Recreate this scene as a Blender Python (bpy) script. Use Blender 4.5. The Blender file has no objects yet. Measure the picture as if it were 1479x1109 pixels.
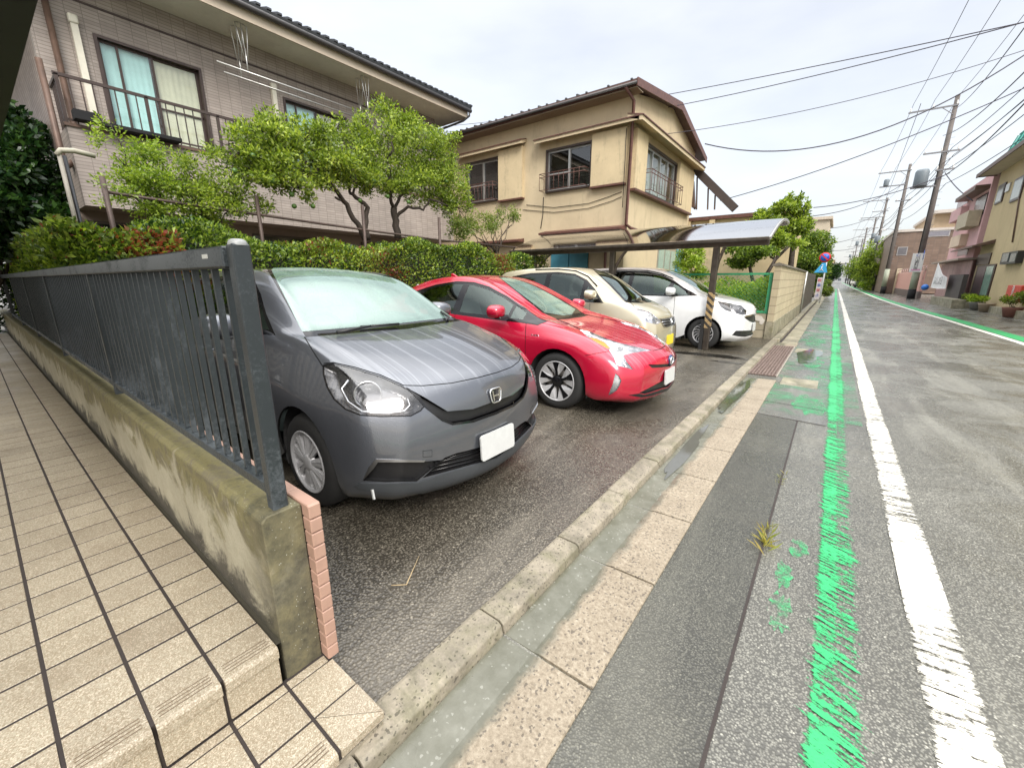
import bpy, bmesh, math, random
import numpy as np
from mathutils import Vector, Matrix
from mathutils.bvhtree import BVHTree
from mathutils.geometry import intersect_point_line
R = math.radians
SC = bpy.context.scene
COL = SC.collection
# ------------------------------------------------------------------ camera, world, sun, exposure
F_PX, CX, CY, CAM_H = 591.0, 739.5, 554.5, 1.40
PITCH = math.atan(150.0 / F_PX); YAW = R(37.5)
cam_d = bpy.data.cameras.new('camera'); cam = bpy.data.objects.new('camera', cam_d); COL.objects.link(cam)
cam_d.sensor_width = 36.0; cam_d.lens = F_PX / 1479.0 * 36.0
cam_d.clip_start = 0.03; cam_d.clip_end = 3000
cam.location = (0, 0, CAM_H); cam.rotation_euler = (R(90) - PITCH, 0, YAW)
SC.camera = cam
SC.render.resolution_x = 1024; SC.render.resolution_y = 767
SC.view_settings.view_transform = 'Standard'; SC.view_settings.look = 'None'
SC.view_settings.exposure = 0.0; SC.view_settings.gamma = 1.0
SC.view_settings.exposure = .92
try:
    SC.cycles.max_bounces = 8; SC.cycles.transparent_max_bounces = 24; SC.cycles.caustics_reflective = False; SC.cycles.caustics_refractive = False
except Exception: pass
SUN_EL, SUN_AZ = R(42), R(126)
w = bpy.data.worlds.new('World'); SC.world = w; w.use_nodes = True
nt = w.node_tree; nt.nodes.clear()
def _n(t, **k):
    n = nt.nodes.new(t)
    for a, b in k.items(): setattr(n, a, b)
    return n
out = _n('ShaderNodeOutputWorld'); sky = _n('ShaderNodeTexSky', sky_type='NISHITA')
sky.sun_disc = False; sky.sun_elevation = SUN_EL; sky.sun_rotation = SUN_AZ; sky.dust_density = 3.0
bg1 = _n('ShaderNodeBackground'); bg1.inputs[1].default_value = 0.05; nt.links.new(sky.outputs[0], bg1.inputs[0])
# overcast cloud deck: brighter towards the zenith, soft streaky variation
tc = _n('ShaderNodeTexCoord'); sep = _n('ShaderNodeSeparateXYZ'); nt.links.new(tc.outputs['Generated'], sep.inputs[0])
mp = _n('ShaderNodeMapping'); mp.inputs['Scale'].default_value = (1.0, 1.0, 3.2); nt.links.new(tc.outputs['Generated'], mp.inputs[0])
nz = _n('ShaderNodeTexNoise'); nz.inputs['Scale'].default_value = 2.6; nz.inputs['Detail'].default_value = 6; nz.inputs['Roughness'].default_value = 0.5
nt.links.new(mp.outputs[0], nz.inputs['Vector'])
rmp = _n('ShaderNodeValToRGB'); e = rmp.color_ramp.elements
e[0].position = 0.30; e[0].color = (0.80, 0.795, 0.80, 1); e[1].position = 0.62; e[1].color = (1.0, 0.985, .955, 1)
nt.links.new(nz.outputs['Fac'], rmp.inputs[0])
el = _n('ShaderNodeValToRGB'); q = el.color_ramp.elements; q[0].position = 0.0; q[0].color = (.155,) * 3 + (1,); q[1].position = 1.0; q[1].color = (.92,) * 3 + (1,)
for po, va in ((.30, .160), (.62, .19), (.78, .60)): x_ = el.color_ramp.elements.new(po); x_.color = (va, va, va, 1)
nt.links.new(sep.outputs['Z'], el.inputs[0])
elm = _n('ShaderNodeMath', operation='MULTIPLY'); elm.inputs[1].default_value = 2.68; nt.links.new(el.outputs[0], elm.inputs[0])
bg2 = _n('ShaderNodeBackground'); nt.links.new(rmp.outputs[0], bg2.inputs[0]); nt.links.new(elm.outputs[0], bg2.inputs[1])
add = _n('ShaderNodeAddShader'); nt.links.new(bg1.outputs[0], add.inputs[0]); nt.links.new(bg2.outputs[0], add.inputs[1]); nt.links.new(add.outputs[0], out.inputs[0])
sd = bpy.data.lights.new('sun', 'SUN'); sd.energy = 1.5; sd.angle = R(25); sd.color = (1, .97, .92)
so = bpy.data.objects.new('sun', sd); COL.objects.link(so); so.rotation_euler = (R(90) - SUN_EL, 0, R(180) - SUN_AZ)
# ------------------------------------------------------------------ helpers
rnd = random.Random(7)
cF = Vector((-math.sin(YAW) * math.cos(PITCH), math.cos(YAW) * math.cos(PITCH), -math.sin(PITCH)))
cR = Vector((math.cos(YAW), math.sin(YAW), 0)); cU = cR.cross(cF); CAM = Vector((0, 0, CAM_H))
def ray(x, y): return cF * F_PX + cR * (x - CX) - cU * (y - CY)
def pZ(x, y, z=0.0): d = ray(x, y); return CAM + d * ((z - CAM_H) / d.z)
def pX(x, y, v): d = ray(x, y); return CAM + d * (v / d.x)
def pY(x, y, v): d = ray(x, y); return CAM + d * (v / d.y)
def proj(p):
    v = p - CAM; d = v.dot(cF)
    return (CX + F_PX * v.dot(cR) / d, CY - F_PX * v.dot(cU) / d)

def tag(o, label=None, cat=None, group=None, kind=None):
    if label: o['label'] = label
    if cat: o['category'] = cat
    if group: o['group'] = group
    if kind: o['kind'] = kind
    return o
def empty(name, loc=(0, 0, 0), rz=0, label=None, cat=None, group=None, parent=None):
    o = bpy.data.objects.new(name, None); COL.objects.link(o); o.location = loc; o.rotation_euler = (0, 0, rz)
    o.empty_display_size = .1
    if parent: o.parent = parent
    return tag(o, label, cat, group)
def copy_tree(o, parent=None):
    c = o.copy(); COL.objects.link(c)
    if parent: c.parent = parent
    for ch in o.children: copy_tree(ch, c)
    return c
class MB:
    """collects shapes, then links them as one mesh object"""
    def __init__(s): s.v = []; s.f = []; s.sm = []
    def add(s, vs, fs, smooth=False):
        b = len(s.v); s.v += [tuple(v) for v in vs]; s.f += [[i + b for i in f] for f in fs]; s.sm += [smooth] * len(fs); return s
    def box(s, x0, x1, y0, y1, z0, z1):
        if x0 > x1: x0, x1 = x1, x0
        if y0 > y1: y0, y1 = y1, y0
        if z0 > z1: z0, z1 = z1, z0
        v = [(x, y, z) for z in (z0, z1) for y in (y0, y1) for x in (x0, x1)]
        return s.add(v, [(0, 2, 3, 1), (4, 5, 7, 6), (0, 1, 5, 4), (2, 6, 7, 3), (0, 4, 6, 2), (1, 3, 7, 5)])
    def bar(s, a, b, w, h=None, up=(0, 0, 1), ext=0):
        a = Vector(a); b = Vector(b); h = h or w; d = (b - a).normalized()
        a = a - d * ext; b = b + d * ext
        u = Vector(up)
        if abs(d.dot(u)) > .98: u = Vector((1, 0, 0))
        r = d.cross(u).normalized(); u = r.cross(d)
        v = [p + r * (i * w / 2) + u * (j * h / 2) for p in (a, b) for i, j in ((-1, -1), (1, -1), (1, 1), (-1, 1))]
        return s.add(v, [(0, 1, 2, 3), (7, 6, 5, 4), (0, 4, 5, 1), (1, 5, 6, 2), (2, 6, 7, 3), (3, 7, 4, 0)])
    def tube(s, pts, r, n=8, cap=True):
        pts = [Vector(p) for p in pts]
        if len(pts) < 2: return s
        rr = r if isinstance(r, (list, tuple)) else [r] * len(pts)
        vs = []; fs = []; prev = None
        for i, p in enumerate(pts):
            d = (pts[min(i + 1, len(pts) - 1)] - pts[max(i - 1, 0)]).normalized()
            if prev is None:
                u = Vector((0, 0, 1)) if abs(d.z) < .95 else Vector((1, 0, 0)); a = d.cross(u).normalized()
            else: a = (prev - d * prev.dot(d)).normalized()
            prev = a; b = d.cross(a)
            for k in range(n):
                t = 2 * math.pi * k / n; vs.append(p + (a * math.cos(t) + b * math.sin(t)) * rr[i])
        for i in range(len(pts) - 1):
            for k in range(n): fs.append((i * n + k, i * n + (k + 1) % n, (i + 1) * n + (k + 1) % n, (i + 1) * n + k))
        if cap: fs.append(tuple(range(n))[::-1]); fs.append(tuple(range((len(pts) - 1) * n, len(pts) * n)))
        return s.add(vs, fs, True)
    def lathe(s, prof, c=(0, 0, 0), axis='z', n=32, smooth=True):
        """prof: (radius, height) pairs"""
        vs = []; fs = []; c = Vector(c); m = len(prof)
        for k in range(n):
            t = 2 * math.pi * k / n
            for r, h in prof:
                if axis == 'z': q = Vector((r * math.cos(t), r * math.sin(t), h))
                elif axis == 'y': q = Vector((r * math.cos(t), h, r * math.sin(t)))
                else: q = Vector((h, r * math.cos(t), r * math.sin(t)))
                vs.append(c + q)
        for k in range(n):
            for i in range(m - 1): fs.append((k * m + i, ((k + 1) % n) * m + i, ((k + 1) % n) * m + i + 1, k * m + i + 1))
        return s.add(vs, fs, smooth)
    def prism(s, poly, a, b, axis='y'):
        """poly: 2D points; extruded from a to b along axis. axis y: (x,z); x: (y,z); z: (x,y)"""
        def P(p, t): return (p[0], t, p[1]) if axis == 'y' else ((t, p[0], p[1]) if axis == 'x' else (p[0], p[1], t))
        n = len(poly); vs = [P(p, a) for p in poly] + [P(p, b) for p in poly]
        return s.add(vs, [tuple(range(n)), tuple(range(n, 2 * n))[::-1]] + [(i, n + i, n + (i + 1) % n, (i + 1) % n) for i in range(n)])
    def quad(s, a, b, c, d): return s.add([a, b, c, d], [(0, 1, 2, 3)])
    def sphere(s, c, r, n=12, m=8, sc=(1, 1, 1)):
        vs = []; fs = []
        for i in range(m + 1):
            p = math.pi * i / m
            for k in range(n):
                t = 2 * math.pi * k / n
                vs.append((c[0] + r * sc[0] * math.sin(p) * math.cos(t), c[1] + r * sc[1] * math.sin(p) * math.sin(t), c[2] + r * sc[2] * math.cos(p)))
        for i in range(m):
            for k in range(n): fs.append((i * n + k, (i + 1) * n + k, (i + 1) * n + (k + 1) % n, i * n + (k + 1) % n))
        return s.add(vs, fs, True)
    def build(s, name, m=None, parent=None, bevel=0, seg=1, loc=None, fix=True):
        me = bpy.data.meshes.new(name)
        if loc is not None and parent is not None:      # children keep their place in the mesh, relative to the thing's base
            L = Vector(loc); s.v = [tuple(Vector(v) + L) for v in s.v]; loc = None
        me.from_pydata(s.v, [], s.f)
        me.polygons.foreach_set('use_smooth', s.sm)
        if fix:
            bm = bmesh.new(); bm.from_mesh(me)
            bmesh.ops.remove_doubles(bm, verts=bm.verts, dist=1e-6)
            bmesh.ops.recalc_face_normals(bm, faces=bm.faces); bm.to_mesh(me); bm.free()
        me.update()
        o = bpy.data.objects.new(name, me); COL.objects.link(o)
        if m: me.materials.append(m)
        if parent: o.parent = parent
        if loc: o.location = loc
        if bevel:
            b = o.modifiers.new('bevel', 'BEVEL'); b.width = bevel; b.segments = seg; b.limit_method = 'ANGLE'; b.angle_limit = R(40)
        return o
def shift(o, d):
    for v in o.data.vertices: v.co += Vector(d)
def bulk(name, V, faces_n, F, m, parent=None, smooth=False):
    """fast mesh from numpy: V (n,3), F flat loop indices with faces of faces_n corners"""
    me = bpy.data.meshes.new(name); n = len(F) // faces_n
    me.vertices.add(len(V)); me.vertices.foreach_set('co', np.asarray(V, dtype=np.float32).ravel())
    me.loops.add(len(F)); me.loops.foreach_set('vertex_index', np.asarray(F, dtype=np.int32))
    me.polygons.add(n); me.polygons.foreach_set('loop_start', np.arange(0, n * faces_n, faces_n, dtype=np.int32))
    if smooth: me.polygons.foreach_set('use_smooth', np.ones(n, dtype=bool))
    me.update(calc_edges=True); me.validate()
    for mm in (m if isinstance(m, (list, tuple)) else [m]): me.materials.append(mm)
    o = bpy.data.objects.new(name, me); COL.objects.link(o)
    if parent: o.parent = parent
    return o
# ------------------------------------------------------------------ material helper
class M:
    def __init__(s, name):
        s.m = bpy.data.materials.new(name); s.m.use_nodes = True; s.t = s.m.node_tree; s.b = s.t.nodes['Principled BSDF']; s.tc = None
    def n(s, t, **k):
        n = s.t.nodes.new(t)
        for a, b in k.items():
            if a.startswith('i_'):
                key = a[2:]; key = int(key) if key.isdigit() else key
                n.inputs[key].default_value = b
            else: setattr(n, a, b)
        return n
    def l(s, a, b): s.t.links.new(a, b)
    def co(s, kind='Object', scale=(1, 1, 1), rot=(0, 0, 0), loc=(0, 0, 0)):
        if s.tc is None: s.tc = s.n('ShaderNodeTexCoord')
        mp = s.n('ShaderNodeMapping'); mp.inputs['Scale'].default_value = scale; mp.inputs['Rotation'].default_value = rot; mp.inputs['Location'].default_value = loc
        s.l(s.tc.outputs[kind], mp.inputs[0]); return mp.outputs[0]
    def wpos(s):
        g = s.n('ShaderNodeNewGeometry'); return g.outputs['Position']
    def noise(s, v, scale, detail=4, rough=.6, dist=0):
        n = s.n('ShaderNodeTexNoise'); n.inputs['Scale'].default_value = scale; n.inputs['Detail'].default_value = detail
        n.inputs['Roughness'].default_value = rough; n.inputs['Distortion'].default_value = dist; s.l(v, n.inputs['Vector']); return n.outputs['Fac']
    def vor(s, v, scale, out='Distance', feat='F1', rand=1):
        n = s.n('ShaderNodeTexVoronoi', feature=feat); n.inputs['Scale'].default_value = scale; n.inputs['Randomness'].default_value = rand; s.l(v, n.inputs['Vector']); return n.outputs[out]
    def ramp(s, f, stops, interp='LINEAR'):
        r = s.n('ShaderNodeValToRGB'); cr = r.color_ramp; cr.interpolation = interp
        while len(cr.elements) < len(stops): cr.elements.new(.5)
        for el, (p, c) in zip(cr.elements, stops):
            el.position = p; el.color = (*c, 1) if isinstance(c, (tuple, list)) else (c, c, c, 1)
        s.l(f, r.inputs[0]); return r.outputs[0]
    def mix(s, f, a, b, mode='MIX'):
        m = s.n('ShaderNodeMix', data_type='RGBA', blend_type=mode)
        for i, x in ((0, f), (6, a), (7, b)):
            if hasattr(x, 'node'): s.l(x, m.inputs[i])
            else: m.inputs[i].default_value = x if i == 0 else (*x, 1)
        return m.outputs[2]
    def math(s, op, a, b=0.0, clamp=False):
        m = s.n('ShaderNodeMath', operation=op); m.use_clamp = clamp
        for i, x in ((0, a), (1, b)):
            if hasattr(x, 'node'): s.l(x, m.inputs[i])
            else: m.inputs[i].default_value = x
        return m.outputs[0]
    def set(s, **k):
        mp = dict(base='Base Color', rough='Roughness', metal='Metallic', spec='Specular IOR Level', coat='Coat Weight', coatr='Coat Roughness', trans='Transmission Weight', alpha='Alpha', emit='Emission Color', emits='Emission Strength', ior='IOR', sss='Subsurface Weight', sheen='Sheen Weight')
        for a, v in k.items():
            i = s.b.inputs[mp[a]]
            if hasattr(v, 'node'): s.l(v, i)
            elif isinstance(v, (tuple, list)): i.default_value = (*v, 1)
            else: i.default_value = v
        return s
    def bump(s, h, strength=.3, dist=.01, chain=None):
        b = s.n('ShaderNodeBump'); b.inputs['Strength'].default_value = strength; b.inputs['Distance'].default_value = dist
        s.l(h, b.inputs['Height'])
        if chain is not None: s.l(chain, b.inputs['Normal'])
        s.l(b.outputs[0], s.b.inputs['Normal']); return b.outputs[0]
def simple(name, base, rough=.6, metal=0, var=.12, scale=6, bump=0, bscale=60, **k):
    m = M(name); v = m.co()
    if var:
        f = m.noise(v, scale, 5, .6)
        c = m.ramp(f, [(.3, tuple(x * (1 - var) for x in base)), (.7, tuple(min(1, x * (1 + var)) for x in base))]); m.set(base=c)
    else: m.set(base=base)
    m.set(rough=rough, metal=metal, **k)
    if bump: m.bump(m.noise(v, bscale, 4, .6), bump, .005)
    return m.m
# ================================================================== SURFACES
def asphalt(name, dark, light, agg=60, wet=.5, puddle=None, bump=.5, patch=1.0, warm=(1, 1, 1), rbase=.62):
    m = M(name); v = m.wpos()
    a1 = m.vor(v, agg); a2 = m.vor(v, agg * 1.9, 'Color'); sp = m.n('ShaderNodeSeparateColor'); m.l(a2, sp.inputs[0])
    a3 = m.vor(v, agg * .9, 'Color'); sp3 = m.n('ShaderNodeSeparateColor'); m.l(a3, sp3.inputs[0])
    st = m.ramp(sp3.outputs[0], [(0, dark), (.55, tuple((x + y) / 2 for x, y in zip(dark, light))), (.96, light), (1, tuple(min(1, x * 1.7) for x in light))])
    c = m.mix(m.ramp(a1, [(.25, 0), (.6, 1)]), st, tuple(x * .55 for x in dark))
    big = m.noise(v, .55 * patch, 5, .65, .4)
    c = m.mix(m.ramp(big, [(.35, 0), (.65, 1)]), c, m.mix(1.0, c, (.66, .66, .66), 'MULTIPLY'))
    sp_ = m.math('ADD', m.vor(v, 1.15), m.math('MULTIPLY', m.noise(v, 7, 4, .7), .22)); c = m.mix(m.math('MULTIPLY', m.ramp(sp_, [(.20, 1), (.30, 0)]), .45), c, tuple(x * .6 for x in dark))   # old drips and stains
    gr = m.n('ShaderNodeMapping'); gr.inputs['Scale'].default_value = (1.6, .22, 1); m.l(v, gr.inputs[0]); tr_ = m.noise(gr.outputs[0], 1.3, 5, .65, .5); c = m.mix(m.math('MULTIPLY', m.ramp(tr_, [(.50, 0), (.68, 1)]), .35), c, tuple(x * 1.15 for x in light))
    c = m.mix(1.0, c, warm, 'MULTIPLY')
    w1 = m.noise(v, .9 * patch, 6, .7, .8); wetf = m.ramp(w1, [(.41, 0), (.56, 1)])
    r = m.mix(wetf, (rbase, rbase, rbase), (max(.12, rbase - wet * .5),) * 3)
    m.set(base=c, rough=r, spec=.6)
    h = m.math('SUBTRACT', 1.0, a1); h2 = m.noise(v, agg * 3, 2, .5)
    m.bump(m.math('ADD', h, m.math('MULTIPLY', h2, .3)), bump, .006)
    return m
def road_mat():
    m = asphalt('road_asphalt', (.17, .168, .15), (.32, .318, .285), 120, .9, bump=.30, warm=(1, .985, .93), rbase=.50)
    return m.m
m_road = road_mat()
_m = asphalt('lot_asphalt', (.098, .086, .066), (.235, .21, .165), 85, .5, bump=.50, rbase=.46); m_lot = _m.m
_m = asphalt('patch_asphalt', (.092, .090, .070), (.165, .160, .128), 130, .6, bump=.25, rbase=.48); m_patch = _m.m
_m = asphalt('shoulder_asphalt', (.175, .173, .152), (.30, .295, .26), 120, .9, bump=.25, rbase=.5); m_shoulder = _m.m
def concrete(name, base, spots=True, rough=.6, moss=0, joint=None, bump=.35):
    m = M(name); v = m.wpos()
    f = m.noise(v, 3.2, 6, .7); c = m.ramp(f, [(.3, tuple(x * .72 for x in base)), (.7, tuple(x * 1.18 for x in base))])
    if spots:
        s = m.vor(v, 130, 'Color'); sp = m.n('ShaderNodeSeparateColor'); m.l(s, sp.inputs[0])
        c = m.mix(m.ramp(sp.outputs[0], [(.0, .0), (.80, .35), (.93, 0)]), c, tuple(x * 1.5 for x in base)); c = m.mix(m.ramp(sp.outputs[1], [(.90, 0), (.95, .75)]), c, (.06, .05, .04))
        s = m.vor(v, 38, 'Distance'); c = m.mix(m.ramp(s, [(.05, .8), (.13, 0)]), c, (.05, .05, .045))
    if moss:
        g = m.noise(v, 5.0, 6, .75); c = m.mix(m.math('MULTIPLY', m.ramp(g, [(.45, 0), (.62, 1)]), moss), c, (.09, .10, .025))
        g = m.noise(v, 2.2, 6, .7, 1.0); c = m.mix(m.math('MULTIPLY', m.ramp(g, [(.42, 0), (.60, 1)]), moss), c, (.035, .033, .025))
    m.set(base=c, rough=rough); m.bump(m.noise(v, 90, 4, .7), bump, .004); return m
m_tan = concrete('gutter_concrete', (.36, .30, .205)); m_tan.set(rough=m_tan.ramp(m_tan.noise(m_tan.wpos(), 1.5, 4), [(.4, .62), (.6, .40)])); m_tan = m_tan.m
m_kerb = concrete('kerb_concrete', (.285, .25, .19), moss=.40).m
def _gmix():
    m = M('half_wet_gutter'); v = m.wpos(); s = m.n('ShaderNodeSeparateXYZ'); m.l(v, s.inputs[0])
    f = m.noise(v, 3.2, 6, .7); n2 = m.noise(v, 9, 5, .7)
    dry = m.ramp(m.noise(v, 60, 5, .8), [(.30, (.155, .125, .085)), (.5, (.28, .235, .17)), (.72, (.42, .37, .285))]); dry = m.mix(1.0, dry, m.ramp(f, [(.3, (.82, .80, .78)), (.7, (1.1, 1.1, 1.1))]), 'MULTIPLY')
    sp = m.n('ShaderNodeSeparateColor'); m.l(m.vor(v, 120, 'Color'), sp.inputs[0]); dry = m.mix(m.ramp(sp.outputs[1], [(.88, 0), (.93, .75)]), dry, (.08, .065, .05))
    ag = m.vor(v, 26); dry = m.mix(m.ramp(ag, [(.05, .85), (.12, 0)]), dry, (.05, .04, .035))
    wet = m.ramp(m.math('ADD', m.math('MULTIPLY', f, .5), m.math('MULTIPLY', n2, .5)), [(.35, (.10, .10, .07)), (.55, (.16, .16, .125)), (.70, (.24, .24, .20))]); wet = m.mix(m.ramp(sp.outputs[0], [(.955, 0), (.99, .3)]), wet, (.5, .5, .45))
    w_ = m.ramp(m.math('ADD', s.outputs[0], m.math('MULTIPLY', m.noise(v, 2.6, 5, .6), .16)), [(-.0, 1), (1, 1)]) if False else None
    e_ = m.math('ADD', m.math('ADD', s.outputs[0], 1.0), m.math('MULTIPLY', m.math('SUBTRACT', m.noise(v, 4.2, 5, .6), .5), .14))
    k = m.ramp(e_, [(.265, 1), (.305, 0)])
    m.set(base=m.mix(k, dry, wet), rough=m.mix(k, (.62, .62, .62), m.ramp(m.noise(v, 1.9, 4, .6), [(.42, .42), (.56, .10)])), spec=.6); m.bump(m.math('MULTIPLY', m.noise(v, 110, 4, .7), m.math('SUBTRACT', 1.0, m.math('MULTIPLY', k, .8))), .35, .004); return m.m
m_gmix = _gmix()
def _gutter():
    m = concrete('wet_gutter_concrete', (.20, .205, .165), moss=.5); v = m.wpos()
    f = m.ramp(m.noise(v, 1.6, 5, .6, .6), [(.42, .45), (.56, .12)]); m.set(rough=f, spec=.7); return m.m
m_gut = _gutter()
m_base = concrete('old_concrete', (.33, .30, .22), moss=.5).m
def mask_wear(m, v, base_c, paint_c, thr, soft=.05, scale=(60, 9, 1), drough=.45, edge=None):
    n1 = m.noise(v, 1.3, 5, .6); 
    mp = m.n('ShaderNodeMapping'); mp.inputs['Scale'].default_value = scale; m.l(v, mp.inputs[0]); n2 = m.noise(mp.outputs[0], 1.0, 5, .75, .6)
    f = m.math('ADD', m.math('MULTIPLY', n2, .62), m.math('MULTIPLY', n1, .38))
    return m.ramp(f, [(thr, 0), (thr + soft, 1)])
def marking(name, paint, lo, agg=85, thr0=.45, ywear=None, scale=(14, 55, 1), soft=.04, rough=.42, edge=None, tilt=0.0, solid=None):
    """worn road paint: where the paint has gone the asphalt shows"""
    m = M(name); v = m.wpos()
    a1 = m.vor(v, agg); a3 = m.vor(v, agg * .9, 'Color'); sp3 = m.n('ShaderNodeSeparateColor'); m.l(a3, sp3.inputs[0])
    asp = m.mix(m.ramp(a1, [(.25, 0), (.6, 1)]), m.ramp(sp3.outputs[0], [(0, lo), (.9, tuple(x * 2.3 for x in lo))]), tuple(x * .45 for x in lo))
    rt = m.n('ShaderNodeMapping'); rt.inputs['Rotation'].default_value = (0, 0, tilt); m.l(v, rt.inputs[0]); mp = m.n('ShaderNodeMapping'); mp.inputs['Scale'].default_value = scale; m.l(rt.outputs[0], mp.inputs[0]); n2 = m.noise(mp.outputs[0], 1.0, 5, .7, .8)
    n1 = m.noise(v, 1.1, 4, .6); n3 = m.noise(v, 60, 3, .7)
    f = m.math('ADD', m.math('ADD', m.math('MULTIPLY', n2, .50), m.math('MULTIPLY', n1, .30)), m.math('MULTIPLY', n3, .20))
    sx = m.n('ShaderNodeSeparateXYZ'); m.l(v, sx.inputs[0])
    if ywear: f = m.math('ADD', f, m.ramp(m.math('DIVIDE', sx.outputs[1], 60.0), [(a / 60.0, b) for a, b in ywear]))
    if edge:   # ragged, thinner paint towards the edges of the band
        d = m.math('ABSOLUTE', m.math('SUBTRACT', sx.outputs[0], edge[0])); f = m.math('SUBTRACT', f, m.ramp(d, [(edge[1] * edge[3], 0), (edge[1], edge[2])]))
    if solid: f = m.math('ADD', f, m.ramp(m.math('ABSOLUTE', m.math('SUBTRACT', sx.outputs[0], solid[0])), [(solid[1] * .6, solid[2]), (solid[1], 0)]))
    k = m.ramp(f, [(thr0, 0), (thr0 + soft, 1)])
    pc = m.ramp(m.noise(v, 22, 4, .7), [(.3, tuple(x * .80 for x in paint)), (.7, paint)])
    m.set(base=pc, rough=rough); m.bump(m.noise(v, 90, 3, .6), .25, .003)
    o = [x for x in m.t.nodes if x.type == 'OUTPUT_MATERIAL'][0]; tr = m.n('ShaderNodeBsdfTransparent'); mx = m.n('ShaderNodeMixShader'); m.l(k, mx.inputs[0]); m.l(tr.outputs[0], mx.inputs[1]); m.l(m.b.outputs[0], mx.inputs[2]); m.l(mx.outputs[0], o.inputs[0])   # worn away: the road below shows
    return m.m
m_green = marking('green_road_paint', (.03, .42, .14), (.155, .155, .138), thr0=.50, ywear=[(0, .03), (1.6, .015), (2.4, .0), (3.6, .015), (6, .03), (12, .05), (30, .07)], scale=(6, 44, 1), edge=(.222, .17, .26, .36), soft=.05, tilt=.35, solid=(.19, .045, .028))
m_white = marking('white_road_paint', (.66, .64, .56), (.15, .148, .138), thr0=.47, ywear=[(0, .09), (1.7, .08), (1.95, .035), (2.3, .05), (2.5, .12), (3.0, .12), (3.15, .035), (4.0, .03), (5.5, .02), (6.5, .05), (12, .07)], scale=(4, 40, 1), soft=.06, edge=(.5525, .0825, .08, .75), tilt=-.12)
m_white2 = marking('white_edge_paint', (.70, .69, .62), (.12, .12, .115), thr0=.42, ywear=[(0, .1), (60, .1)], scale=(6, 9, 1))
m_green2 = marking('green_shoulder_paint', (.025, .36, .12), (.10, .105, .10), thr0=.43, ywear=[(0, .1), (60, .1)], scale=(6, 9, 1))
def tile_floor():
    m = M('speckled_floor_tile'); v = m.wpos()
    f = m.noise(v, 1.8, 4, .6); c = m.ramp(f, [(.3, (.315, .275, .205)), (.7, (.40, .355, .27))])
    s = m.vor(v, 330, 'Color'); sp = m.n('ShaderNodeSeparateColor'); m.l(s, sp.inputs[0])
    c = m.mix(m.ramp(sp.outputs[0], [(.52, 0), (.60, .6)]), c, (.23, .175, .11)); c = m.mix(m.ramp(sp.outputs[1], [(.80, 0), (.86, .6)]), c, (.66, .58, .46))
    d = m.noise(v, 4.5, 6, .75, .5); c = m.mix(m.math('MULTIPLY', m.ramp(d, [(.5, 0), (.75, 1)]), .4), c, (.20, .15, .10))
    # per-tile tone
    o = m.n('ShaderNodeNewGeometry'); c = m.mix(1.0, c, m.ramp(o.outputs['Random Per Island'], [(0, (.90, .89, .88)), (1, (1.06, 1.06, 1.05))]), 'MULTIPLY')
    m.set(base=c, rough=m.ramp(m.noise(v, 2.4, 4, .6), [(.35, .30), (.65, .52)]), spec=.5); m.bump(m.noise(v, 260, 3, .6), .25, .002); return m.m
m_tile = tile_floor()
m_grout = simple('dark_grout', (.035, .027, .024), .8, bump=.3)
m_groutm = simple('grout_moss', (.05, .045, .03), .8, bump=.3)
def struct(o): o['kind'] = 'structure'; return o
def sheet(name, poly, z, mat, seg=None):
    m = MB(); m.add([(x, y, z) for x, y in poly], [tuple(range(len(poly)))]); return struct(m.build(name, mat, fix=False))
def grid(name, x0, x1, y0, y1, z, mat, dx=.25, amp=0):
    nx = max(1, int((x1 - x0) / dx)); ny = max(1, int((y1 - y0) / dx)); xs = np.linspace(x0, x1, nx + 1); ys = np.linspace(y0, y1, ny + 1)
    V = [(x, y, z + amp * math.sin(x * 3.1 + y * 1.7) * math.cos(y * 2.3 - x)) for y in ys for x in xs]
    F = [(j * (nx + 1) + i, j * (nx + 1) + i + 1, (j + 1) * (nx + 1) + i + 1, (j + 1) * (nx + 1) + i) for j in range(ny) for i in range(nx)]
    m = MB(); m.add(V, F, True); return struct(m.build(name, mat, fix=False))
# ground to the horizon, road, strips
ZR = -.05
sheet('ground', [(-900, -200), (900, -200), (900, 1500), (-900, 1500)], -.09, concrete('town_ground', (.16, .155, .14), False).m)
# right-hand edge of the road bends slightly inwards, as the photograph shows
redge = [(3.86, -30), (3.82, 15), (3.62, 22), (3.30, 30), (3.05, 42), (2.9, 60), (2.8, 100), (2.8, 600)]
sheet('road', [(-.92, -30)] + redge + [(-.92, 600)], ZR, m_road)
sheet('right_shoulder', [(3.86, -30), (7.5, -30), (7.5, 600)] + redge[::-1][:-1], ZR + .002, m_shoulder)
sheet('asphalt_patch', [(-.50, -3), (-.105, -3), (-.10, 5.05), (-.42, 5.12), (-.50, 5.10)], ZR + .004, m_patch)
sheet('pavement', [(-.50, 5.16), (.14, 5.10), (.14, 60), (-.50, 60)], ZR + .003, m_shoulder)
# side street mouth on the right
green = sheet('green_line', [(.05, -1), (.40, -1), (.40, 90), (.02, 90)], ZR + .006, m_green)
white = sheet('white_line', [(.47, -2), (.635, -2), (.635, 90), (.47, 90)], ZR + .007, m_white)
def strip(name, path, w, off, z, mat):
    L = [(x + off, y) for x, y in path]; Rr = [(x + off + w, y) for x, y in path]; return sheet(name, L + Rr[::-1], z, mat)
strip('white_edge_line', redge, .16, -.20, ZR + .006, m_white2); strip('green_edge_line', redge, .34, .0, ZR + .007, m_green2)
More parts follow.
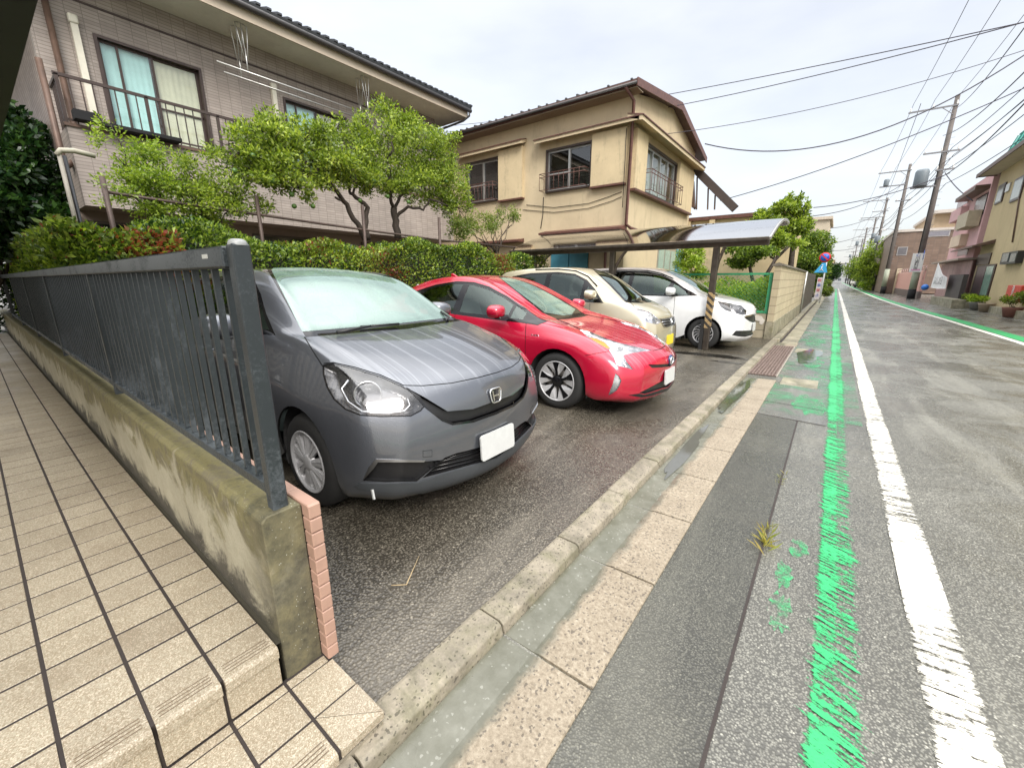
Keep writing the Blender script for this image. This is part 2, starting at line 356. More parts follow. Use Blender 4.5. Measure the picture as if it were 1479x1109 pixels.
# scuffs of green paint on the pavement
for k, (x, y, a, b, s_) in enumerate([(.02, 1.95, .05, .16, 1), (.01, 2.25, .04, .12, 2), (.06, 2.55, .05, .10, 3), (-.02, 5.9, .18, .5, 4), (.0, 7.6, .12, .4, 5), (-.15, 9.2, .2, .7, 6), (-.2, 12.5, .25, 1.2, 7), (-.05, 16, .2, 1.5, 8)]):
    r_ = random.Random(s_); P_ = [(x + a * math.cos(t) * (.6 + .6 * r_.random()), y + b * math.sin(t) * (.6 + .6 * r_.random())) for t in [2 * math.pi * i / 22 for i in range(22)]]
    sheet('green_paint_stain', P_, ZR + .0045 + .0002 * k, MAT_scuff if k else (MAT_scuff := marking('green_paint_scuff', (.05, .46, .17), (.085, .087, .083), thr0=.46, soft=.16, scale=(10, 10, 1))))
# covers and repairs set in the pavement
def slab(name, x0, x1, y0, y1, mat, z=ZR + .008): return struct(MB().box(x0, x1, y0, y1, z - .02, z).build(name, mat, bevel=.003))
sheet('green_paint_stain', [(-.49, 5.3), (.44, 5.3), (.44, 26), (-.49, 26)], ZR + .0052, marking('green_paint_wash', (.10, .34, .17), (.1, .1, .1), thr0=.47, soft=.22, scale=(3, 3, 1), ywear=[(0, -.05), (5.3, -.06), (7, .0), (14, .0), (26, -.06)], rough=.3))
slab('pavement_cover', -.42, .02, 6.85, 7.4, m_base); slab('pavement_cover', -.46, .0, 10.2, 10.8, m_base)
for y in (5.14, 5.75, 8.6, 12.2):
    sheet('pavement_joint', [(-.5, y), (.13, y - .06), (.13, y - .045), (-.5, y + .012)], ZR + .0065, m_grout)
sheet('pavement_joint', [(-.112, -3), (-.100, -3), (-.095, 5.1), (-.107, 5.1)], ZR + .0065, m_grout)
# gutter: concrete segments with a wet channel beside the kerb
SEAMS = [1.10 + .66 * i for i in range(-6, 60)]
for a, b in zip(SEAMS[:-1], SEAMS[1:]):
    if b > 7.2 and a < 11.0: continue
    if a > 11.5: break
    y1 = min(b, 7.15) if a < 7.2 else b
    j = rnd.uniform(-.004, .004)
    m = MB(); m.prism([(-.905, ZR + .001), (-.74, ZR + .004), (-.70 + j, ZR + .012), (-.485, ZR + .016), (-.48, ZR + .010), (-.48, -.12), (-.905, -.12)], a + .006, y1 - .006, 'y')
    o = struct(m.build('gutter', m_gmix, bevel=.0015))
sheet('gutter_bed', [(-.93, -4), (-.47, -4), (-.47, 12), (-.93, 12)], ZR - .004, m_grout)
for a, b in zip(SEAMS[:-1], SEAMS[1:]):
    if b < .4 or a > 11.6: continue
    a = max(a, .36)
    j = rnd.uniform(-.004, .004); h = .012 + rnd.uniform(-.003, .003)
    m = MB(); m.prism([(-1.03 + j, -.1), (-1.03 + j, h - .004), (-1.015 + j, h), (-.915 + j, h - .002), (-.897 + j, h - .014), (-.888 + j, -.04), (-.888 + j, -.1)], a + .004, b - .004, 'y')
    o = struct(m.build('kerb', m_kerb, bevel=.004, seg=2))
# the channel, cover ledge and stones beyond the lot
struct(MB().box(-1.02, -.86, 11.62, 60, -.1, .03).build('kerb', m_base, bevel=.01)); struct(MB().box(-.80, -.50, 11.3, 60, -.1, -.03).build('gutter', m_base, bevel=.005)); sheet('gutter_channel', [(-.86, 11.3), (-.80, 11.3), (-.80, 60), (-.86, 60)], -.048, m_grout)
# wet film lying in the low parts
def puddle(poly, z, tint=(.05, .05, .04), name='puddle', rough=.03):
    m = M(name); m.set(base=tint, rough=m.ramp(m.noise(m.wpos(), 14, 3, .5), [(.4, rough), (.7, rough + .10)]), spec=.9, alpha=1.0); m.bump(m.noise(m.wpos(), 30, 2, .5), .05, .002)
    o = sheet('puddle', poly, z, m.m); return o
def blob(cx, cy, a, b, seed, n=36, rot=0):
    r_ = random.Random(seed); ph = [r_.uniform(0, 6.28) for _ in range(5)]; P_ = []
    for i in range(n):
        t = 2 * math.pi * i / n; k = 1 + .16 * math.sin(2 * t + ph[0]) + .12 * math.sin(3 * t + ph[1]) + .08 * math.sin(5 * t + ph[2]) + .05 * math.sin(9 * t + ph[3])
        x, y = a * k * math.cos(t), b * k * math.sin(t); P_.append((cx + x * math.cos(rot) - y * math.sin(rot), cy + x * math.sin(rot) + y * math.cos(rot)))
    return P_
puddle(blob(-1.72, 8.45, .62, .20, 3), .0045, (.028, .026, .022)); puddle(blob(-1.30, 7.9, .25, .07, 5), .0048, (.03, .028, .024))
puddle(blob(-.82, 5.9, .07, 1.1, 8), ZR + .0135, (.07, .075, .05)); puddle(blob(-.815, 3.6, .05, .7, 9), ZR + .0085, (.10, .10, .085))
puddle(blob(-.2, 9.9, .2, .9, 23), ZR + .0097, (.07, .09, .07))
# sump grating at the end of the lot
gt = empty('drain_grating', (-.70, 9.1, ZR), 0, 'rusty steel drain grating set in the gutter beside the parking lot', 'grating')
m_rust = simple('rusty_steel', (.24, .18, .155), .6, .3, var=.35, scale=30, bump=.3)
sheet('drain_pit', [(-.89, 7.35), (-.49, 7.35), (-.49, 10.95), (-.89, 10.95)], ZR + .001, simple('drain_dark', (.06, .045, .04), .6))
for y0 in (7.35, 8.25, 9.15, 10.05):
    g = MB()
    for i in range(9): x = -.18 + i * .045; g.box(x - .006, x + .006, y0 - 9.1, y0 - 9.1 + .88, .004, .022)
    for i in range(12): y = y0 - 9.1 + .01 + i * .078; g.box(-.19, .19, y, y + .014, .006, .021)
    g.build('grating_panel', m_rust, gt)
f = MB(); f.box(-.205, -.192, -1.78, 1.86, 0, .026); f.box(.192, .205, -1.78, 1.86, 0, .026); f.build('grating_frame', simple('frame_steel', (.42, .38, .32), .5, .3), gt)
# parking lot slab
g = grid('parking_lot', -9.0, -1.025, .552, 11.78, .0, m_lot, .5); 
sheet('parking_edge', [(-1.025, .60), (-1.02, .60), (-1.02, 11.62), (-1.025, 11.62)], -.002, m_grout)
# tiled walk of the apartment: slab, then single tiles
XLx = -.945; T = .1625; X0 = -1.29; Y0 = .405
struct(MB().box(-16, X0 - .012, -6, Y0 - .004, -.08, .2176).build('tiled_path', m_grout)); struct(MB().box(X0 - .02, -.952, -6, .548, -.08, .0560).build('tiled_step', m_grout))
struct(MB().box(-.955, -.915, -6, .44, -.09, -.012).build('step_footing', m_kerb, bevel=.006))
def tiles(name, boxes, mat=m_tile, bev=.002):
    m = MB()
    for b in boxes: m.box(*b)
    o = m.build(name, mat, bevel=.0012, seg=1); o['kind'] = 'structure'; return o
bx = []
for j in range(0, 16):
    y1 = Y0 - j * T - .005; y0 = y1 - T + .010
    for i in range(0, 86):
        x1 = X0 - i * T - .0052; x0 = x1 - T + .0104
        if i == 0: continue
        bx.append((x0, x1, y0, y1, .20, .2195 + rnd.uniform(-.0006, .0006)))
tiles('tiled_path', bx)
# nosing tiles: rounded front edge with four grooves, and risers under them
bx = []; nb = MB(); gv = MB(); rs = MB()
def nosing(x1, w, y0, y1, z, flip=False):
    """prism in xz (or yz when flip) with grooves along the step edge"""
    P_ = [(0, z - .04), (0, z - .010), (-.004, z - .003), (-.011, z)]
    q = -.030
    for k in range(4): P_ += [(q, z), (q - .002, z - .0022), (q - .004, z)]; q -= .013
    P_ += [(-w, z), (-w, z - .04)]
    return P_
for j in range(0, 16):
    y1 = Y0 - j * T - .005; y0 = y1 - T + .010
    nb.prism([(X0 + .006 + a, b) for a, b in nosing(0, T + .0, y0, y1, .22)], y0, y1, 'y')
    rs.box(X0 - .016, X0 - .004, y0, y1, .066, .176)
for j in range(0, 16):
    for k in range(4):
        x_ = X0 + .006 - .032 - k * .013; gv.box(x_ - .0016, x_ + .0016, Y0 - j * T - .145, Y0 - j * T - .018, .2201, .2204)
        x_ = XLx - .032 - k * .013; gv.box(x_ - .0016, x_ + .0016, Y0 - j * T - .145, Y0 - j * T - .018, .0601, .0604)
struct(gv.build('nosing_grooves', simple('groove_dark', (.16, .12, .08), .8)))  # thin dark strips laid flat over the shallow nosing grooves
struct(nb.build('tiled_path', m_tile)); o = struct(rs.build('tiled_step', m_tile, bevel=.002))
# lower landing: first row narrow against the riser, two rows of full tiles, nosing to the road and to the lot
bx = []; nb = MB()
XL = -.945
for j in range(-1, 16):
    y1 = Y0 - j * T - .005; y0 = y1 - T + .010
    if j == -1: y1 = .555
    bx.append((X0 - .003, X0 + .030, y0, y1 if j >= 0 else .542, .04, .0595))
    if j == -1:
        bx.append((X0 + .036, X0 + .036 + .150, y0 + .0, y1, .04, .0595))
    else: bx.append((X0 + .036, X0 + .036 + .150, y0, y1, .04, .0595))
    if j >= 0: nb.prism([(XL + a, b) for a, b in nosing(0, .150, y0, y1, .06)], y0, y1, 'y')
tiles('tiled_step', bx)
nb.prism([(X0 + .19, .06), (XL, .06), (XL, .556)][:0] or [(XL - .152, Y0 + .005), (XL, Y0 + .005), (XL, .556)], .03, .060, 'z'); nb.prism([(XL - .152, Y0 + .008), (XL - .003, .556), (XL - .152, .556)], .03, .060, 'z')
for k in range(4):
    d = .022 + k * .013
    pass
struct(nb.build('tiled_step', m_tile, bevel=.0015))
struct(MB().box(XL - .010, XL - .001, -3, .55, -.03, .022).build('tiled_step', m_kerb))
# ================================================================== low wall with brick face, railing
def wall_conc():
    m = M('mossy_wall_concrete'); v = m.wpos(); sx = m.n('ShaderNodeSeparateXYZ'); m.l(v, sx.inputs[0])
    c = m.ramp(m.noise(v, 3, 6, .7), [(.3, (.30, .275, .20)), (.7, (.48, .45, .34))])
    # run-down algae from the coping and splash dirt at the foot: both follow the height with a wandering edge
    n = m.noise(v, 2.4, 7, .72, 1.2); n2 = m.noise(v, 11, 5, .7)
    top = m.ramp(m.math('ADD', sx.outputs[2], m.math('MULTIPLY', n, .75)), [(.86, 0), (.95, 1)])
    foot = m.ramp(m.math('SUBTRACT', sx.outputs[2], m.math('MULTIPLY', n, .55)), [(-.02, 1), (.07, 0)])
    end = m.ramp(m.math('ADD', sx.outputs[0], m.math('MULTIPLY', n, .5)), [(-1.45 + .25 + 0, 0), (-1.3 + .25, 1)]) if False else None
    g = m.ramp(n2, [(.3, (.05, .048, .02)), (.5, (.17, .15, .05)), (.62, (.10, .085, .05)), (.8, (.26, .24, .07))])
    dk = m.ramp(n2, [(.3, (.02, .018, .014)), (.7, (.07, .062, .05))])
    c = m.mix(m.math('MULTIPLY', top, .85), c, g); c = m.mix(m.math('MULTIPLY', foot, .9), c, dk)
    d = m.math('ADD', sx.outputs[0], 2.0); ex = m.ramp(m.math('ADD', d, m.math('MULTIPLY', n, .5)), [(.72, 0), (.95, 1)])
    c = m.mix(m.math('MULTIPLY', ex, .9), c, m.ramp(n2, [(.3, (.03, .028, .02)), (.5, (.11, .10, .06)), (.65, (.17, .15, .08)), (.8, (.28, .25, .17))]))
    s = m.vor(v, 70); s2 = m.noise(v, 5, 4, .6); c = m.mix(m.math('MULTIPLY', m.ramp(s, [(.08, 1), (.14, 0)]), m.ramp(s2, [(.5, 0), (.6, .8)])), c, (.55, .55, .48))
    m.set(base=c, rough=.75); m.bump(m.math('ADD', m.noise(v, 45, 6, .75), m.noise(v, 9, 4, .6)), .5, .008); return m.m
m_wall = wall_conc()
m_pink = simple('pink_wall_tile', (.40, .25, .19), .5, var=.12, scale=9, bump=.1)
WT = .68
root = empty('low_wall', (-1.3, .5, 0), 0, 'low mossy concrete wall between the tiled walk and the lot, faced with pink tiles', 'wall')
m = MB(); X = [-1.306]
xs = [-1.306, -3.0, -6, -10, -16.5]
m.prism([(.420, -.1), (.5445, -.1), (.5445, WT - .006), (.535, WT), (.436, WT), (.420, WT - .016)], -16.5, -1.305, 'x')
o = m.build('wall_body', m_wall, root, loc=(1.3, -.5, 0), bevel=.004)
o = sheet('wall_gutter', [(-16, .40), (-1.31, .40), (-1.31, .425), (-16, .425)], .2105, m_groutm)
m = MB(); n = 12; th = (WT - .055) / n
for i in range(n): m.box(-1.309, -1.258, .5446, .585, .058 + i * th + .002, .058 + (i + 1) * th - .002)
k = 0; x = -1.262
while x > -12:
    m.box(x - .148, x, .5435, .585, WT - .012, WT + .004); x -= .152
o = m.build('tile_facing', m_pink, root, loc=(1.3, -.5, 0), bevel=.003)
m = MB(); m.box(-16.4, -1.315, .5446, .580, 0, WT - .010); m.build('facing_bed', m_grout, root, loc=(1.3, -.5, 0))
def alum():
    m = M('black_railing_metal'); v = m.co(); n2 = m.noise(v, 90, 6, .85, .4); n1 = m.noise(v, 5, 4, .6)
    geo = m.wpos(); sx = m.n('ShaderNodeSeparateXYZ'); m.l(geo, sx.inputs[0])
    low = m.ramp(sx.outputs[2], [(.70, .09), (1.35, 0)])
    dust = m.ramp(m.math('ADD', m.math('ADD', m.math('MULTIPLY', n2, .6), m.math('MULTIPLY', n1, .4)), low), [(.53, 0), (.62, 1)])
    c = m.mix(m.math('MULTIPLY', dust, .38), (.024, .030, .033), (.13, .15, .165))
    m.set(base=c, rough=m.mix(dust, (.32, .32, .32), (.75, .75, .75)), spec=.5); m.bump(n2, .1, .002); return m.m
m_rail = alum()
FY = .490; FB, FT = .725, 1.475
root = empty('railing', (-1.35, FY, WT), 0, 'black metal slat railing standing on the low mossy wall', 'railing')
def rb(name, b, bev=.002):
    m = MB(); m.box(*b); return m.build(name, m_rail, root, loc=(1.35, -FY, -WT), bevel=bev)
posts = [-1.345, -3.62, -5.9, -8.2, -10.5, -12.8]
for i, px_ in enumerate(posts):
    m = MB(); m.box(px_ - .022, px_ + .022, FY - .024, FY + .024, WT - .01, 1.498 if i == 0 else FT - .02); o = m.build('post', m_rail, root, loc=(1.35, -FY, -WT), bevel=.004)
    if i == 0:
        m = MB(); m.lathe([(0, 1.512), (.014, 1.511), (.021, 1.507), (.0245, 1.500), (.0245, 1.494)], c=(px_, FY, 0), n=24); m.build('post_cap', simple('cap_grey', (.28, .29, .29), .4), o, loc=(1.35, -FY, -WT))
rb('top_rail', (-12.8, -1.376, FY - .034, FY + .020, FT - .042, FT + .018), .005)
rb('bottom_rail', (-12.8, -1.376, FY - .020, FY + .016, FB, FB + .035))
x = -1.455; k = 0
while x > -12.7:
    if min(abs(x - p) for p in posts) > .05:
        m = MB(); m.box(x - .006, x + .006, FY - .011, FY + .007, FB + .036, FT - .043); m.build('slat', m_rail, root, loc=(1.35, -FY, -WT)); k += 1
        if k > 96: break
    x -= .0935
lb = MB(); lb.box(-1.530, -1.485, FY - .0352, FY - .034, 1.462, 1.474); lb.build('maker_label', simple('label_silver', (.5, .5, .46), .3), root, loc=(1.35, -FY, -WT))
# ================================================================== FOLIAGE
def leaf_mat(name, cols, trans=.35, rough=.42):
    m = M(name); g = m.n('ShaderNodeNewGeometry'); rp = g.outputs['Random Per Island']
    c = m.ramp(rp, [(i / (len(cols) - 1), x) for i, x in enumerate(cols)])
    n = m.noise(g.outputs['Position'], 1.6, 3, .5); c = m.mix(1.0, c, m.ramp(n, [(.3, (.72, .76, .70)), (.7, (1.22, 1.18, 1.1))]), 'MULTIPLY')
    m.set(base=c, rough=rough, spec=.45)
    tl = m.n('ShaderNodeBsdfTranslucent'); m.l(m.mix(1.0, c, (1.5, 1.6, .7), 'MULTIPLY'), tl.inputs[0]); mx = m.n('ShaderNodeMixShader'); mx.inputs[0].default_value = trans
    o = [x for x in m.t.nodes if x.type == 'OUTPUT_MATERIAL'][0]; m.l(m.b.outputs[0], mx.inputs[1]); m.l(tl.outputs[0], mx.inputs[2]); m.l(mx.outputs[0], o.inputs[0]); return m.m
L_CIT = leaf_mat('citrus_leaf', [(.055, .09, .014), (.14, .215, .025), (.26, .35, .045), (.40, .48, .08)])
L_HEDGE = leaf_mat('hedge_leaf', [(.03, .06, .014), (.09, .155, .024), (.19, .28, .04), (.32, .41, .07)])
L_BRIGHT = leaf_mat('spring_leaf', [(.10, .17, .018), (.20, .30, .03), (.31, .42, .05), (.42, .52, .08)])
L_DARK = leaf_mat('camellia_leaf', [(.008, .028, .009), (.015, .045, .012), (.03, .075, .016), (.05, .11, .02)], .2, .3)
L_OLIVE = leaf_mat('olive_leaf', [(.09, .13, .03), (.16, .22, .04), (.26, .31, .07)])
L_RED = leaf_mat('nandina_leaf', [(.20, .035, .03), (.30, .08, .05), (.16, .10, .03)])
m_bark = simple('bark', (.045, .034, .026), .85, var=.4, scale=18, bump=.6, bscale=40)
def leaf_arrays(C, D, size, rs, w=.42, fold=.18):
    """C (n,3) leaf bases, D (n,3) leaf directions -> diamond leaves with a slight fold, six corners as two quads"""
    n = len(C); D = D / (np.linalg.norm(D, axis=1, keepdims=True) + 1e-9)
    rv = rs.normal(size=(n, 3)); rv[:, 2] *= .4; S = np.cross(D, rv); S /= np.linalg.norm(S, axis=1, keepdims=True) + 1e-9; N = np.cross(S, D)
    N *= np.where(N[:, 2:3] < 0, -1, 1)
    sz = size * rs.uniform(.6, 1.25, (n, 1))
    base = C; mid = C + D * sz * .5; tip = C + D * sz + N * (-sz * .12)
    l = mid + S * sz * w / 2 + N * sz * fold * .5; r = mid - S * sz * w / 2 + N * sz * fold * .5
    V = np.stack([base, r, tip, l], 1).reshape(-1, 3); F = np.arange(n * 4)
    return V, F
def ell_points(blobs, n, rs, shell=.55):
    """points in a set of ellipsoids (cx,cy,cz,rx,ry,rz), mostly near their surface; returns points and outward directions"""
    B = np.array(blobs, float); vol = (B[:, 3] * B[:, 4] * B[:, 5]) ** .8; idx = rs.choice(len(B), n, p=vol / vol.sum())
    d = rs.normal(size=(n, 3)); d /= np.linalg.norm(d, axis=1, keepdims=True)
    r = 1 - (1 - shell) * rs.random((n, 1)) ** 1.3 + rs.normal(size=(n, 1)) * .06
    b = B[idx]; P = b[:, :3] + d * b[:, 3:] * r
    return P, d
def subblobs(main, k, rs, sc=.38):
    """break big ellipsoids into uneven clumps sitting on them"""
    out = []
    for cx, cy, cz, rx, ry, rz in main:
        for _ in range(k):
            d = rs.normal(size=3); d /= np.linalg.norm(d); q = rs.uniform(.45, .92); s_ = sc * rs.uniform(.6, 1.25)
            out.append((cx + d[0] * rx * q, cy + d[1] * ry * q, cz + d[2] * rz * q, rx * s_, ry * s_, rz * s_))
    return out
def crown(name, blobs, n, size, mat, parent=None, seed=1, k=9, sc=.38, up=.35, w=.42, shell=.3, droop=0):
    rs = np.random.RandomState(seed); bl = subblobs(blobs, k, rs, sc) if k else blobs
    P, d = ell_points(bl, n, rs, shell); D = d * .8 + rs.normal(size=P.shape) * .7; D[:, 2] += up - droop
    V, F = leaf_arrays(P, D, size, rs, w); return bulk(name, V, 4, F, mat, parent)
def limb(m, a, b, r0, r1, rs, n=5, wob=.06):
    a = Vector(a); b = Vector(b); L = (b - a).length; pts = []
    for i in range(n + 1):
        t = i / n; o = Vector((rs.uniform(-1, 1), rs.uniform(-1, 1), rs.uniform(-.5, .5))) * wob * L * (1 if 0 < i < n else 0); pts.append(a.lerp(b, t) + o)
    m.tube(pts, [r0 + (r1 - r0) * i / n for i in range(n + 1)], 8); return pts
def twigs(m, P, n, rs, length=.35, r=.004):
    for _ in range(n):
        p = P[rs.randint(0, len(P) - 1)]; d = Vector((rs.uniform(-1, 1), rs.uniform(-1, 1), rs.uniform(-.2, 1.2))).normalized(); limb(m, p, p + d * length * rs.uniform(.5, 1.3), r * 2, r, rs, 3, .08)
# ---- citrus trees in front of the brown house
def citrus(base, limbs, blobs, n, seed, label, fruits):
    root = empty('citrus_tree', base, 0, label, 'tree', 'citrus trees over the hedge'); r_ = random.Random(seed); b = Vector(base)
    m = MB(); ends = []
    for pts, r0, r1 in limbs:
        q = [pX(*p[:2], p[2]) - b for p in pts]; fine = []
        for i in range(len(q) - 1):
            for t in (0, .33, .66): fine.append(q[i].lerp(q[i + 1], t) + Vector([r_.uniform(-.02, .02) for _ in range(3)]))
        fine.append(q[-1]); m.tube(fine, [r0 + (r1 - r0) * i / (len(fine) - 1) for i in range(len(fine))], 8); ends += fine[len(fine) // 2:]
    tw = []
    for (cx, cy, cz, rx, ry, rz) in blobs:
        c = Vector((cx, cy, cz)) - b; s_ = min(ends, key=lambda e_: (e_ - c).length); tw += limb(m, s_, c, .022, .010, r_, 5, .07)
        for _ in range(5):
            d = Vector((r_.gauss(0, 1), r_.gauss(0, 1), r_.gauss(0, 1))).normalized(); limb(m, c, c + Vector((d.x * rx, d.y * ry, d.z * rz)) * .85, .010, .004, r_, 4, .1)
    m.build('trunk', m_bark, root)
    o = crown('crown', [(x - b.x, y - b.y, z - b.z, rx, ry, rz) for x, y, z, rx, ry, rz in blobs], n, .062, L_CIT, root, seed, 16, .36, .5, .45, .15)
    fm = simple('green_citrus', (.06, .13, .02), .4, bump=.3) if 'fr' not in MAT_F else MAT_F['fr']; MAT_F['fr'] = fm
    for (x, y, d) in fruits:
        p = pX(x, y, d) - b; f_ = MB(); f_.sphere(p, .038, 14, 10); f_.build('fruit', fm, root)
MAT_F = {}
def bX(x, y, d, rx, ry, rz): p = pX(x, y, d); return (p.x, p.y, p.z, rx, ry, rz)
citrus(tuple(pX(568, 338, -7.6)), [([(574, 345, -7.6), (571, 318, -7.6), (569, 300, -7.6)], .075, .065), ([(569, 302, -7.6), (564, 286, -7.5), (562, 255, -7.5), (560, 228, -7.5)], .04, .022), ([(569, 303, -7.6), (578, 284, -7.6), (588, 268, -7.7), (600, 250, -7.7)], .036, .02), ([(570, 314, -7.6), (590, 300, -7.4), (612, 303, -7.3), (620, 288, -7.2)], .036, .018)],
   [bX(560, 195, -7.6, .75, .75, .50), bX(600, 215, -7.6, .75, .72, .52), bX(630, 240, -7.5, .6, .6, .5), bX(545, 240, -7.7, .75, .7, .5), bX(600, 268, -7.5, .8, .72, .36), bX(580, 175, -7.6, .40, .5, .22), bX(650, 280, -7.4, .5, .5, .4), bX(640, 205, -7.7, .4, .45, .3), bX(540, 268, -7.5, .5, .5, .26), bX(575, 270, -7.3, .4, .4, .2), bX(638, 292, -7.3, .42, .4, .3), bX(662, 300, -7.2, .35, .35, .3), bX(655, 245, -7.5, .35, .4, .35)], 25000, 5,
   'rounder bushy green citrus tree nearer the yellow house, over the long hedge', [(560, 284, -7.2), (645, 262, -7.1), (612, 215, -7.1), (520, 290, -7.2), (590, 292, -7.0)])
citrus(tuple(pX(530, 345, -7.4)), [([(532, 345, -7.4), (528, 330, -7.4), (530, 300, -7.4), (520, 288, -7.4), (505, 279, -7.4)], .06, .03), ([(528, 345, -7.4), (518, 325, -7.3), (500, 295, -7.3), (487, 277, -7.2), (470, 258, -7.1), (448, 252, -7.0)], .055, .022), ([(495, 290, -7.3), (484, 285, -7.2)], .03, .018)],
   [bX(372, 195, -7.0, .30, .42, .34), bX(395, 215, -7.0, .55, .55, .46), bX(430, 215, -7.1, .6, .6, .42), bX(465, 220, -7.2, .55, .55, .42), bX(400, 240, -7.0, .5, .55, .30), bX(350, 215, -6.9, .3, .35, .25), bX(500, 245, -7.4, .60, .6, .40), bX(508, 215, -7.5, .5, .5, .33), bX(388, 172, -7.0, .16, .2, .22), bX(490, 180, -7.5, .18, .2, .22), bX(430, 272, -6.9, .2, .3, .26), bX(520, 190, -7.5, .4, .4, .30), bX(468, 243, -7.2, .5, .5, .3), bX(410, 258, -6.9, .4, .45, .22), bX(470, 265, -7.1, .3, .35, .18), bX(365, 245, -6.9, .35, .4, .24), bX(445, 195, -7.2, .35, .4, .25)], 21000, 9,
   'wide leaning citrus tree with hanging fruit, in front of the brown house', [(339, 247, -6.8), (421, 281, -6.8), (452, 298, -6.8), (425, 298, -6.9), (365, 225, -6.7), (540, 262, -7.0), (395, 262, -6.7)])
def shrub(name, label, cat, base, blobs, n, size, mat, seed, grp=None, stems=7, k=12, sc=.4, w=.42, sr=.012):
    root = empty(name, base, 0, label, cat, grp); b = Vector(base); r_ = random.Random(seed); m = MB()
    for i in range(stems):
        q = blobs[i % len(blobs)]; c = Vector(q[:3]) - b; d = Vector((r_.uniform(-.5, .5) * q[3], r_.uniform(-.5, .5) * q[4], r_.uniform(-.2, .8) * q[5])); P_ = limb(m, (r_.uniform(-.06, .06), r_.uniform(-.06, .06), -.02), c + d, sr, sr * .4, r_, 5, .07); twigs(m, P_[2:], 3, r_, .25 * q[3] + .1, sr * .25)
    m.build('stem', m_bark, root)
    crown('foliage', [(x - b.x, y - b.y, z - b.z, rx, ry, rz) for x, y, z, rx, ry, rz in blobs], n, size, mat, root, seed, k, sc, .4, w, .1); return root
shrub('shrub', 'light green airy shrub in front of the brown house balcony window', 'shrub', tuple(pX(225, 330, -7.2)), [bX(205, 240, -7.1, .36, .34, .30), bX(160, 205, -7.0, .16, .2, .28), bX(235, 262, -7.2, .36, .35, .30), bX(185, 265, -7.1, .28, .3, .2), bX(222, 215, -7.1, .2, .2, .25), bX(245, 290, -7.2, .5, .45, .25), bX(200, 290, -7.2, .4, .4, .2)], 7200, .045, L_BRIGHT, 21)
shrub('shrub', 'mid green shrub between the light airy shrub and the leaning citrus tree', 'shrub', tuple(pX(300, 330, -7.2)), [bX(290, 258, -7.2, .42, .4, .30), bX(325, 275, -7.1, .45, .4, .26), bX(315, 230, -7.1, .28, .28, .18), bX(280, 285, -7.0, .4, .4, .25), bX(345, 250, -7.1, .25, .3, .25), bX(310, 300, -7.2, .55, .5, .25), bX(350, 295, -7.2, .4, .4, .22)], 9000, .048, L_CIT, 22)
shrub('shrub', 'brownish thin-leaved bush at the corner of the yellow house', 'shrub', tuple(pX(715, 365, -7.0)), [bX(700, 320, -7.0, .55, .5, .34), bX(735, 312, -7.0, .36, .3, .32), bX(665, 330, -7.1, .4, .4, .35)], 4200, .055, L_OLIVE, 23, None, 12, 10, .45)
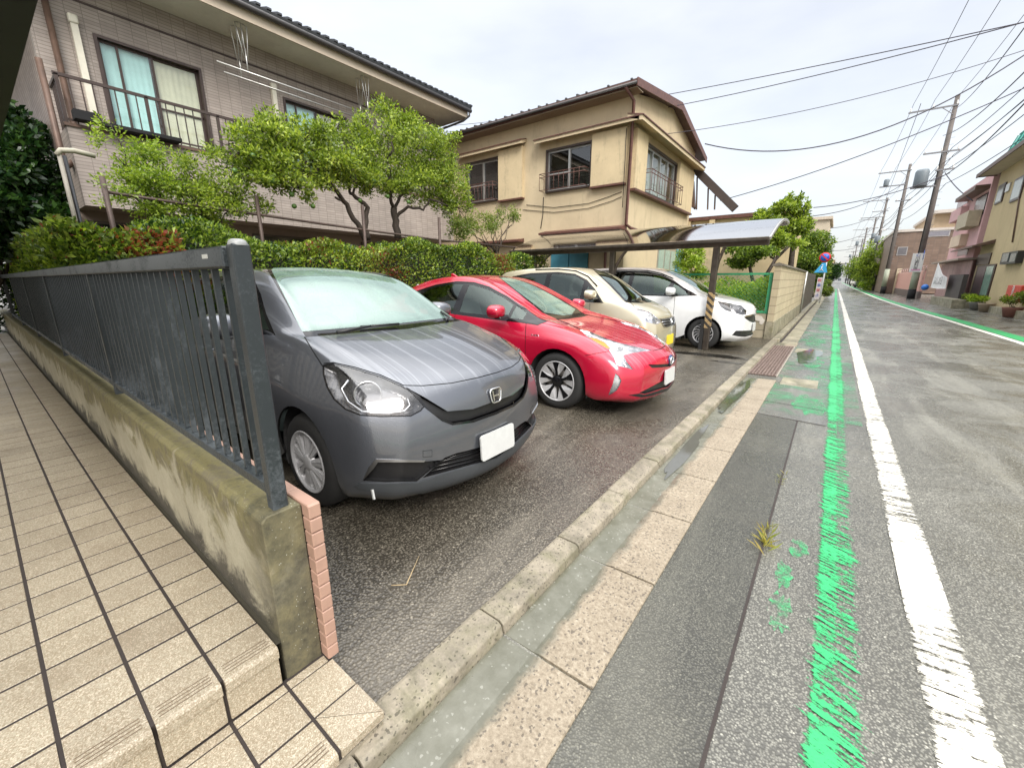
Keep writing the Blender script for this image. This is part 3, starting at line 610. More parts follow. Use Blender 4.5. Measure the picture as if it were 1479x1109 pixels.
# ---- long hedge behind the cars: leaves through a wandering bank
def hedge(name, label, x0, x1, y0, y1, z0, ztop, n, mats, seed, size=.05, grp=None, front=.62, side=0):
    """front face looks to +x; ztop(y) gives the height"""
    root = empty(name, ((x0 + x1) / 2, (y0 + y1) / 2, z0), 0, label, 'hedge', grp); rs = np.random.RandomState(seed)
    b = np.array([(x0 + x1) / 2, (y0 + y1) / 2, z0]); Y = rs.uniform(y0, y1, n); ZT = np.array([ztop(y) for y in Y]); H = ZT - z0
    isf = rs.random(n) < front; dep = np.abs(rs.normal(size=n)) * .10
    Xf = x1 - dep + .07 * np.sin(Y * 5.3 + 2 * np.sin(Y * 2.1)); Zf = z0 + H * rs.random(n)
    Xt = rs.uniform(x0, x1, n); Zt = ZT - dep * .9 + .05 * np.sin(Xt * 7 + Y * 4)
    Xx = np.where(isf, Xf + .05 * np.sin(Zf * 9), Xt); Z = np.where(isf, Zf, Zt)
    rnd_top = np.clip((Z - (ZT - .25)) / .25, 0, 1); Xx = np.where(isf, Xx - rnd_top ** 2 * .22, Xx)
    if side:    # leaves on the face towards the walk
        ks = rs.random(n) < side; Xs = x0 + (x1 - x0) * rs.random(n) ** .7; Zs = z0 + (ZT - z0) * rs.random(n); Ys = y0 + np.abs(rs.normal(size=n)) * .07 + .06 * np.sin(Xs * 4 + Zs * 5) + np.clip((Zs - ZT + .25) / .25, 0, 1) ** 2 * .2
        Xx = np.where(ks, Xs, Xx); Y = np.where(ks, Ys, Y); Z = np.where(ks, Zs, Z)
    P = np.stack([Xx, Y, Z], 1) - b; D = rs.normal(size=(n, 3)) * .7 + np.where(isf[:, None], [.9, 0, .5], [.1, 0, 1.0])
    nn = len(mats); sel = rs.randint(0, 100, n); cum = 0
    # colour patches come in drifts along the hedge
    drift = np.sin(Y * 1.7 + Z * 2.4 + seed) + .6 * np.sin(Y * 4.1 + 1.3) + rs.normal(size=n) * .5
    order = np.argsort(drift); start = 0
    for mat, share in mats:
        k = int(n * share); ix = order[start:start + k]; start += k
        V, F = leaf_arrays(P[ix], D[ix], size, rs, .5); bulk('foliage', V, 4, F, mat, root)
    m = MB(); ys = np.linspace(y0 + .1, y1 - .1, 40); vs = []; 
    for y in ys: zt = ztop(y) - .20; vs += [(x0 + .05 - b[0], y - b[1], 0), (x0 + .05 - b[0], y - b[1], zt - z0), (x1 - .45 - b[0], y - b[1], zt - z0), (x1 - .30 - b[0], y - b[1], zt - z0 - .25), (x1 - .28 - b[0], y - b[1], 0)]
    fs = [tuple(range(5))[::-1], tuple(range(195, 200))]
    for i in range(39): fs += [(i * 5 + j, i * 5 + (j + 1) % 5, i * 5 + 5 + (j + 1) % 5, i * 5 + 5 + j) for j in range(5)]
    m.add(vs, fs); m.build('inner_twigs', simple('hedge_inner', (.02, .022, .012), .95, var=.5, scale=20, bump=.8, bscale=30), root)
    return root
zt1 = lambda y: 1.93 + .09 * math.sin(y * 1.3) + .05 * math.sin(y * 3.7 + 1) + (.03 * y if y > 0 else 0) * .5
hedge('hedge', 'long mixed green hedge behind the parked cars, below the brown house', -7.05, -6.15, 1.35, 9.6, .0, zt1, 60000, [(L_HEDGE, .34), (L_DARK, .18), (L_BRIGHT, .22), (L_OLIVE, .20), (L_RED, .06)], 3, .055)
zt2 = lambda y: 1.93 + .10 * math.sin(y * 1.9 + 1) + .05 * math.sin(y * 5)
hedge('hedge', 'bright leafy hedge with pinkish tips at the left end, behind the black railing', -14.2, -6.05, .66, 1.62, .0, zt2, 52000, [(L_BRIGHT, .46), (L_HEDGE, .30), (L_OLIVE, .14), (L_RED, .10)], 8, .075, side=.5, front=.5)
# garden soil behind the hedge
sheet('garden_soil', [(-7.1, .75), (-7.1, 11.7), (-40, 11.7), (-40, .75)], 1.0, concrete('soil', (.09, .07, .05), False).m)
MB().box(-7.16, -7.06, .75, 11.7, -.08, 1.0).build('retaining_wall', m_base)
tag(bpy.data.objects['retaining_wall'], 'low grey retaining wall hidden behind the long hedge', 'wall')
# pipe rail over the hedge
root = empty('pipe_rail', tuple(pX(370, 320, -6.9)), 0, 'rusty brown pipe rail with thin posts running above the hedge', 'rail'); b = root.location
pm = simple('brown_pipe', (.085, .06, .05), .55, .3, var=.3)
m = MB(); m.tube([pX(x, y, -6.9) - b for x, y in ((150, 277), (250, 292), (372, 310), (525, 332), (637, 347), (762, 359))], .019, 8); m.build('rail', pm, root)
for x, y0, y1 in ((147, 255, 315), (370, 283, 330), (523, 296, 345), (634, 314, 352)):
    a = pX(x, y0, -6.88); m = MB(); m.tube([a - b, Vector((a.x, a.y, 1.0)) - b], .028, 8); m.build('post', pm, root)
# dark camellia at the far left, with a pale pipe post before it
shrub('camellia_tree', 'dense dark glossy tree at the left end of the brown house', 'tree', (-12.6, .2, 1.0), [bX(30, 245, -12.3, .8, .8, .7), bX(50, 215, -12.3, .7, .55, .6), bX(10, 215, -12.6, .9, .8, .8), bX(55, 270, -12.2, .6, .5, .6), bX(-10, 270, -12.6, .9, .9, .9), bX(25, 290, -12.0, .7, .7, .6), bX(-8, 325, -12.4, .9, .8, .7), bX(22, 325, -12.2, .8, .6, .6)], 17000, .13, L_DARK, 31, None, 8, 10, .42, .5, .03)
p0 = pX(85, 222, -7.6); p1 = pX(92, 320, -7.6)
root = empty('pipe_post', (p1.x, p1.y, 1.0), 0, 'pale grey vent pipe with a bent cap beside the brown house corner', 'pipe'); b = root.location
m = MB(); m.tube([Vector((p0.x, p0.y, p0.z)) - b, Vector((p0.x, p0.y, 1)) - b], .022, 10); m.build('pipe', simple('pale_pipe', (.27, .25, .21), .6), root)
m = MB(); m.tube([Vector((p0.x, p0.y - .02, p0.z - .02)) - b, Vector((p0.x, p0.y + .02, p0.z + .04)) - b, Vector((p0.x, p0.y + .14, p0.z + .06)) - b, Vector((p0.x, p0.y + .32, p0.z + .04)) - b], .03, 10); m.build('cap', simple('pale_cap', (.36, .34, .27), .6), root)
a = pX(93, 225, -6.4); m = MB(); m.tube([(0, 0, 0), (0, 0, a.z)], .016, 8)
o = m.build('thin_pole', simple('dark_pole', (.03, .032, .035), .4, .5), loc=(a.x, a.y, 0)); tag(o, 'thin dark pole rising out of the bright left hedge', 'pole')
shrub('path_end_shrub', 'dark leafy shrub closing the far end of the tiled walk', 'shrub', (-15.2, -.2, .2), [(-15.3, .2, .9, .7, .6, 1.0), (-15.3, -.8, .9, .7, .8, 1.1), (-15.4, -2.0, .9, .7, .9, 1.1), (-15.0, .75, 1.5, .6, .5, .9)], 9000, .13, L_DARK, 33, None, 6, 10)
# ================================================================== CARS
# A body is a smooth B-spline shell laid through stations (s behind the nose, half width, height); lamps, windows,
# grilles and seams are cut out of the near half of the shell and mirrored to the far half.
def bspl_mat(n, per, mirror0):
    """rows: evaluated points, cols: control points (uniform cubic B-spline, clamped by reflection)"""
    ts = np.linspace(0, n - 1, (n - 1) * per + 1); Mx = np.zeros((len(ts), n))
    for r, t in enumerate(ts):
        i = min(int(t), n - 2); u = t - i
        wts = ((1 - u) ** 3 / 6, (3 * u ** 3 - 6 * u * u + 4) / 6, (-3 * u ** 3 + 3 * u * u + 3 * u + 1) / 6, u ** 3 / 6)
        for k, wt in zip(range(i - 1, i + 3), wts):
            if k < 0:
                if mirror0: Mx[r, 1] += wt
                else: Mx[r, 0] += 2 * wt; Mx[r, 1] -= wt
            elif k > n - 1: Mx[r, n - 1] += 2 * wt; Mx[r, n - 2] -= wt
            else: Mx[r, k] += wt
    return Mx
class Car:
    def __init__(s, name, nose, yc, per=4):
        s.nose = nose; s.yc = yc; s.per = per; s.off = Vector((nose, yc, 0)); s.feats = []
    def l2w(s, p): return Vector((s.nose + p[0], s.yc + p[1], p[2]))
    def shell(s, st, wheels, wr, zs, ys, yG=.5, bel=.02):
        """st rows: (A,C,D,E) each (s,y,z); wheels: s of the front and rear wheel centre"""
        rows = []
        for A, C, D, Ee in st:
            A, C, D, Ee = [np.array(q, float) for q in (A, C, D, Ee)]
            def Bt(t): q = A + (C - A) * t * t; q[1] = C[1] * t; return q
            CD = (C + D) / 2; CD[1] += bel * (1 if abs(C[2] - D[2]) > .15 else .3)
            DE = (D + Ee) / 2; DE[1] = D[1] + (Ee[1] - D[1]) * .62
            best = min(wheels, key=lambda q: abs(q - Ee[0]))
            if Ee[0] < wheels[0] + .42 or Ee[0] > wheels[1] - .42:
                dx, dz = Ee[0] - best, Ee[2] - .31; L = math.hypot(dx, dz)
                Fp = np.array([best + dx / L * .17, Ee[1] - .006, .31 + dz / L * .17]); EF = (Ee + Fp) / 2; EF[1] = max(Ee[1], Ee[1]) + .002
            else:
                Fp = np.array([Ee[0], ys, zs]); EF = np.array([Ee[0], Ee[1] + .004, (Ee[2] * .45 + zs * .55)])
            rows.append([A, Bt(.36), Bt(.7), Bt(.9), C, CD, D, DE, Ee, EF, Fp])
        P = np.array(rows); P[:, :, 0] *= -1; P[:, :, 1] *= -1
        n, m, _ = P.shape
        Bu1 = bspl_mat(n, 1, False); Bv1 = bspl_mat(m, 1, True)
        Bv1m = Bv1.copy()
        def ev(Q, Bu, Bv_, per):
            X = np.einsum('ij,jkc->ikc', Bu, Q); o = np.zeros((X.shape[0], Bv_[0].shape[0], 3))
            for c in range(3): o[:, :, c] = X[:, :, c] @ (Bv_[1] if c == 1 else Bv_[0]).T
            return o
        def Bpair(per):
            a = bspl_mat(m, per, True); b = a.copy()
            # y is antisymmetric across the centre line: ghost point counts as -y1
            ts = np.linspace(0, m - 1, (m - 1) * per + 1)
            for r, t in enumerate(ts):
                if t < 1: b[r, 1] -= 2 * (1 - t) ** 3 / 6
            return a, b
        Q = P.copy(); B1 = Bpair(1)
        for _ in range(2): Q = Q + .75 * (P - ev(Q, Bu1, B1, 1))
        G = ev(Q, bspl_mat(n, s.per, False), Bpair(s.per), s.per)
        G[:, 0, 1] = 0
        s.G = G; N, Mm, _ = G.shape
        du = np.gradient(G, axis=0); dv = np.gradient(G, axis=1); nr = np.cross(du, dv); nr[:, 0, 1] = 0
        nr /= np.linalg.norm(nr, axis=2, keepdims=True) + 1e-9
        mid = np.array([G[:, :, 0].mean(), 0, .6]); sg = np.sign(((G - mid) * nr).sum()); nr *= sg
        s.N = nr.reshape(-1, 3); s.V = G.reshape(-1, 3)
        F = []
        for i in range(N - 1):
            for j in range(Mm - 1):
                a = i * Mm + j; q = (a, a + Mm, a + Mm + 1, a + 1); F.append(q if sg < 0 else q[::-1])
        # make sure of the winding
        a, b, c = [s.V[k] for k in F[len(F) // 2][:3]]
        if np.dot(np.cross(b - a, c - a), s.N[F[len(F) // 2][0]]) < 0: F = [f[::-1] for f in F]
        s.bm = bmesh.new(); vs = [s.bm.verts.new(v) for v in s.V]
        for f in F:
            try: s.bm.faces.new([vs[k] for k in f])
            except ValueError: pass
        s.lay = s.bm.faces.layers.int.new('tag'); s.names = ['paint']
        s.bvh = BVHTree.FromPolygons([Vector(v) for v in s.V], F); s.FQ = F
        return s
    def normal_at(s, p):
        q, nn, idx, d = s.bvh.find_nearest(p)
        if idx is None: return Vector((0, 0, 1))
        f = s.FQ[idx]; ws = []; acc = np.zeros(3)
        for k in f:
            dd = (Vector(s.V[k]) - p).length_squared + 1e-8; acc += s.N[k] / dd
        v = Vector(acc)
        if abs(p.y) < 1e-5: v.y = 0
        return v.normalized()
    # projections: map a local point to 2D, and give the cutting plane through two 2D points
    def _prj(s, kind):
        if kind == 'cam':
            f = lambda p: proj(s.l2w(p)); C = CAM - s.off
            def plane(a, b):
                r1, r2 = ray(*a), ray(*b); return C, r1.cross(r2).normalized()
            def facing(c, n): return (C - c).dot(n) > 0
        elif kind == 'side':
            f = lambda p: (-p[0], p[2])
            def plane(a, b): return Vector((-a[0], 0, a[1])), Vector((b[0] - a[0], 0, b[1] - a[1])).cross(Vector((0, 1, 0))).reflect(Vector((1, 0, 0))).normalized()
            def facing(c, n): return n.y < -.12
        elif kind == 'front':
            f = lambda p: (-p[1], p[2])
            def plane(a, b):
                A = Vector((0, -a[0], a[1])); B = Vector((0, -b[0], b[1])); return A, (B - A).cross(Vector((1, 0, 0))).normalized()
            def facing(c, n): return n.x > .05
        elif kind == 'top':
            f = lambda p: (-p[0], -p[1])
            def plane(a, b):
                A = Vector((-a[0], -a[1], 0)); B = Vector((-b[0], -b[1], 0)); return A, (B - A).cross(Vector((0, 0, 1))).normalized()
            def facing(c, n): return n.z > .05
        if kind == 'side':
            def plane(a, b):
                A = Vector((-a[0], 0, a[1])); B = Vector((-b[0], 0, b[1])); return A, (B - A).cross(Vector((0, 1, 0))).normalized()
        return f, plane, facing
    def cut(s, name, poly, kind='cam', over=None, maxd=None):
        """tag everything inside poly with name. over: only re-tag faces that carry one of these names"""
        if name not in s.names: s.names.append(name)
        t = s.names.index(name); bm = s.bm; f2, plane, facing = s._prj(kind)
        xs = [p[0] for p in poly]; ys = [p[1] for p in poly]
        x0, x1, y0, y1 = min(xs), max(xs), min(ys), max(ys)
        def okf(f):
            return facing(f.calc_center_median(), f.normal)
        bm.normal_update()
        cand = []
        for f in bm.faces:
            if over is not None and s.names[f[s.lay]] not in over: continue
            ps = [f2(v.co) for v in f.verts]
            if max(p[0] for p in ps) < x0 or min(p[0] for p in ps) > x1 or max(p[1] for p in ps) < y0 or min(p[1] for p in ps) > y1: continue
            if okf(f): cand.append(f)
        n = len(poly)
        for i in range(n):
            a, b = poly[i], poly[(i + 1) % n]
            if math.hypot(a[0] - b[0], a[1] - b[1]) < 1e-6: continue
            co, no = plane(a, b); ex0, ex1 = min(a[0], b[0]), max(a[0], b[0]); ey0, ey1 = min(a[1], b[1]), max(a[1], b[1])
            hit = []
            for f in cand:
                if not f.is_valid: continue
                ps = [f2(v.co) for v in f.verts]
                if max(p[0] for p in ps) < ex0 or min(p[0] for p in ps) > ex1 or max(p[1] for p in ps) < ey0 or min(p[1] for p in ps) > ey1: continue
                ds = [(v.co - co).dot(no) for v in f.verts]
                if min(ds) < -1e-5 and max(ds) > 1e-5: hit.append(f)
            if not hit: continue
            g = set(hit)
            for f in hit: g.update(f.edges); g.update(f.verts)
            hs = set(hit); before = set(cand)
            res = bmesh.ops.bisect_plane(bm, geom=list(g), dist=1e-5, plane_co=co, plane_no=no)
            new = [x for x in res['geom'] if isinstance(x, bmesh.types.BMFace)]
            cand = [f for f in cand if f.is_valid] + [f for f in new if f not in before]
        ins = []
        for f in set(cand):
            if not f.is_valid: continue
            c = f2(f.calc_center_median())
            if inside(c, poly): f[s.lay] = t; ins.append(f)
        return ins
    def line(s, name, pts, wd, kind='cam', over=('paint',)):
        """a thin seam along a polyline, wd wide in the projection's unit"""
        for a, b in zip(pts[:-1], pts[1:]):
            dx, dy = b[0] - a[0], b[1] - a[1]; L = math.hypot(dx, dy) + 1e-9; nx, ny = -dy / L * wd / 2, dx / L * wd / 2; ex, ey = dx / L * wd * .3, dy / L * wd * .3
            s.cut(name, [(a[0] + nx - ex, a[1] + ny - ey), (b[0] + nx + ex, b[1] + ny + ey), (b[0] - nx + ex, b[1] - ny + ey), (a[0] - nx - ex, a[1] - ny - ey)], kind, over)
    def dele(s, name):
        t = s.names.index(name); fs = [f for f in s.bm.faces if f[s.lay] == t]; bmesh.ops.delete(s.bm, geom=fs, context='FACES')
    def part(s, tagname, name, mat, parent, inset=0.0, rim=.012, side='both', rim_mat=None, extra=None):
        """mesh of all faces with the tag: pushed in by inset along the normal, free edges turned in by rim"""
        t = s.names.index(tagname); V = []; F = []; vid = {}; NN = []; smooth = []; mi = []
        fs = [f for f in s.bm.faces if f[s.lay] == t]
        if not fs: return None
        def vert(v):
            if v.index in vid: return vid[v.index]
            nn = s.normal_at(v.co); p = v.co - nn * inset
            if abs(v.co.y) < 1e-5: p.y = 0
            vid[v.index] = len(V); V.append(p); NN.append(nn); return vid[v.index]
        s.bm.verts.index_update()
        own = set(fs)
        for f in fs: F.append([vert(v) for v in f.verts]); smooth.append(True)
        nf = len(F)
        if rim:
            rv = {}
            def rvert(v):
                if v.index not in rv: rv[v.index] = len(V); V.append(V[vid[v.index]] - NN[vid[v.index]] * rim); NN.append(NN[vid[v.index]])
                return rv[v.index]
            for f in fs:
                for l in f.loops:
                    e = l.edge
                    if abs(l.vert.co.y) < 1e-4 and abs(l.link_loop_next.vert.co.y) < 1e-4: continue
                    if len([g for g in e.link_faces if g in own]) == 1:
                        a, b = l.vert, l.link_loop_next.vert
                        F.append([vid[b.index], vid[a.index], rvert(a), rvert(b)]); smooth.append(False)
        V = [Vector(v) for v in V]; outs = []
        def mk(Vs, Fs, Ns, nm):
            me = bpy.data.meshes.new(nm); me.from_pydata([tuple(v) for v in Vs], [], Fs); me.materials.append(mat)
            if rim_mat: me.materials.append(rim_mat)
            me.polygons.foreach_set('use_smooth', smooth * (len(Fs) // len(smooth)))
            cl = []
            me.update()
            for k, p in enumerate(me.polygons):
                isr = (k % len(smooth)) >= nf
                if isr and rim_mat: p.material_index = 1
                for vi in p.vertices:
                    cl.append(tuple(p.normal) if isr else tuple(Ns[vi]))
            me.normals_split_custom_set(cl); me.update()
            o = bpy.data.objects.new(nm, me); COL.objects.link(o); o.parent = parent; return o
        fl = Vector((1, -1, 1))
        Vm = [Vector((v.x, -v.y, v.z)) for v in V]; Nm = [Vector((n_.x, -n_.y, n_.z)) for n_ in NN]; Fm = [f[::-1] for f in F]
        if side == 'both':
            k = len(V); return mk(V + Vm, F + [[i + k for i in f] for f in Fm], NN + Nm, name)
        a = mk(V, F, NN, name)
        if side == 'near': return a
        b = mk(Vm, Fm, Nm, name); return (a, b)
    def at_px(s, x, y):
        C = CAM - s.off; q = s.bvh.ray_cast(C, ray(x, y).normalized()); return q[0]
    def at_side(s, ss, z):
        q = s.bvh.ray_cast(Vector((-ss, -3, z)), Vector((0, 1, 0))); return q[0]
    def at_front(s, y, z):
        q = s.bvh.ray_cast(Vector((2, y, z)), Vector((-1, 0, 0))); return q[0]
def inside(p, poly):
    c = False; x, y = p; n = len(poly); j = n - 1
    for i in range(n):
        xi, yi = poly[i]; xj, yj = poly[j]
        if (yi > y) != (yj > y) and x < (xj - xi) * (y - yi) / (yj - yi) + xi: c = not c
        j = i
    return c
def shrink(poly, d):
    """move every edge of a polygon in by d (either winding)"""
    n = len(poly); A = sum(poly[i][0] * poly[(i + 1) % n][1] - poly[(i + 1) % n][0] * poly[i][1] for i in range(n)); sg = 1 if A > 0 else -1
    out = []
    for i in range(n):
        p0, p1, p2 = poly[i - 1], poly[i], poly[(i + 1) % n]
        def nrm(a, b):
            dx, dy = b[0] - a[0], b[1] - a[1]; L = math.hypot(dx, dy) + 1e-9; return (-dy / L * sg, dx / L * sg)
        a, b = nrm(p0, p1), nrm(p1, p2); mx, my = a[0] + b[0], a[1] + b[1]; L2 = mx * mx + my * my
        k = 2 * d / max(L2, 1.2); out.append((p1[0] + mx * k, p1[1] + my * k))
    return out
def circ(c, r, n=28, a0=0, a1=360): return [(c[0] + r * math.cos(R(a0 + (a1 - a0) * i / n)), c[1] + r * math.sin(R(a0 + (a1 - a0) * i / n))) for i in range(n)]
def smoothpoly(poly, it=1):
    for _ in range(it):
        n = len(poly); o = []
        for i in range(n):
            a, b = poly[i], poly[(i + 1) % n]; o += [(a[0] * .75 + b[0] * .25, a[1] * .75 + b[1] * .25), (a[0] * .25 + b[0] * .75, a[1] * .25 + b[1] * .75)]
        poly = o
    return poly
def paint(name, base, metal=.55, rough=.34, drops=True, flake=None):
    m = M(name); v = m.co('Object')
    c = m.ramp(m.noise(v, 3.0, 3, .5), [(.3, tuple(x * .93 for x in base)), (.7, tuple(x * 1.05 for x in base))])
    if drops:
        # water beads and dried run marks: small domes and faint streaks running down the bonnet
        d1 = m.vor(v, 95); d2 = m.vor(v, 210)
        bead = m.math('MAXIMUM', m.ramp(d1, [(.0, 1), (.30, 0)]), m.math('MULTIPLY', m.ramp(d2, [(.0, 1), (.34, 0)]), .45))
        st = m.noise(m.co('Object', scale=(.45, 34, .45)), 1.0, 4, .62)
        up = m.n('ShaderNodeNewGeometry'); sp = m.n('ShaderNodeSeparateXYZ'); m.l(up.outputs['Normal'], sp.inputs[0])
        hz = m.ramp(sp.outputs['Z'], [(.45, 0), (.85, 1)])
        s2 = m.math('MULTIPLY', m.ramp(st, [(.555, 0), (.62, 1)]), hz)
        c = m.mix(m.math('MULTIPLY', s2, .13), c, (.75, .77, .82))
        m.bump(bead, .55, .0012)
        rg = m.math('ADD', rough, m.math('MULTIPLY', s2, .18)); m.set(rough=rg)
        m.b.inputs['Coat Normal']
    else: m.set(rough=rough)
    m.set(base=c, metal=metal, coat=1.0, coatr=.04, ior=1.5)
    return m.m
def glass(name, tint=(.55, .68, .62), boost=.10, rough=.0, dens=1.0, drops=False, gc=(.86, 1.0, .94)):
    m = M(name); t = m.t; t.nodes.remove(m.b)
    o = [x for x in t.nodes if x.type == 'OUTPUT_MATERIAL'][0]
    tr = m.n('ShaderNodeBsdfTransparent'); tr.inputs[0].default_value = (*tint, 1)
    gl = m.n('ShaderNodeBsdfGlossy'); gl.inputs['Roughness'].default_value = rough; gl.inputs[0].default_value = (*gc, 1)
    fr = m.n('ShaderNodeFresnel'); fr.inputs[0].default_value = 1.55
    gb = m.n('ShaderNodeNewGeometry'); f = m.math('MULTIPLY', m.math('ADD', fr.outputs[0], boost, True), m.math('SUBTRACT', 1.0, gb.outputs['Backfacing'])); mx = m.n('ShaderNodeMixShader'); m.l(f, mx.inputs[0]); m.l(tr.outputs[0], mx.inputs[1]); m.l(gl.outputs[0], mx.inputs[2])
    if drops:
        v = m.co('Object'); b = m.n('ShaderNodeBump'); b.inputs['Strength'].default_value = .35; b.inputs['Distance'].default_value = .001
        m.l(m.ramp(m.vor(v, 140), [(0, 1), (.3, 0)]), b.inputs['Height']); m.l(b.outputs[0], gl.inputs['Normal'])
        df = m.n('ShaderNodeBsdfDiffuse'); df.inputs[0].default_value = (.40, .58, .51, 1); m2 = m.n('ShaderNodeMixShader')  # mint diffuse layer painted in for the sky's reflection on the screen
        sky_sheen = m.math('MULTIPLY', m.ramp(m.noise(m.co('Object', scale=(1, 3, 1)), 3.2, 4, .6), [(.35, .30), (.7, .55)]), drops)
        m.l(sky_sheen, m2.inputs[0]); m.l(mx.outputs[0], m2.inputs[1]); m.l(df.outputs[0], m2.inputs[2]); m.l(m2.outputs[0], o.inputs[0])
    else: m.l(mx.outputs[0], o.inputs[0])
    return m.m
MAT = {}
MAT['glass_wind'] = glass('windscreen_glass', (.55, .68, .62), .22, drops=.55)
MAT['glass_side'] = glass('side_glass', (.34, .40, .37), .05)
MAT['glass_dark'] = glass('privacy_glass', (.10, .11, .11), .05)
MAT['lens'] = glass('lamp_lens', (.95, .95, .95), .05, gc=(1, 1, 1))
MAT['black_pl'] = simple('black_plastic', (.012, .012, .013), .38, bump=.08, bscale=220)
MAT['gloss_black'] = simple('gloss_black', (.008, .008, .009), .08)
MAT['seal'] = simple('rubber_seal', (.006, .006, .006), .6, var=0)
MAT['chrome'] = simple('chrome', (.80, .81, .83), .10, 1.0, var=.03)
MAT['chrome_d'] = simple('satin_chrome', (.50, .51, .53), .28, 1.0, var=.05)
MAT['tyre'] = simple('tyre_rubber', (.018, .018, .018), .72, bump=.15, bscale=90)
MAT['rim'] = simple('rim_silver', (.52, .52, .53), .36, .35, var=.08)
MAT['rim_dark'] = simple('rim_recess', (.02, .02, .021), .5)
MAT['disc'] = simple('brake_disc', (.18, .165, .15), .45, .8)
MAT['seat'] = simple('seat_cloth', (.16, .17, .165), .85, bump=.1)
MAT['seat_l'] = simple('seat_cloth_light', (.36, .37, .36), .85, bump=.1)
MAT['dash'] = simple('dashboard_black', (.02, .02, .022), .6)
MAT['cabin'] = simple('cabin_dark', (.03, .03, .03), .9)
MAT['white_pl'] = simple('plate_white', (.56, .57, .56), .4, var=.05, scale=20)
MAT['yellow_pl'] = simple('plate_yellow', (.75, .58, .03), .4, var=.05, scale=20)
MAT['amber'] = simple('amber_lens', (.75, .20, .02), .12, var=.1, scale=30)
MAT['reflector'] = simple('lamp_reflector', (.13, .13, .135), .25, .7, var=.1, scale=40, bump=.25, bscale=55)
MAT['black_in'] = simple('lamp_black', (.02, .02, .022), .15)

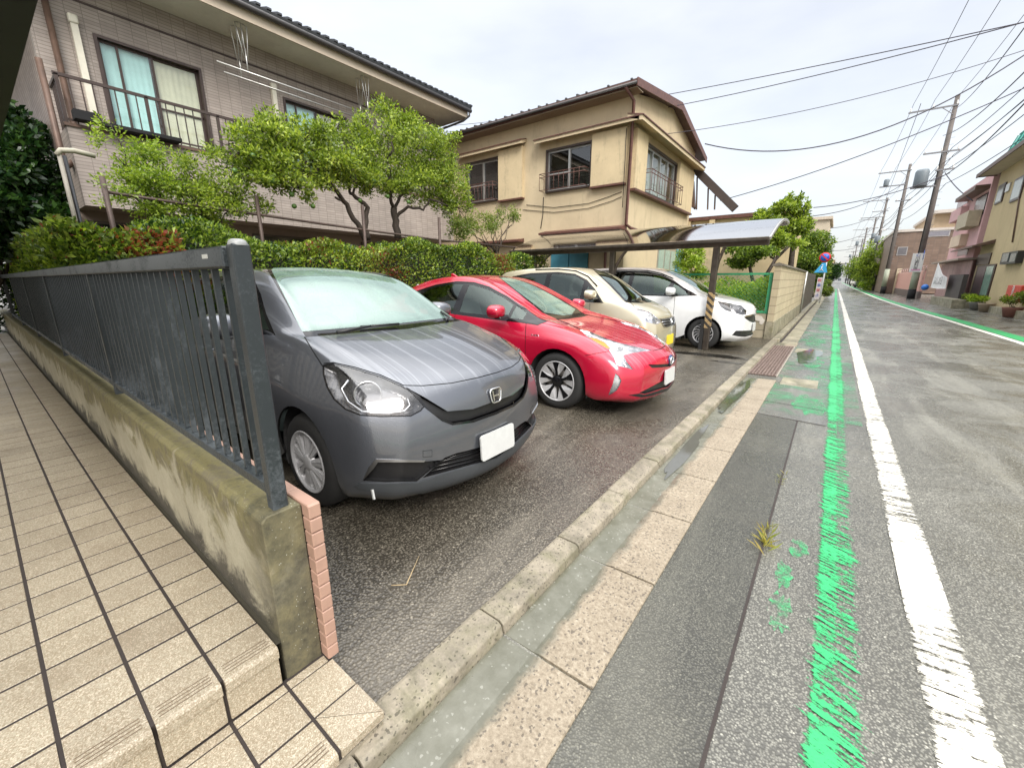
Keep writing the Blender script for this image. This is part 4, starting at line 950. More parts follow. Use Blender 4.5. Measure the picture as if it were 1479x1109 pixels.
def wheel(parent, s, y, r, wd, rr, style, sx=-1, mats=None):
    """wheel with its outer face at y (sx=-1: facing -y)"""
    e = empty('wheel', (-s, y, r), parent=parent)
    k = sx
    t = MB(); hw = wd
    prof = [(rr * .985, 0.0), (rr + .008, -.004), (rr + .02, -.004 + 0), (r - .05, -.006), (r - .022, .006), (r - .006, .026), (r, .048), (r, hw - .045), (r - .006, hw - .02), (r - .03, hw), (rr, hw)]
    # into +/-y: outer face towards k
    t.lathe([(a, -k * (b + .008)) for a, b in prof], axis='y', n=56)
    # tread grooves
    t.build('tyre', MAT['tyre'], e)
    rm = MB()
    rm.lathe([(rr * .99, -k * .004), (rr * .965, -k * -.002), (rr * .93, -k * .006), (rr * .90, -k * .04), (rr * .90, -k * (wd - .03)), (rr * .99, -k * (wd - .02))], axis='y', n=56)
    fY = -k * .012; bY = -k * .05
    def P(rad, ang, yy): return Vector((rad * math.cos(ang), yy, rad * math.sin(ang)))
    dark = MB()
    if style == 'fit':          # wheel cover: broad twin spokes with narrow slots
        for i in range(9):
            a = 2 * math.pi * i / 9 + .2
            for sg in (-1, 1):
                vs = []
                for rad, a0_, a1_, yy in ((rr * .24, .03, .30, -k * .002), (rr * .55, .022, .235, -k * .008), (rr * .80, .02, .215, -k * .012), (rr * .95, .02, .30, -k * .010)):
                    vs += [P(rad, a + sg * a0_, yy), P(rad, a + sg * a1_, yy - k * .004)]
                n0 = len(vs); vs += [v + Vector((0, -k * .02, 0)) for v in vs]
                rm.add(vs, [f_ for q in range(3) for f_ in ((2 * q, 2 * q + 1, 2 * q + 3, 2 * q + 2), (2 * q + 1, n0 + 2 * q + 1, n0 + 2 * q + 3, 2 * q + 3), (2 * q, 2 * q + 2, n0 + 2 * q + 2, n0 + 2 * q))])
        rm.lathe([(rr * .95, -k * .006), (rr * .90, -k * .006), (rr * .87, -k * .02)], axis='y', n=56)
        rm.lathe([(0, k * .004), (rr * .16, k * .002), (rr * .27, -k * .004), (rr * .30, -k * .03)], axis='y', n=32)
    elif style == 'prius':
        for i in range(5):
            a = 2 * math.pi * i / 5 + math.pi / 2 + .05
            for sg in (-1, 1):
                vs = [P(rr * .24, a + sg * .05, -k * .028), P(rr * .40, a + sg * .40, -k * .030), P(rr * .93, a + sg * .56, -k * .006), P(rr * .93, a + sg * .20, -k * .004), P(rr * .55, a + sg * .13, -k * .012)]
                n0 = len(vs); vs += [v + Vector((0, -k * .03, 0)) for v in vs]
                rm.add(vs, [(0, 1, 2, 3, 4)] + [(q, (q + 1) % 5, n0 + (q + 1) % 5, n0 + q) for q in range(5)])
            vs = [P(rr * .10, a - .5, -k * .016), P(rr * .10, a + .5, -k * .016), P(rr * .55, a + .135, -k * .012), P(rr * .93, a + .20, -k * .005), P(rr * .93, a - .20, -k * .005), P(rr * .55, a - .135, -k * .012)]
            vs += [v + Vector((0, -k * .035, 0)) for v in vs]
            dark.add(vs, [(0, 1, 2, 3, 4, 5)] + [(q, (q + 1) % 6, 6 + (q + 1) % 6, 6 + q) for q in range(6)])
            dark.lathe([(.007, 0), (.009, -k * .02)], c=P(rr * .2, a + .63, -k * .004), axis='y', n=8)
        dark.lathe([(0, k * .002), (rr * .12, 0), (rr * .28, -k * .018)], axis='y', n=24)
    else:                       # curved narrow blades
        nb = 14
        for i in range(nb):
            a = 2 * math.pi * i / nb; vs = []
            K = 6
            for q in range(K + 1):
                u = q / K; rad = rr * (.22 + .73 * u); sw = (.55 if style == 'freed' else 0) * u * u; ww = (.11 + .04 * (i % 2)) / (.35 + .8 * u)* .5
                vs += [P(rad, a + sw - ww, -k * (.004 + .008 * (1 - u))), P(rad, a + sw + ww, -k * (.004 + .008 * (1 - u)))]
            n0 = len(vs); vs += [v + Vector((0, -k * .025, 0)) for v in vs]
            fs = []
            for q in range(K): fs += [(2 * q, 2 * q + 1, 2 * q + 3, 2 * q + 2), (2 * q, 2 * q + 2, n0 + 2 * q + 2, n0 + 2 * q), (2 * q + 1, n0 + 2 * q + 1, n0 + 2 * q + 3, 2 * q + 3)]
            rm.add(vs, fs)
        rm.lathe([(0, 0), (rr * .22, -k * .002), (rr * .28, -k * .02)], axis='y', n=24)
    rim = rm.build('rim', MAT['rim'], e, fix=True)
    if dark.v: dark.build('rim_insert', MAT['gloss_black'], e)
    bk = MB(); bk.lathe([(0, -k * .085), (rr * .9, -k * .085)], axis='y', n=40)
    bk.build('brake_backing', MAT['rim_dark'], e)
    dd = MB(); dd.lathe([(rr * .25, -k * .06), (rr * .62, -k * .06), (rr * .62, -k * .075)], axis='y', n=40); dd.box(-rr * .62, -rr * .3, -k * .05, -k * .078, -.05, .09); dd.build('brake_disc', MAT['disc'], e)
    return e
def interior(root, belt, s0, s1, w, hdr, seat_mat, dash_s, wheel_y=-.37, rear=True):
    c = MB(); c.box(-s1, -s0, -w + .06, w - .06, .30, .36); c.box(-s1, -s1 + .06, -w + .1, w - .1, .3, belt - .02)
    c.build('cabin_floor', MAT['cabin'], root)
    d = MB(); d.prism([(-dash_s - .02, belt - .16), (-dash_s + .42, belt - .14), (-dash_s + .30, belt - .08), (-dash_s - .02, belt - .03), (-dash_s - .16, belt - .08), (-dash_s - .22, belt - .25), (-dash_s - .1, belt - .45), (-dash_s + .05, .4)], -w + .1, w - .1); d.build('dashboard', MAT['dash'], root, bevel=.02, seg=2)
    st = MB(); cx, cz = -dash_s - .30, belt - .04
    pts = []
    for k in range(25):
        t = 2 * math.pi * k / 24; pts.append((cx + .19 * math.sin(t) * .38, wheel_y + .19 * math.cos(t), cz + .19 * math.sin(t) * .92))
    st.tube(pts, .014, 8, False); st.bar((cx, wheel_y - .18, cz), (cx, wheel_y + .18, cz), .03, .03); st.bar((cx, wheel_y, cz), (cx + .03, wheel_y, cz - .17), .03, .03); st.bar((cx, wheel_y, cz), (cx + .2, wheel_y, cz - .1), .05, .05)
    st.build('steering_wheel', MAT['dash'], root)
    def seat(s, y, ww=.5):
        m = MB(); m.box(-s - .25, -s + .25, y - ww / 2, y + ww / 2, .42, .58)
        m.prism([(-s - .2, .5), (-s - .34, .60), (-s - .50, 1.02), (-s - .52, 1.12), (-s - .42, 1.13), (-s - .36, 1.0), (-s - .22, .6)], y - ww / 2 + .02, y + ww / 2 - .02)
        m.prism([(-s - .54, 1.14), (-s - .56, 1.30), (-s - .50, 1.34), (-s - .44, 1.28), (-s - .44, 1.14)], y - .12, y + .12)
        m.bar((-s - .49, y - .06, 1.1), (-s - .49, y - .06, 1.16), .012); m.bar((-s - .49, y + .06, 1.1), (-s - .49, y + .06, 1.16), .012)
        m.build('seat', seat_mat, root, bevel=.035, seg=3)
    seat(dash_s + .95, -.37); seat(dash_s + .95, .37)
    if rear: seat(dash_s + 1.78, -.36, .55); seat(dash_s + 1.78, .36, .55)
def mirror(root, s, y, z, mat, sc=1.0, both=True, lens=None):
    for k in ((-1, 1) if both else (-1,)):
        e = MB()
        # housing: rounded shell
        vs = []; n = 14
        for q, (px_, rad) in enumerate([(-.085, 1.0), (-.07, 1.04), (-.01, 1.0), (.035, .85), (.06, .55), (.068, .15)]):
            for i in range(n):
                t = 2 * math.pi * i / n; cy, cz = math.cos(t), math.sin(t)
                sy = abs(cy) ** .72 * (1 if cy > 0 else -1); sz = abs(cz) ** .72 * (1 if cz > 0 else -1)
                vs.append((-s + px_ * sc, k * (abs(y) + .125 * sc) + sy * .115 * rad * sc, z + .02 + sz * .078 * rad * sc * (1.0 - .12 * cy * k)))
        fs = []
        for q in range(5):
            for i in range(n): fs.append((q * n + i, q * n + (i + 1) % n, (q + 1) * n + (i + 1) % n, (q + 1) * n + i))
        fs.append(tuple(range(5 * n, 6 * n))); e.add(vs, fs, True)
        o = e.build('door_mirror', mat, root)
        g = MB(); g.add([(v[0] + .004, v[1], v[2]) for v in vs[:n]], [tuple(range(n))]); g.build('mirror_glass', MAT['chrome'], o)
        a = MB(); a.prism([(-s - .05, z - .07), (-s + .05, z - .06), (-s + .03, z - .02), (-s - .05, z - .02)], k * (abs(y) - .03), k * (abs(y) + .14 * sc)); a.build('mirror_arm', MAT['black_pl'], o, bevel=.008)
def rounded_plate(root, p, nrm, wd, ht, mat, name='number_plate', t=.012):
    """thin plate with its middle at p, facing nrm"""
    nrm = Vector(nrm).normalized(); r = Vector((0, 0, 1)).cross(nrm).normalized(); u = nrm.cross(r)
    m = MB(); pts = []
    c = .018
    for sx_, sy_, a0 in ((1, 1, 0), (-1, 1, 90), (-1, -1, 180), (1, -1, 270)):
        for k in range(4):
            a = R(a0 + 30 * k); pts.append(((wd / 2 - c) * sx_ + c * math.cos(a), (ht / 2 - c) * sy_ + c * math.sin(a)))
    n = len(pts); vs = [p + r * a + u * b + nrm * (t / 2) for a, b in pts] + [p + r * a + u * b - nrm * (t / 2) for a, b in pts]
    m.add(vs, [tuple(range(n)), tuple(range(n, 2 * n))[::-1]] + [(i, n + i, n + (i + 1) % n, (i + 1) % n) for i in range(n)])
    return m.build(name, mat, root)
def wiper(root, pts, p):
    m = MB(); m.tube(pts[:2], [.012, .007], 6); m.tube(pts[1:], .009, 6)
    return m.build('wiper', MAT['black_pl'], root)
def well(root, s, y0, y1, r, z=.31):
    """dark wheel housing"""
    m = MB(); pts = [(-s + r * math.cos(R(a)), z + r * math.sin(R(a))) for a in range(-20, 201, 10)]
    for k in (-1, 1):
        m = MB(); vs = [(x, k * y0, zz) for x, zz in pts] + [(x, k * y1, zz) for x, zz in pts]; n = len(pts)
        m.add(vs, [(i, i + 1, n + i + 1, n + i) for i in range(n - 1)] + [tuple(range(n))]); m.build('wheel_housing', MAT['cabin'], root)
# ================================================================== BUILDINGS
def brick_mat(name, base, mortar, bw, bh, axis='x', mort=.008, var=.10, rough=.6, bump=.25, spec=.4, offs=0.0):
    """small wall tiles laid on a wall whose normal is along axis"""
    m = M(name); g = m.wpos(); s = m.n('ShaderNodeSeparateXYZ'); m.l(g, s.inputs[0]); cb = m.n('ShaderNodeCombineXYZ')
    m.l(s.outputs[1] if axis == 'x' else s.outputs[0], cb.inputs[0]); m.l(s.outputs[2], cb.inputs[1])
    b = m.n('ShaderNodeTexBrick', offset=offs); b.inputs['Scale'].default_value = 1; b.inputs['Mortar Size'].default_value = mort; b.inputs['Brick Width'].default_value = bw; b.inputs['Row Height'].default_value = bh
    b.inputs['Mortar Smooth'].default_value = .1; b.inputs['Bias'].default_value = 0
    b.inputs[1].default_value = (*[x * (1 - var) for x in base], 1); b.inputs[2].default_value = (*[min(1, x * (1 + var)) for x in base], 1); b.inputs[3].default_value = (*mortar, 1); m.l(cb.outputs[0], b.inputs[0])
    n = m.noise(g, .9, 5, .65); st = m.n('ShaderNodeMapping'); st.inputs['Scale'].default_value = (2.2, 2.2, .35); m.l(g, st.inputs[0]); n2 = m.noise(st.outputs[0], 1.6, 5, .7)
    c = m.mix(1.0, b.outputs[0], m.ramp(m.math('ADD', m.math('MULTIPLY', n, .5), m.math('MULTIPLY', n2, .5)), [(.35, (.82, .82, .82)), (.65, (1.1, 1.1, 1.1))]), 'MULTIPLY')
    m.set(base=c, rough=rough, spec=spec); m.bump(m.math('SUBTRACT', 1.0, b.outputs['Fac']), bump, .006); return m.m
def stucco(name, base, stain=(.16, .13, .09), amt=.5, scale=1.0, bump=.3):
    m = M(name); g = m.wpos(); n = m.noise(g, .7 * scale, 6, .7, .3); mp = m.n('ShaderNodeMapping'); mp.inputs['Scale'].default_value = (2.6, 2.6, .3); m.l(g, mp.inputs[0]); n2 = m.noise(mp.outputs[0], 1.4 * scale, 6, .72, .4)
    c = m.ramp(n, [(.3, tuple(x * .86 for x in base)), (.7, tuple(min(1, x * 1.08) for x in base))])
    f = m.ramp(m.math('ADD', m.math('MULTIPLY', n2, .65), m.math('MULTIPLY', m.noise(g, 5, 5, .8), .35)), [(.53, 0), (.72, 1)])
    c = m.mix(m.math('MULTIPLY', f, amt), c, stain); m.set(base=c, rough=.85, spec=.25); m.bump(m.noise(g, 70, 4, .8), bump, .006); return m.m
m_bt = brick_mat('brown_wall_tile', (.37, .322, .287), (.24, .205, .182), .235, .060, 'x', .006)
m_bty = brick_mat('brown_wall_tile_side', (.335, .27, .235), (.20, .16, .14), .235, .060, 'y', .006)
m_soff = stucco('soffit_board', (.78, .77, .66), (.35, .33, .26), .3, bump=.05)
m_fas = stucco('fascia_board', (.58, .50, .40), (.30, .25, .19), .3, bump=.05)
m_dkg = simple('dark_gutter', (.045, .042, .042), .4)
m_roof = simple('dark_roof_tile', (.035, .038, .042), .38, var=.3, scale=3, bump=.15)
m_bron = simple('bronze_metal', (.075, .055, .048), .4, .5, var=.15)
m_brn = simple('brown_metal', (.12, .075, .055), .5, .2, var=.25, scale=8)
m_alu = simple('aluminium', (.52, .52, .50), .35, .8, var=.1)
m_pane = glass('house_window_glass', (.93, .96, .95), .03, gc=(1, 1, 1))
m_paned = glass('dark_window_glass', (.55, .57, .57), .06, gc=(1, 1, 1))
m_cyan = simple('pale_cyan_curtain', (.62, .92, .92), .9, var=.06)
m_beigec = simple('beige_curtain', (.82, .76, .58), .9, var=.08)
m_dark = simple('dark_room', (.012, .012, .013), .9)
m_pvc = simple('cream_pipe_cover', (.72, .69, .58), .5, var=.08)
def curtain(root, x, y0, y1, z0, z1, mat, axis='x', amp=.003, pitch=.10):
    n = max(8, int(abs(y1 - y0) / pitch * 6)); vs = []
    for i in range(n + 1):
        t = y0 + (y1 - y0) * i / n; d = amp * math.sin(i * math.pi / 3) + amp * .4 * math.sin(i * .77)
        for z in (z0, z1): vs.append((x + d, t, z) if axis == 'x' else (t, x + d, z))
    m = MB(); m.add(vs, [(2 * i, 2 * i + 2, 2 * i + 3, 2 * i + 1) for i in range(n)], True); return m.build('curtain', mat, root)
# ---------------- brown tiled house on the left
BX = -12.0; B2 = -11.15
root = empty('brown_house', (BX, 6, 1.0), 0, 'two storey brown tiled house with deep eaves and a long balcony, behind the left hedge', 'house'); O = root.location
def q_(m, name, mat, parent=root, **k): return m.build(name, mat, parent, loc=(-O.x, -O.y, -O.z), **k)
yR = pX(628, 180, BX).y; yBL = pX(100, 105, BX).y - .9; zS = pX(619, 173, BX).z
zS = 6.85
yL = pX(47, 55, BX).y
holes = []
wA = dict(y0=pX(133, 48, BX).y, y1=pX(289, 97, BX).y, z1=pX(133, 48, BX).z, z0=pX(308, 224, BX).z)
wB = dict(y0=pX(408, 140, BX).y, y1=pX(500, 172, BX).y, z1=pX(408, 140, BX).z, z0=4.3)
def wall_with_holes(m, x, xb, y0, y1, z0, z1, hs):
    """slab between x and xb with rectangular openings hs (sorted along y)"""
    y = y0
    for h in sorted(hs, key=lambda h: h['y0']):
        m.box(xb, x, y, h['y0'], z0, z1); m.box(xb, x, h['y0'], h['y1'], z0, h['z0']); m.box(xb, x, h['y0'], h['y1'], h['z1'], z1); y = h['y1']
    m.box(xb, x, y, y1, z0, z1)
m = MB(); wall_with_holes(m, BX, BX - .2, yL, yR, 2.75, zS + .02, [wA, wB]); q_(m, 'wall', m_bt)
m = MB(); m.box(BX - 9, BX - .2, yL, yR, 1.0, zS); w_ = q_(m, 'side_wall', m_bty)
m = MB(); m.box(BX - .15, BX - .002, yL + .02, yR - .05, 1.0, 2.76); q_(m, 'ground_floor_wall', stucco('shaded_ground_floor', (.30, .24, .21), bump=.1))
for yy, ww in ((5.6, 1.7), (8.6, 1.5), (2.4, 1.3)): 
    m = MB(); m.box(BX - .02, BX + .03, yy - ww / 2, yy + ww / 2, 1.3, 2.55); f = q_(m, 'window', m_bron); m = MB(); m.box(BX + .031, BX + .035, yy - ww / 2 + .05, yy + ww / 2 - .05, 1.35, 2.5); q_(m, 'pane', simple('dark_pane', (.02, .02, .02), .08), f)
m = MB(); m.box(BX, BX + .02, 1.9, yR, pX(300, 40, BX).z - .62, pX(300, 40, BX).z - .60); 
# band line under the eaves
zb = 6.42; m = MB(); m.box(BX - .0, BX + .018, yL, yR, zb, zb + .035); q_(m, 'wall_band', m_bron)
# eaves: soffit, fascia, roof edge, gutter
XE = -10.95
yE = yR + .55
m = MB(); m.box(BX - 9.5, XE, -1.0, yE, zS, zS + .05); q_(m, 'soffit', m_soff)
m = MB(); m.box(XE - .02, XE + .015, -1.0, yE + .015, zS - .03, zS + .24); m.box(BX - 9.5, XE, yE, yE + .02, zS - .03, zS + .24); q_(m, 'fascia', m_fas)
m = MB(); m.prism([(XE + .09, zS + .24), (XE + .11, zS + .32), (XE + .02, zS + .36), (BX - 4.6, zS + 2.05), (BX - 4.6, zS + 1.8), (XE - .05, zS + .24)], -1.1, yE + .12, 'y'); rf = q_(m, 'roof', m_roof)
m = MB()
for i in range(60):
    y = -1.05 + i * .225
    if y > yE + .1: break
    m.prism([(XE + .10, zS + .325), (XE + .13, zS + .335), (XE + .125, zS + .375), (BX - 4.5, zS + 2.09), (BX - 4.5, zS + 2.05)], y, y + .10, 'y')
q_(m, 'roof_tile_ribs', m_roof, rf)
m = MB(); m.tube([(XE + .10, -1.0, zS + .22), (XE + .10, yE + .08, zS + .18)], .06, 10); m.tube([(XE + .10, yE, zS + .16), (XE + .10, yE, zS + .02), (XE - .1, yE - .1, zS - .12), (BX + .12, yR + .06, zS - .35), (BX + .12, yR + .06, zS - .6)], .035, 8); q_(m, 'gutter', m_dkg)
m = MB(); a = pX(62, 0, BX); 
d0 = pX(69, 20, -11.9); m.tube([(-11.9, d0.y, 6.6), (-11.9, d0.y, 3.9), (-11.6, d0.y - .15, 3.55), (-11.3, d0.y - .3, 3.4)], .05, 8); m.tube([(-11.0, pX(64, 120, -11).y, 4.95), (-11.0, pX(64, 120, -11).y, 2.0)], .045, 8); q_(m, 'downpipe', m_brn)
# balcony: parapet box and rail
zt = pX(100, 182, B2).z; zbm = pX(520, 336, B2).z; ya = pX(110, 240, B2).y; yb = yR - .1
m = MB(); m.box(B2 - .12, B2, ya, yb, zbm, zt); m.box(BX + .002, B2 - .12, ya, ya + .12, zbm, zt); m.box(BX + .002, B2 - .12, ya + .12, yb, zbm, zbm + .12); bal = q_(m, 'balcony', m_bt)
m = MB(); m.box(B2 - .15, B2 + .03, ya - .03, yb, zt, zt + .05); q_(m, 'balcony_coping', m_brn, bal)
zr = pX(82, 105, B2).z; m = MB(); m.bar((B2 - .05, ya - .02, zr), (B2 - .05, yb, zr), .05, .05); m.bar((BX, ya + .04, zr), (B2 - .05, ya + .04, zr), .05, .05); m.bar((B2 - .05, ya, zt + .12), (B2 - .05, yb, zt + .12), .03, .03)
k = 0; y = ya + .02
while y < yb:
    m.bar((B2 - .05, y, zt + .04), (B2 - .05, y, zr), .05 if k % 8 == 0 else .018); y += .15; k += 1
y = BX + .15
while y < B2: m.bar((y, ya + .04, zt + .04), (y, ya + .04, zr), .018); y += .14
q_(m, 'balcony_rail', m_bron, bal)
m = MB(); m.box(B2 - .04, B2 + .28, ya + .45, ya + 1.6, zt + .06, zt + .12); q_(m, 'planter_shelf', m_dark, bal)
m = MB(); m.box(B2 + .0, B2 + .22, ya + .1, ya + .45, zt + .10, zt + .25); q_(m, 'planter', m_dark, bal)
def wind(h, n=2, cur=(m_cyan, m_beigec), fr=m_bron):
    m = MB(); t = .05; y0, y1, z0, z1 = h['y0'], h['y1'], h['z0'], h['z1']
    m.box(BX - .16, BX + .03, y0, y0 + t, z0, z1); m.box(BX - .16, BX + .03, y1 - t, y1, z0, z1); m.box(BX - .16, BX + .03, y0 + t, y1 - t, z1 - t, z1); m.box(BX - .16, BX + .04, y0 + t, y1 - t, z0, z0 + t); f = q_(m, 'window', fr)
    ym = (y0 + y1) / 2; m = MB()
    for a, b, xx in ((y0 + t, ym + .03, BX - .06), (ym - .03, y1 - t, BX - .10)):
        m.box(xx - .03, xx, a, a + .04, z0 + t, z1 - t); m.box(xx - .03, xx, b - .04, b, z0 + t, z1 - t); m.box(xx - .03, xx, a + .04, b - .04, z1 - t - .04, z1 - t); m.box(xx - .03, xx, a + .04, b - .04, z0 + t, z0 + t + .05)
    m.box(BX - .08, BX - .055, (y0 + ym) / 2 - .02 - .1, (y0 + ym) / 2 + .02 - .1, z0 + t, z1 - t); m.box(BX - .125, BX - .10, ym, y1 - t, z0 + (z1 - z0) * .42, z0 + (z1 - z0) * .42 + .03)
    q_(m, 'sash', fr, f)
    for a, b, xx in ((y0 + t + .04, ym, BX - .075), (ym, y1 - t - .04, BX - .115)): m = MB(); m.box(xx - .004, xx, a, b, z0 + t + .04, z1 - t - .04); q_(m, 'pane', m_pane, f)
    for a, b, cm in ((y0 + .03, ym, cur[0]), (ym, y1 - .03, cur[1])): c_ = curtain(f, BX - .135, a, b, z0 + .03, z1 - .03, cm); shift(c_, -O)
    m = MB(); m.box(BX - .9, BX - .89, y0 - .3, y1 + .3, z0, z1); q_(m, 'room_back', m_dark, f)
wind(wA); wind(wB)
m = MB(); m.box(BX - 1.2, BX - .21, wA['y0'] - .3, wB['y1'] + .3, 4.0, 4.02)
# air-conditioner ducts and laundry hangers
def duct(p0, p1, d):
    a = pX(*p0, BX + .05); b = pX(*p1, BX + .05); m = MB(); m.box(BX + .002, BX + .09, a.y - .05, a.y + .05, min(b.z, a.z), a.z); q_(m, 'pipe_cover', m_pvc)
    m = MB(); m.box(BX + .002, BX + .12, a.y - .07, a.y + .07, a.z - .12, a.z + .03); q_(m, 'pipe_cover_cap', m_pvc, bevel=.03, seg=3)
duct((104, 24), (138, 165), 0); duct((394, 123), (400, 170), 0); duct((531, 165), (533, 176), 0)
hg = MB(); 
for cxp in ((345, 45), (523, 118)):
    c0 = pX(*cxp, -11.3); c0.z = zS
    m = MB(); hb = Vector((c0.x, c0.y, zS))
    for xo in (-.18, .18):
        for yo in (-.12, 0, .12): m.tube([hb + Vector((xo * .6, yo * .3, 0)), hb + Vector((xo * .7, yo, -.03)), hb + Vector((xo, yo * .25, -.72))], .010, 6)
        m.tube([hb + Vector((xo, 0, -.5)), hb + Vector((xo, 0, -.98))], .014, 6)
    q_(m, 'laundry_hanger', m_alu)
pa, pb = pX(313, 89, -11.12), pX(538, 169, -11.12); m = MB(); m.tube([(-11.12, pa.y, zS - .95), (-11.12, pb.y + .1, zS - .95)], .016, 8); o = m.build('laundry_pole', m_alu); tag(o, 'nearer of two long laundry poles hanging under the brown house eaves', 'pole', 'laundry poles')
m = MB(); m.tube([(-11.48, pa.y + .25, zS - .97), (-11.48, pb.y + .3, zS - .97)], .016, 8); o = m.build('laundry_pole', m_alu); tag(o, 'further of two long laundry poles hanging under the brown house eaves', 'pole', 'laundry poles')
# ---------------- yellow stucco house
YX, YY = -5.07, 12.0
m_yel = stucco('yellow_stucco', (.60, .495, .33), (.20, .17, .12), .42)
m_yel2 = stucco('yellow_stucco_box', (.60, .49, .31), (.12, .11, .08), .62, 1.3)
m_rust2 = simple('red_brown_paint', (.115, .05, .038), .5, var=.3, scale=10)
root = empty('yellow_house', (YX, YY, 0), 0, 'two storey yellow stucco house with red-brown gutters and rail-fronted windows, behind the carport', 'house'); O2 = root.location
def y_(m, name, mat, parent=root, **k): return m.build(name, mat, parent, loc=(-O2.x, -O2.y, -O2.z), **k)
ZE = 6.28; YN = 19.4; RY = 15.9; RZ = pX(985, 152, YX).z
hS = [dict(y0=pY(790, 212, YY).x, y1=pY(857, 205, YY).x, z0=pY(857, 270, YY).z, z1=pY(857, 203, YY).z), dict(y0=pY(674, 240, YY).x, y1=pY(722, 226, YY).x, z0=pY(722, 290, YY).z, z1=pY(722, 226, YY).z)]
WL = pY(655, 200, YY).x - 1.5
def swall(m, y, yb, x0, x1, z0, z1, hs):
    x = x0
    for h in sorted(hs, key=lambda h: h['y0']):
        m.box(x, h['y0'], y, yb, z0, z1); m.box(h['y0'], h['y1'], y, yb, z0, h['z0']); m.box(h['y0'], h['y1'], y, yb, h['z1'], z1); x = h['y1']
    m.box(x, x1, y, yb, z0, z1)
m = MB(); swall(m, YY, YY + .18, WL, YX, 0, ZE, hS); 
hE = dict(y0=pX(930, 206, YX).y, y1=pX(977, 240, YX).y, z0=pX(975, 300, YX).z, z1=pX(930, 206, YX).z)
hE['z0'] = 3.95; hE['z1'] = 5.35; hE['y0'] = 13.0; hE['y1'] = 16.1
YW = 18.3
wall_with_holes(m, YX, YX - .18, YY + .18, YW, 0, ZE, [hE])
m.add([(YX, YY + .0, ZE), (YX, YW, ZE), (YX, YW, ZE + (RZ - ZE) * (YN + .2 - YW) / (YN + .2 - RY)), (YX, RY, RZ - .1), (YX - .18, YY, ZE), (YX - .18, YW, ZE), (YX - .18, YW, ZE + (RZ - ZE) * (YN + .2 - YW) / (YN + .2 - RY)), (YX - .18, RY, RZ - .1)], [(0, 1, 2, 3), (7, 6, 5, 4), (0, 3, 7, 4), (3, 2, 6, 7), (1, 5, 6, 2)])
m.box(WL, YX - .18, YW - .2, YW, 0, ZE); m.box(WL, WL + .2, YY + .18, YW - .2, 0, ZE)
y_(m, 'wall', m_yel)
m = MB(); m.box(WL + .3, YX - 1.3, YY + 1.2, YW - .3, .1, ZE - .1); y_(m, 'rooms', m_dark)
# gable roof, ridge along x
ov = .45; XO = YX + .26; eN = pX(1020, 231, XO); RY = pX(985, 151, XO).y; RZ = pX(985, 151, XO).z - .15; YN = eN.y - .5
def rp(y, dz=0): return ZE + .02 + (RZ - ZE) * (1 - abs(y - RY) / (RY - (YY - ov))) + dz if y <= RY else eN.z - .05 + (RZ + .02 - eN.z + .05) * (1 - (y - RY) / (YN + .5 - RY)) + dz
m = MB(); yA, yB = YY - ov, YN + .5
m.prism([(yA, rp(yA, .02)), (RY, rp(RY, .05)), (yB, rp(yB, .02)), (yB, rp(yB, .12)), (RY, rp(RY, .17)), (yA, rp(yA, .12))], WL - .4, XO, 'x'); rf = y_(m, 'roof', simple('roof_sheet', (.10, .07, .06), .5, .3, var=.25))
m = MB(); m.prism([(yA - .02, rp(yA, -.06)), (RY, rp(RY, -.04)), (yB + .02, rp(yB, -.06)), (yB + .02, rp(yB, .13)), (RY, rp(RY, .18)), (yA - .02, rp(yA, .13))], XO, XO + .03, 'x'); y_(m, 'bargeboard', m_rust2, rf)
m = MB(); m.box(WL - .4, XO, yA - .03, yA, rp(yA, -.05), rp(yA, .08)); y_(m, 'fascia', m_rust2, rf)
m = MB(); m.tube([(WL - .4, yA - .07, rp(yA, .03)), (XO + .02, yA - .07, rp(yA, -.0))], .042, 8); y_(m, 'gutter', m_dkg, rf)
m = MB()
x = WL
while x < XO: m.box(x - .025, x + .025, yA - .02, yA + .05, rp(yA, .12), rp(yA, .15)); x += .65
for i in range(12): m.bar((WL - .3 + i * .65, yA, rp(yA, .14)), (WL - .3 + i * .65, RY, rp(RY, .19)), .05, .05)
y_(m, 'roof_seam', simple('roof_seam_grey', (.10, .10, .10), .5, .3), rf)
m = MB(); m.box(WL - .4, XO, YY - ov, YY, ZE - .06, ZE - .04); y_(m, 'eave_board', stucco('eave_wood', (.30, .24, .17)), rf)
dp = pY(908, 200, YY - .08)
m = MB(); m.tube([(YX - .02, yA - .07, rp(yA, -.03)), (YX + .06, YY - .1, rp(yA, -.25)), (YX + .06, YY - .1, 2.95), (YX + .16, YY - .02, 2.85), (YX + .3, YY + .5, 2.78)], .045, 8); m.tube([(YX - .55, YY - .05, 2.75), (YX - .55, YY - .05, .1)], .04, 8); y_(m, 'downpipe', m_rust2)
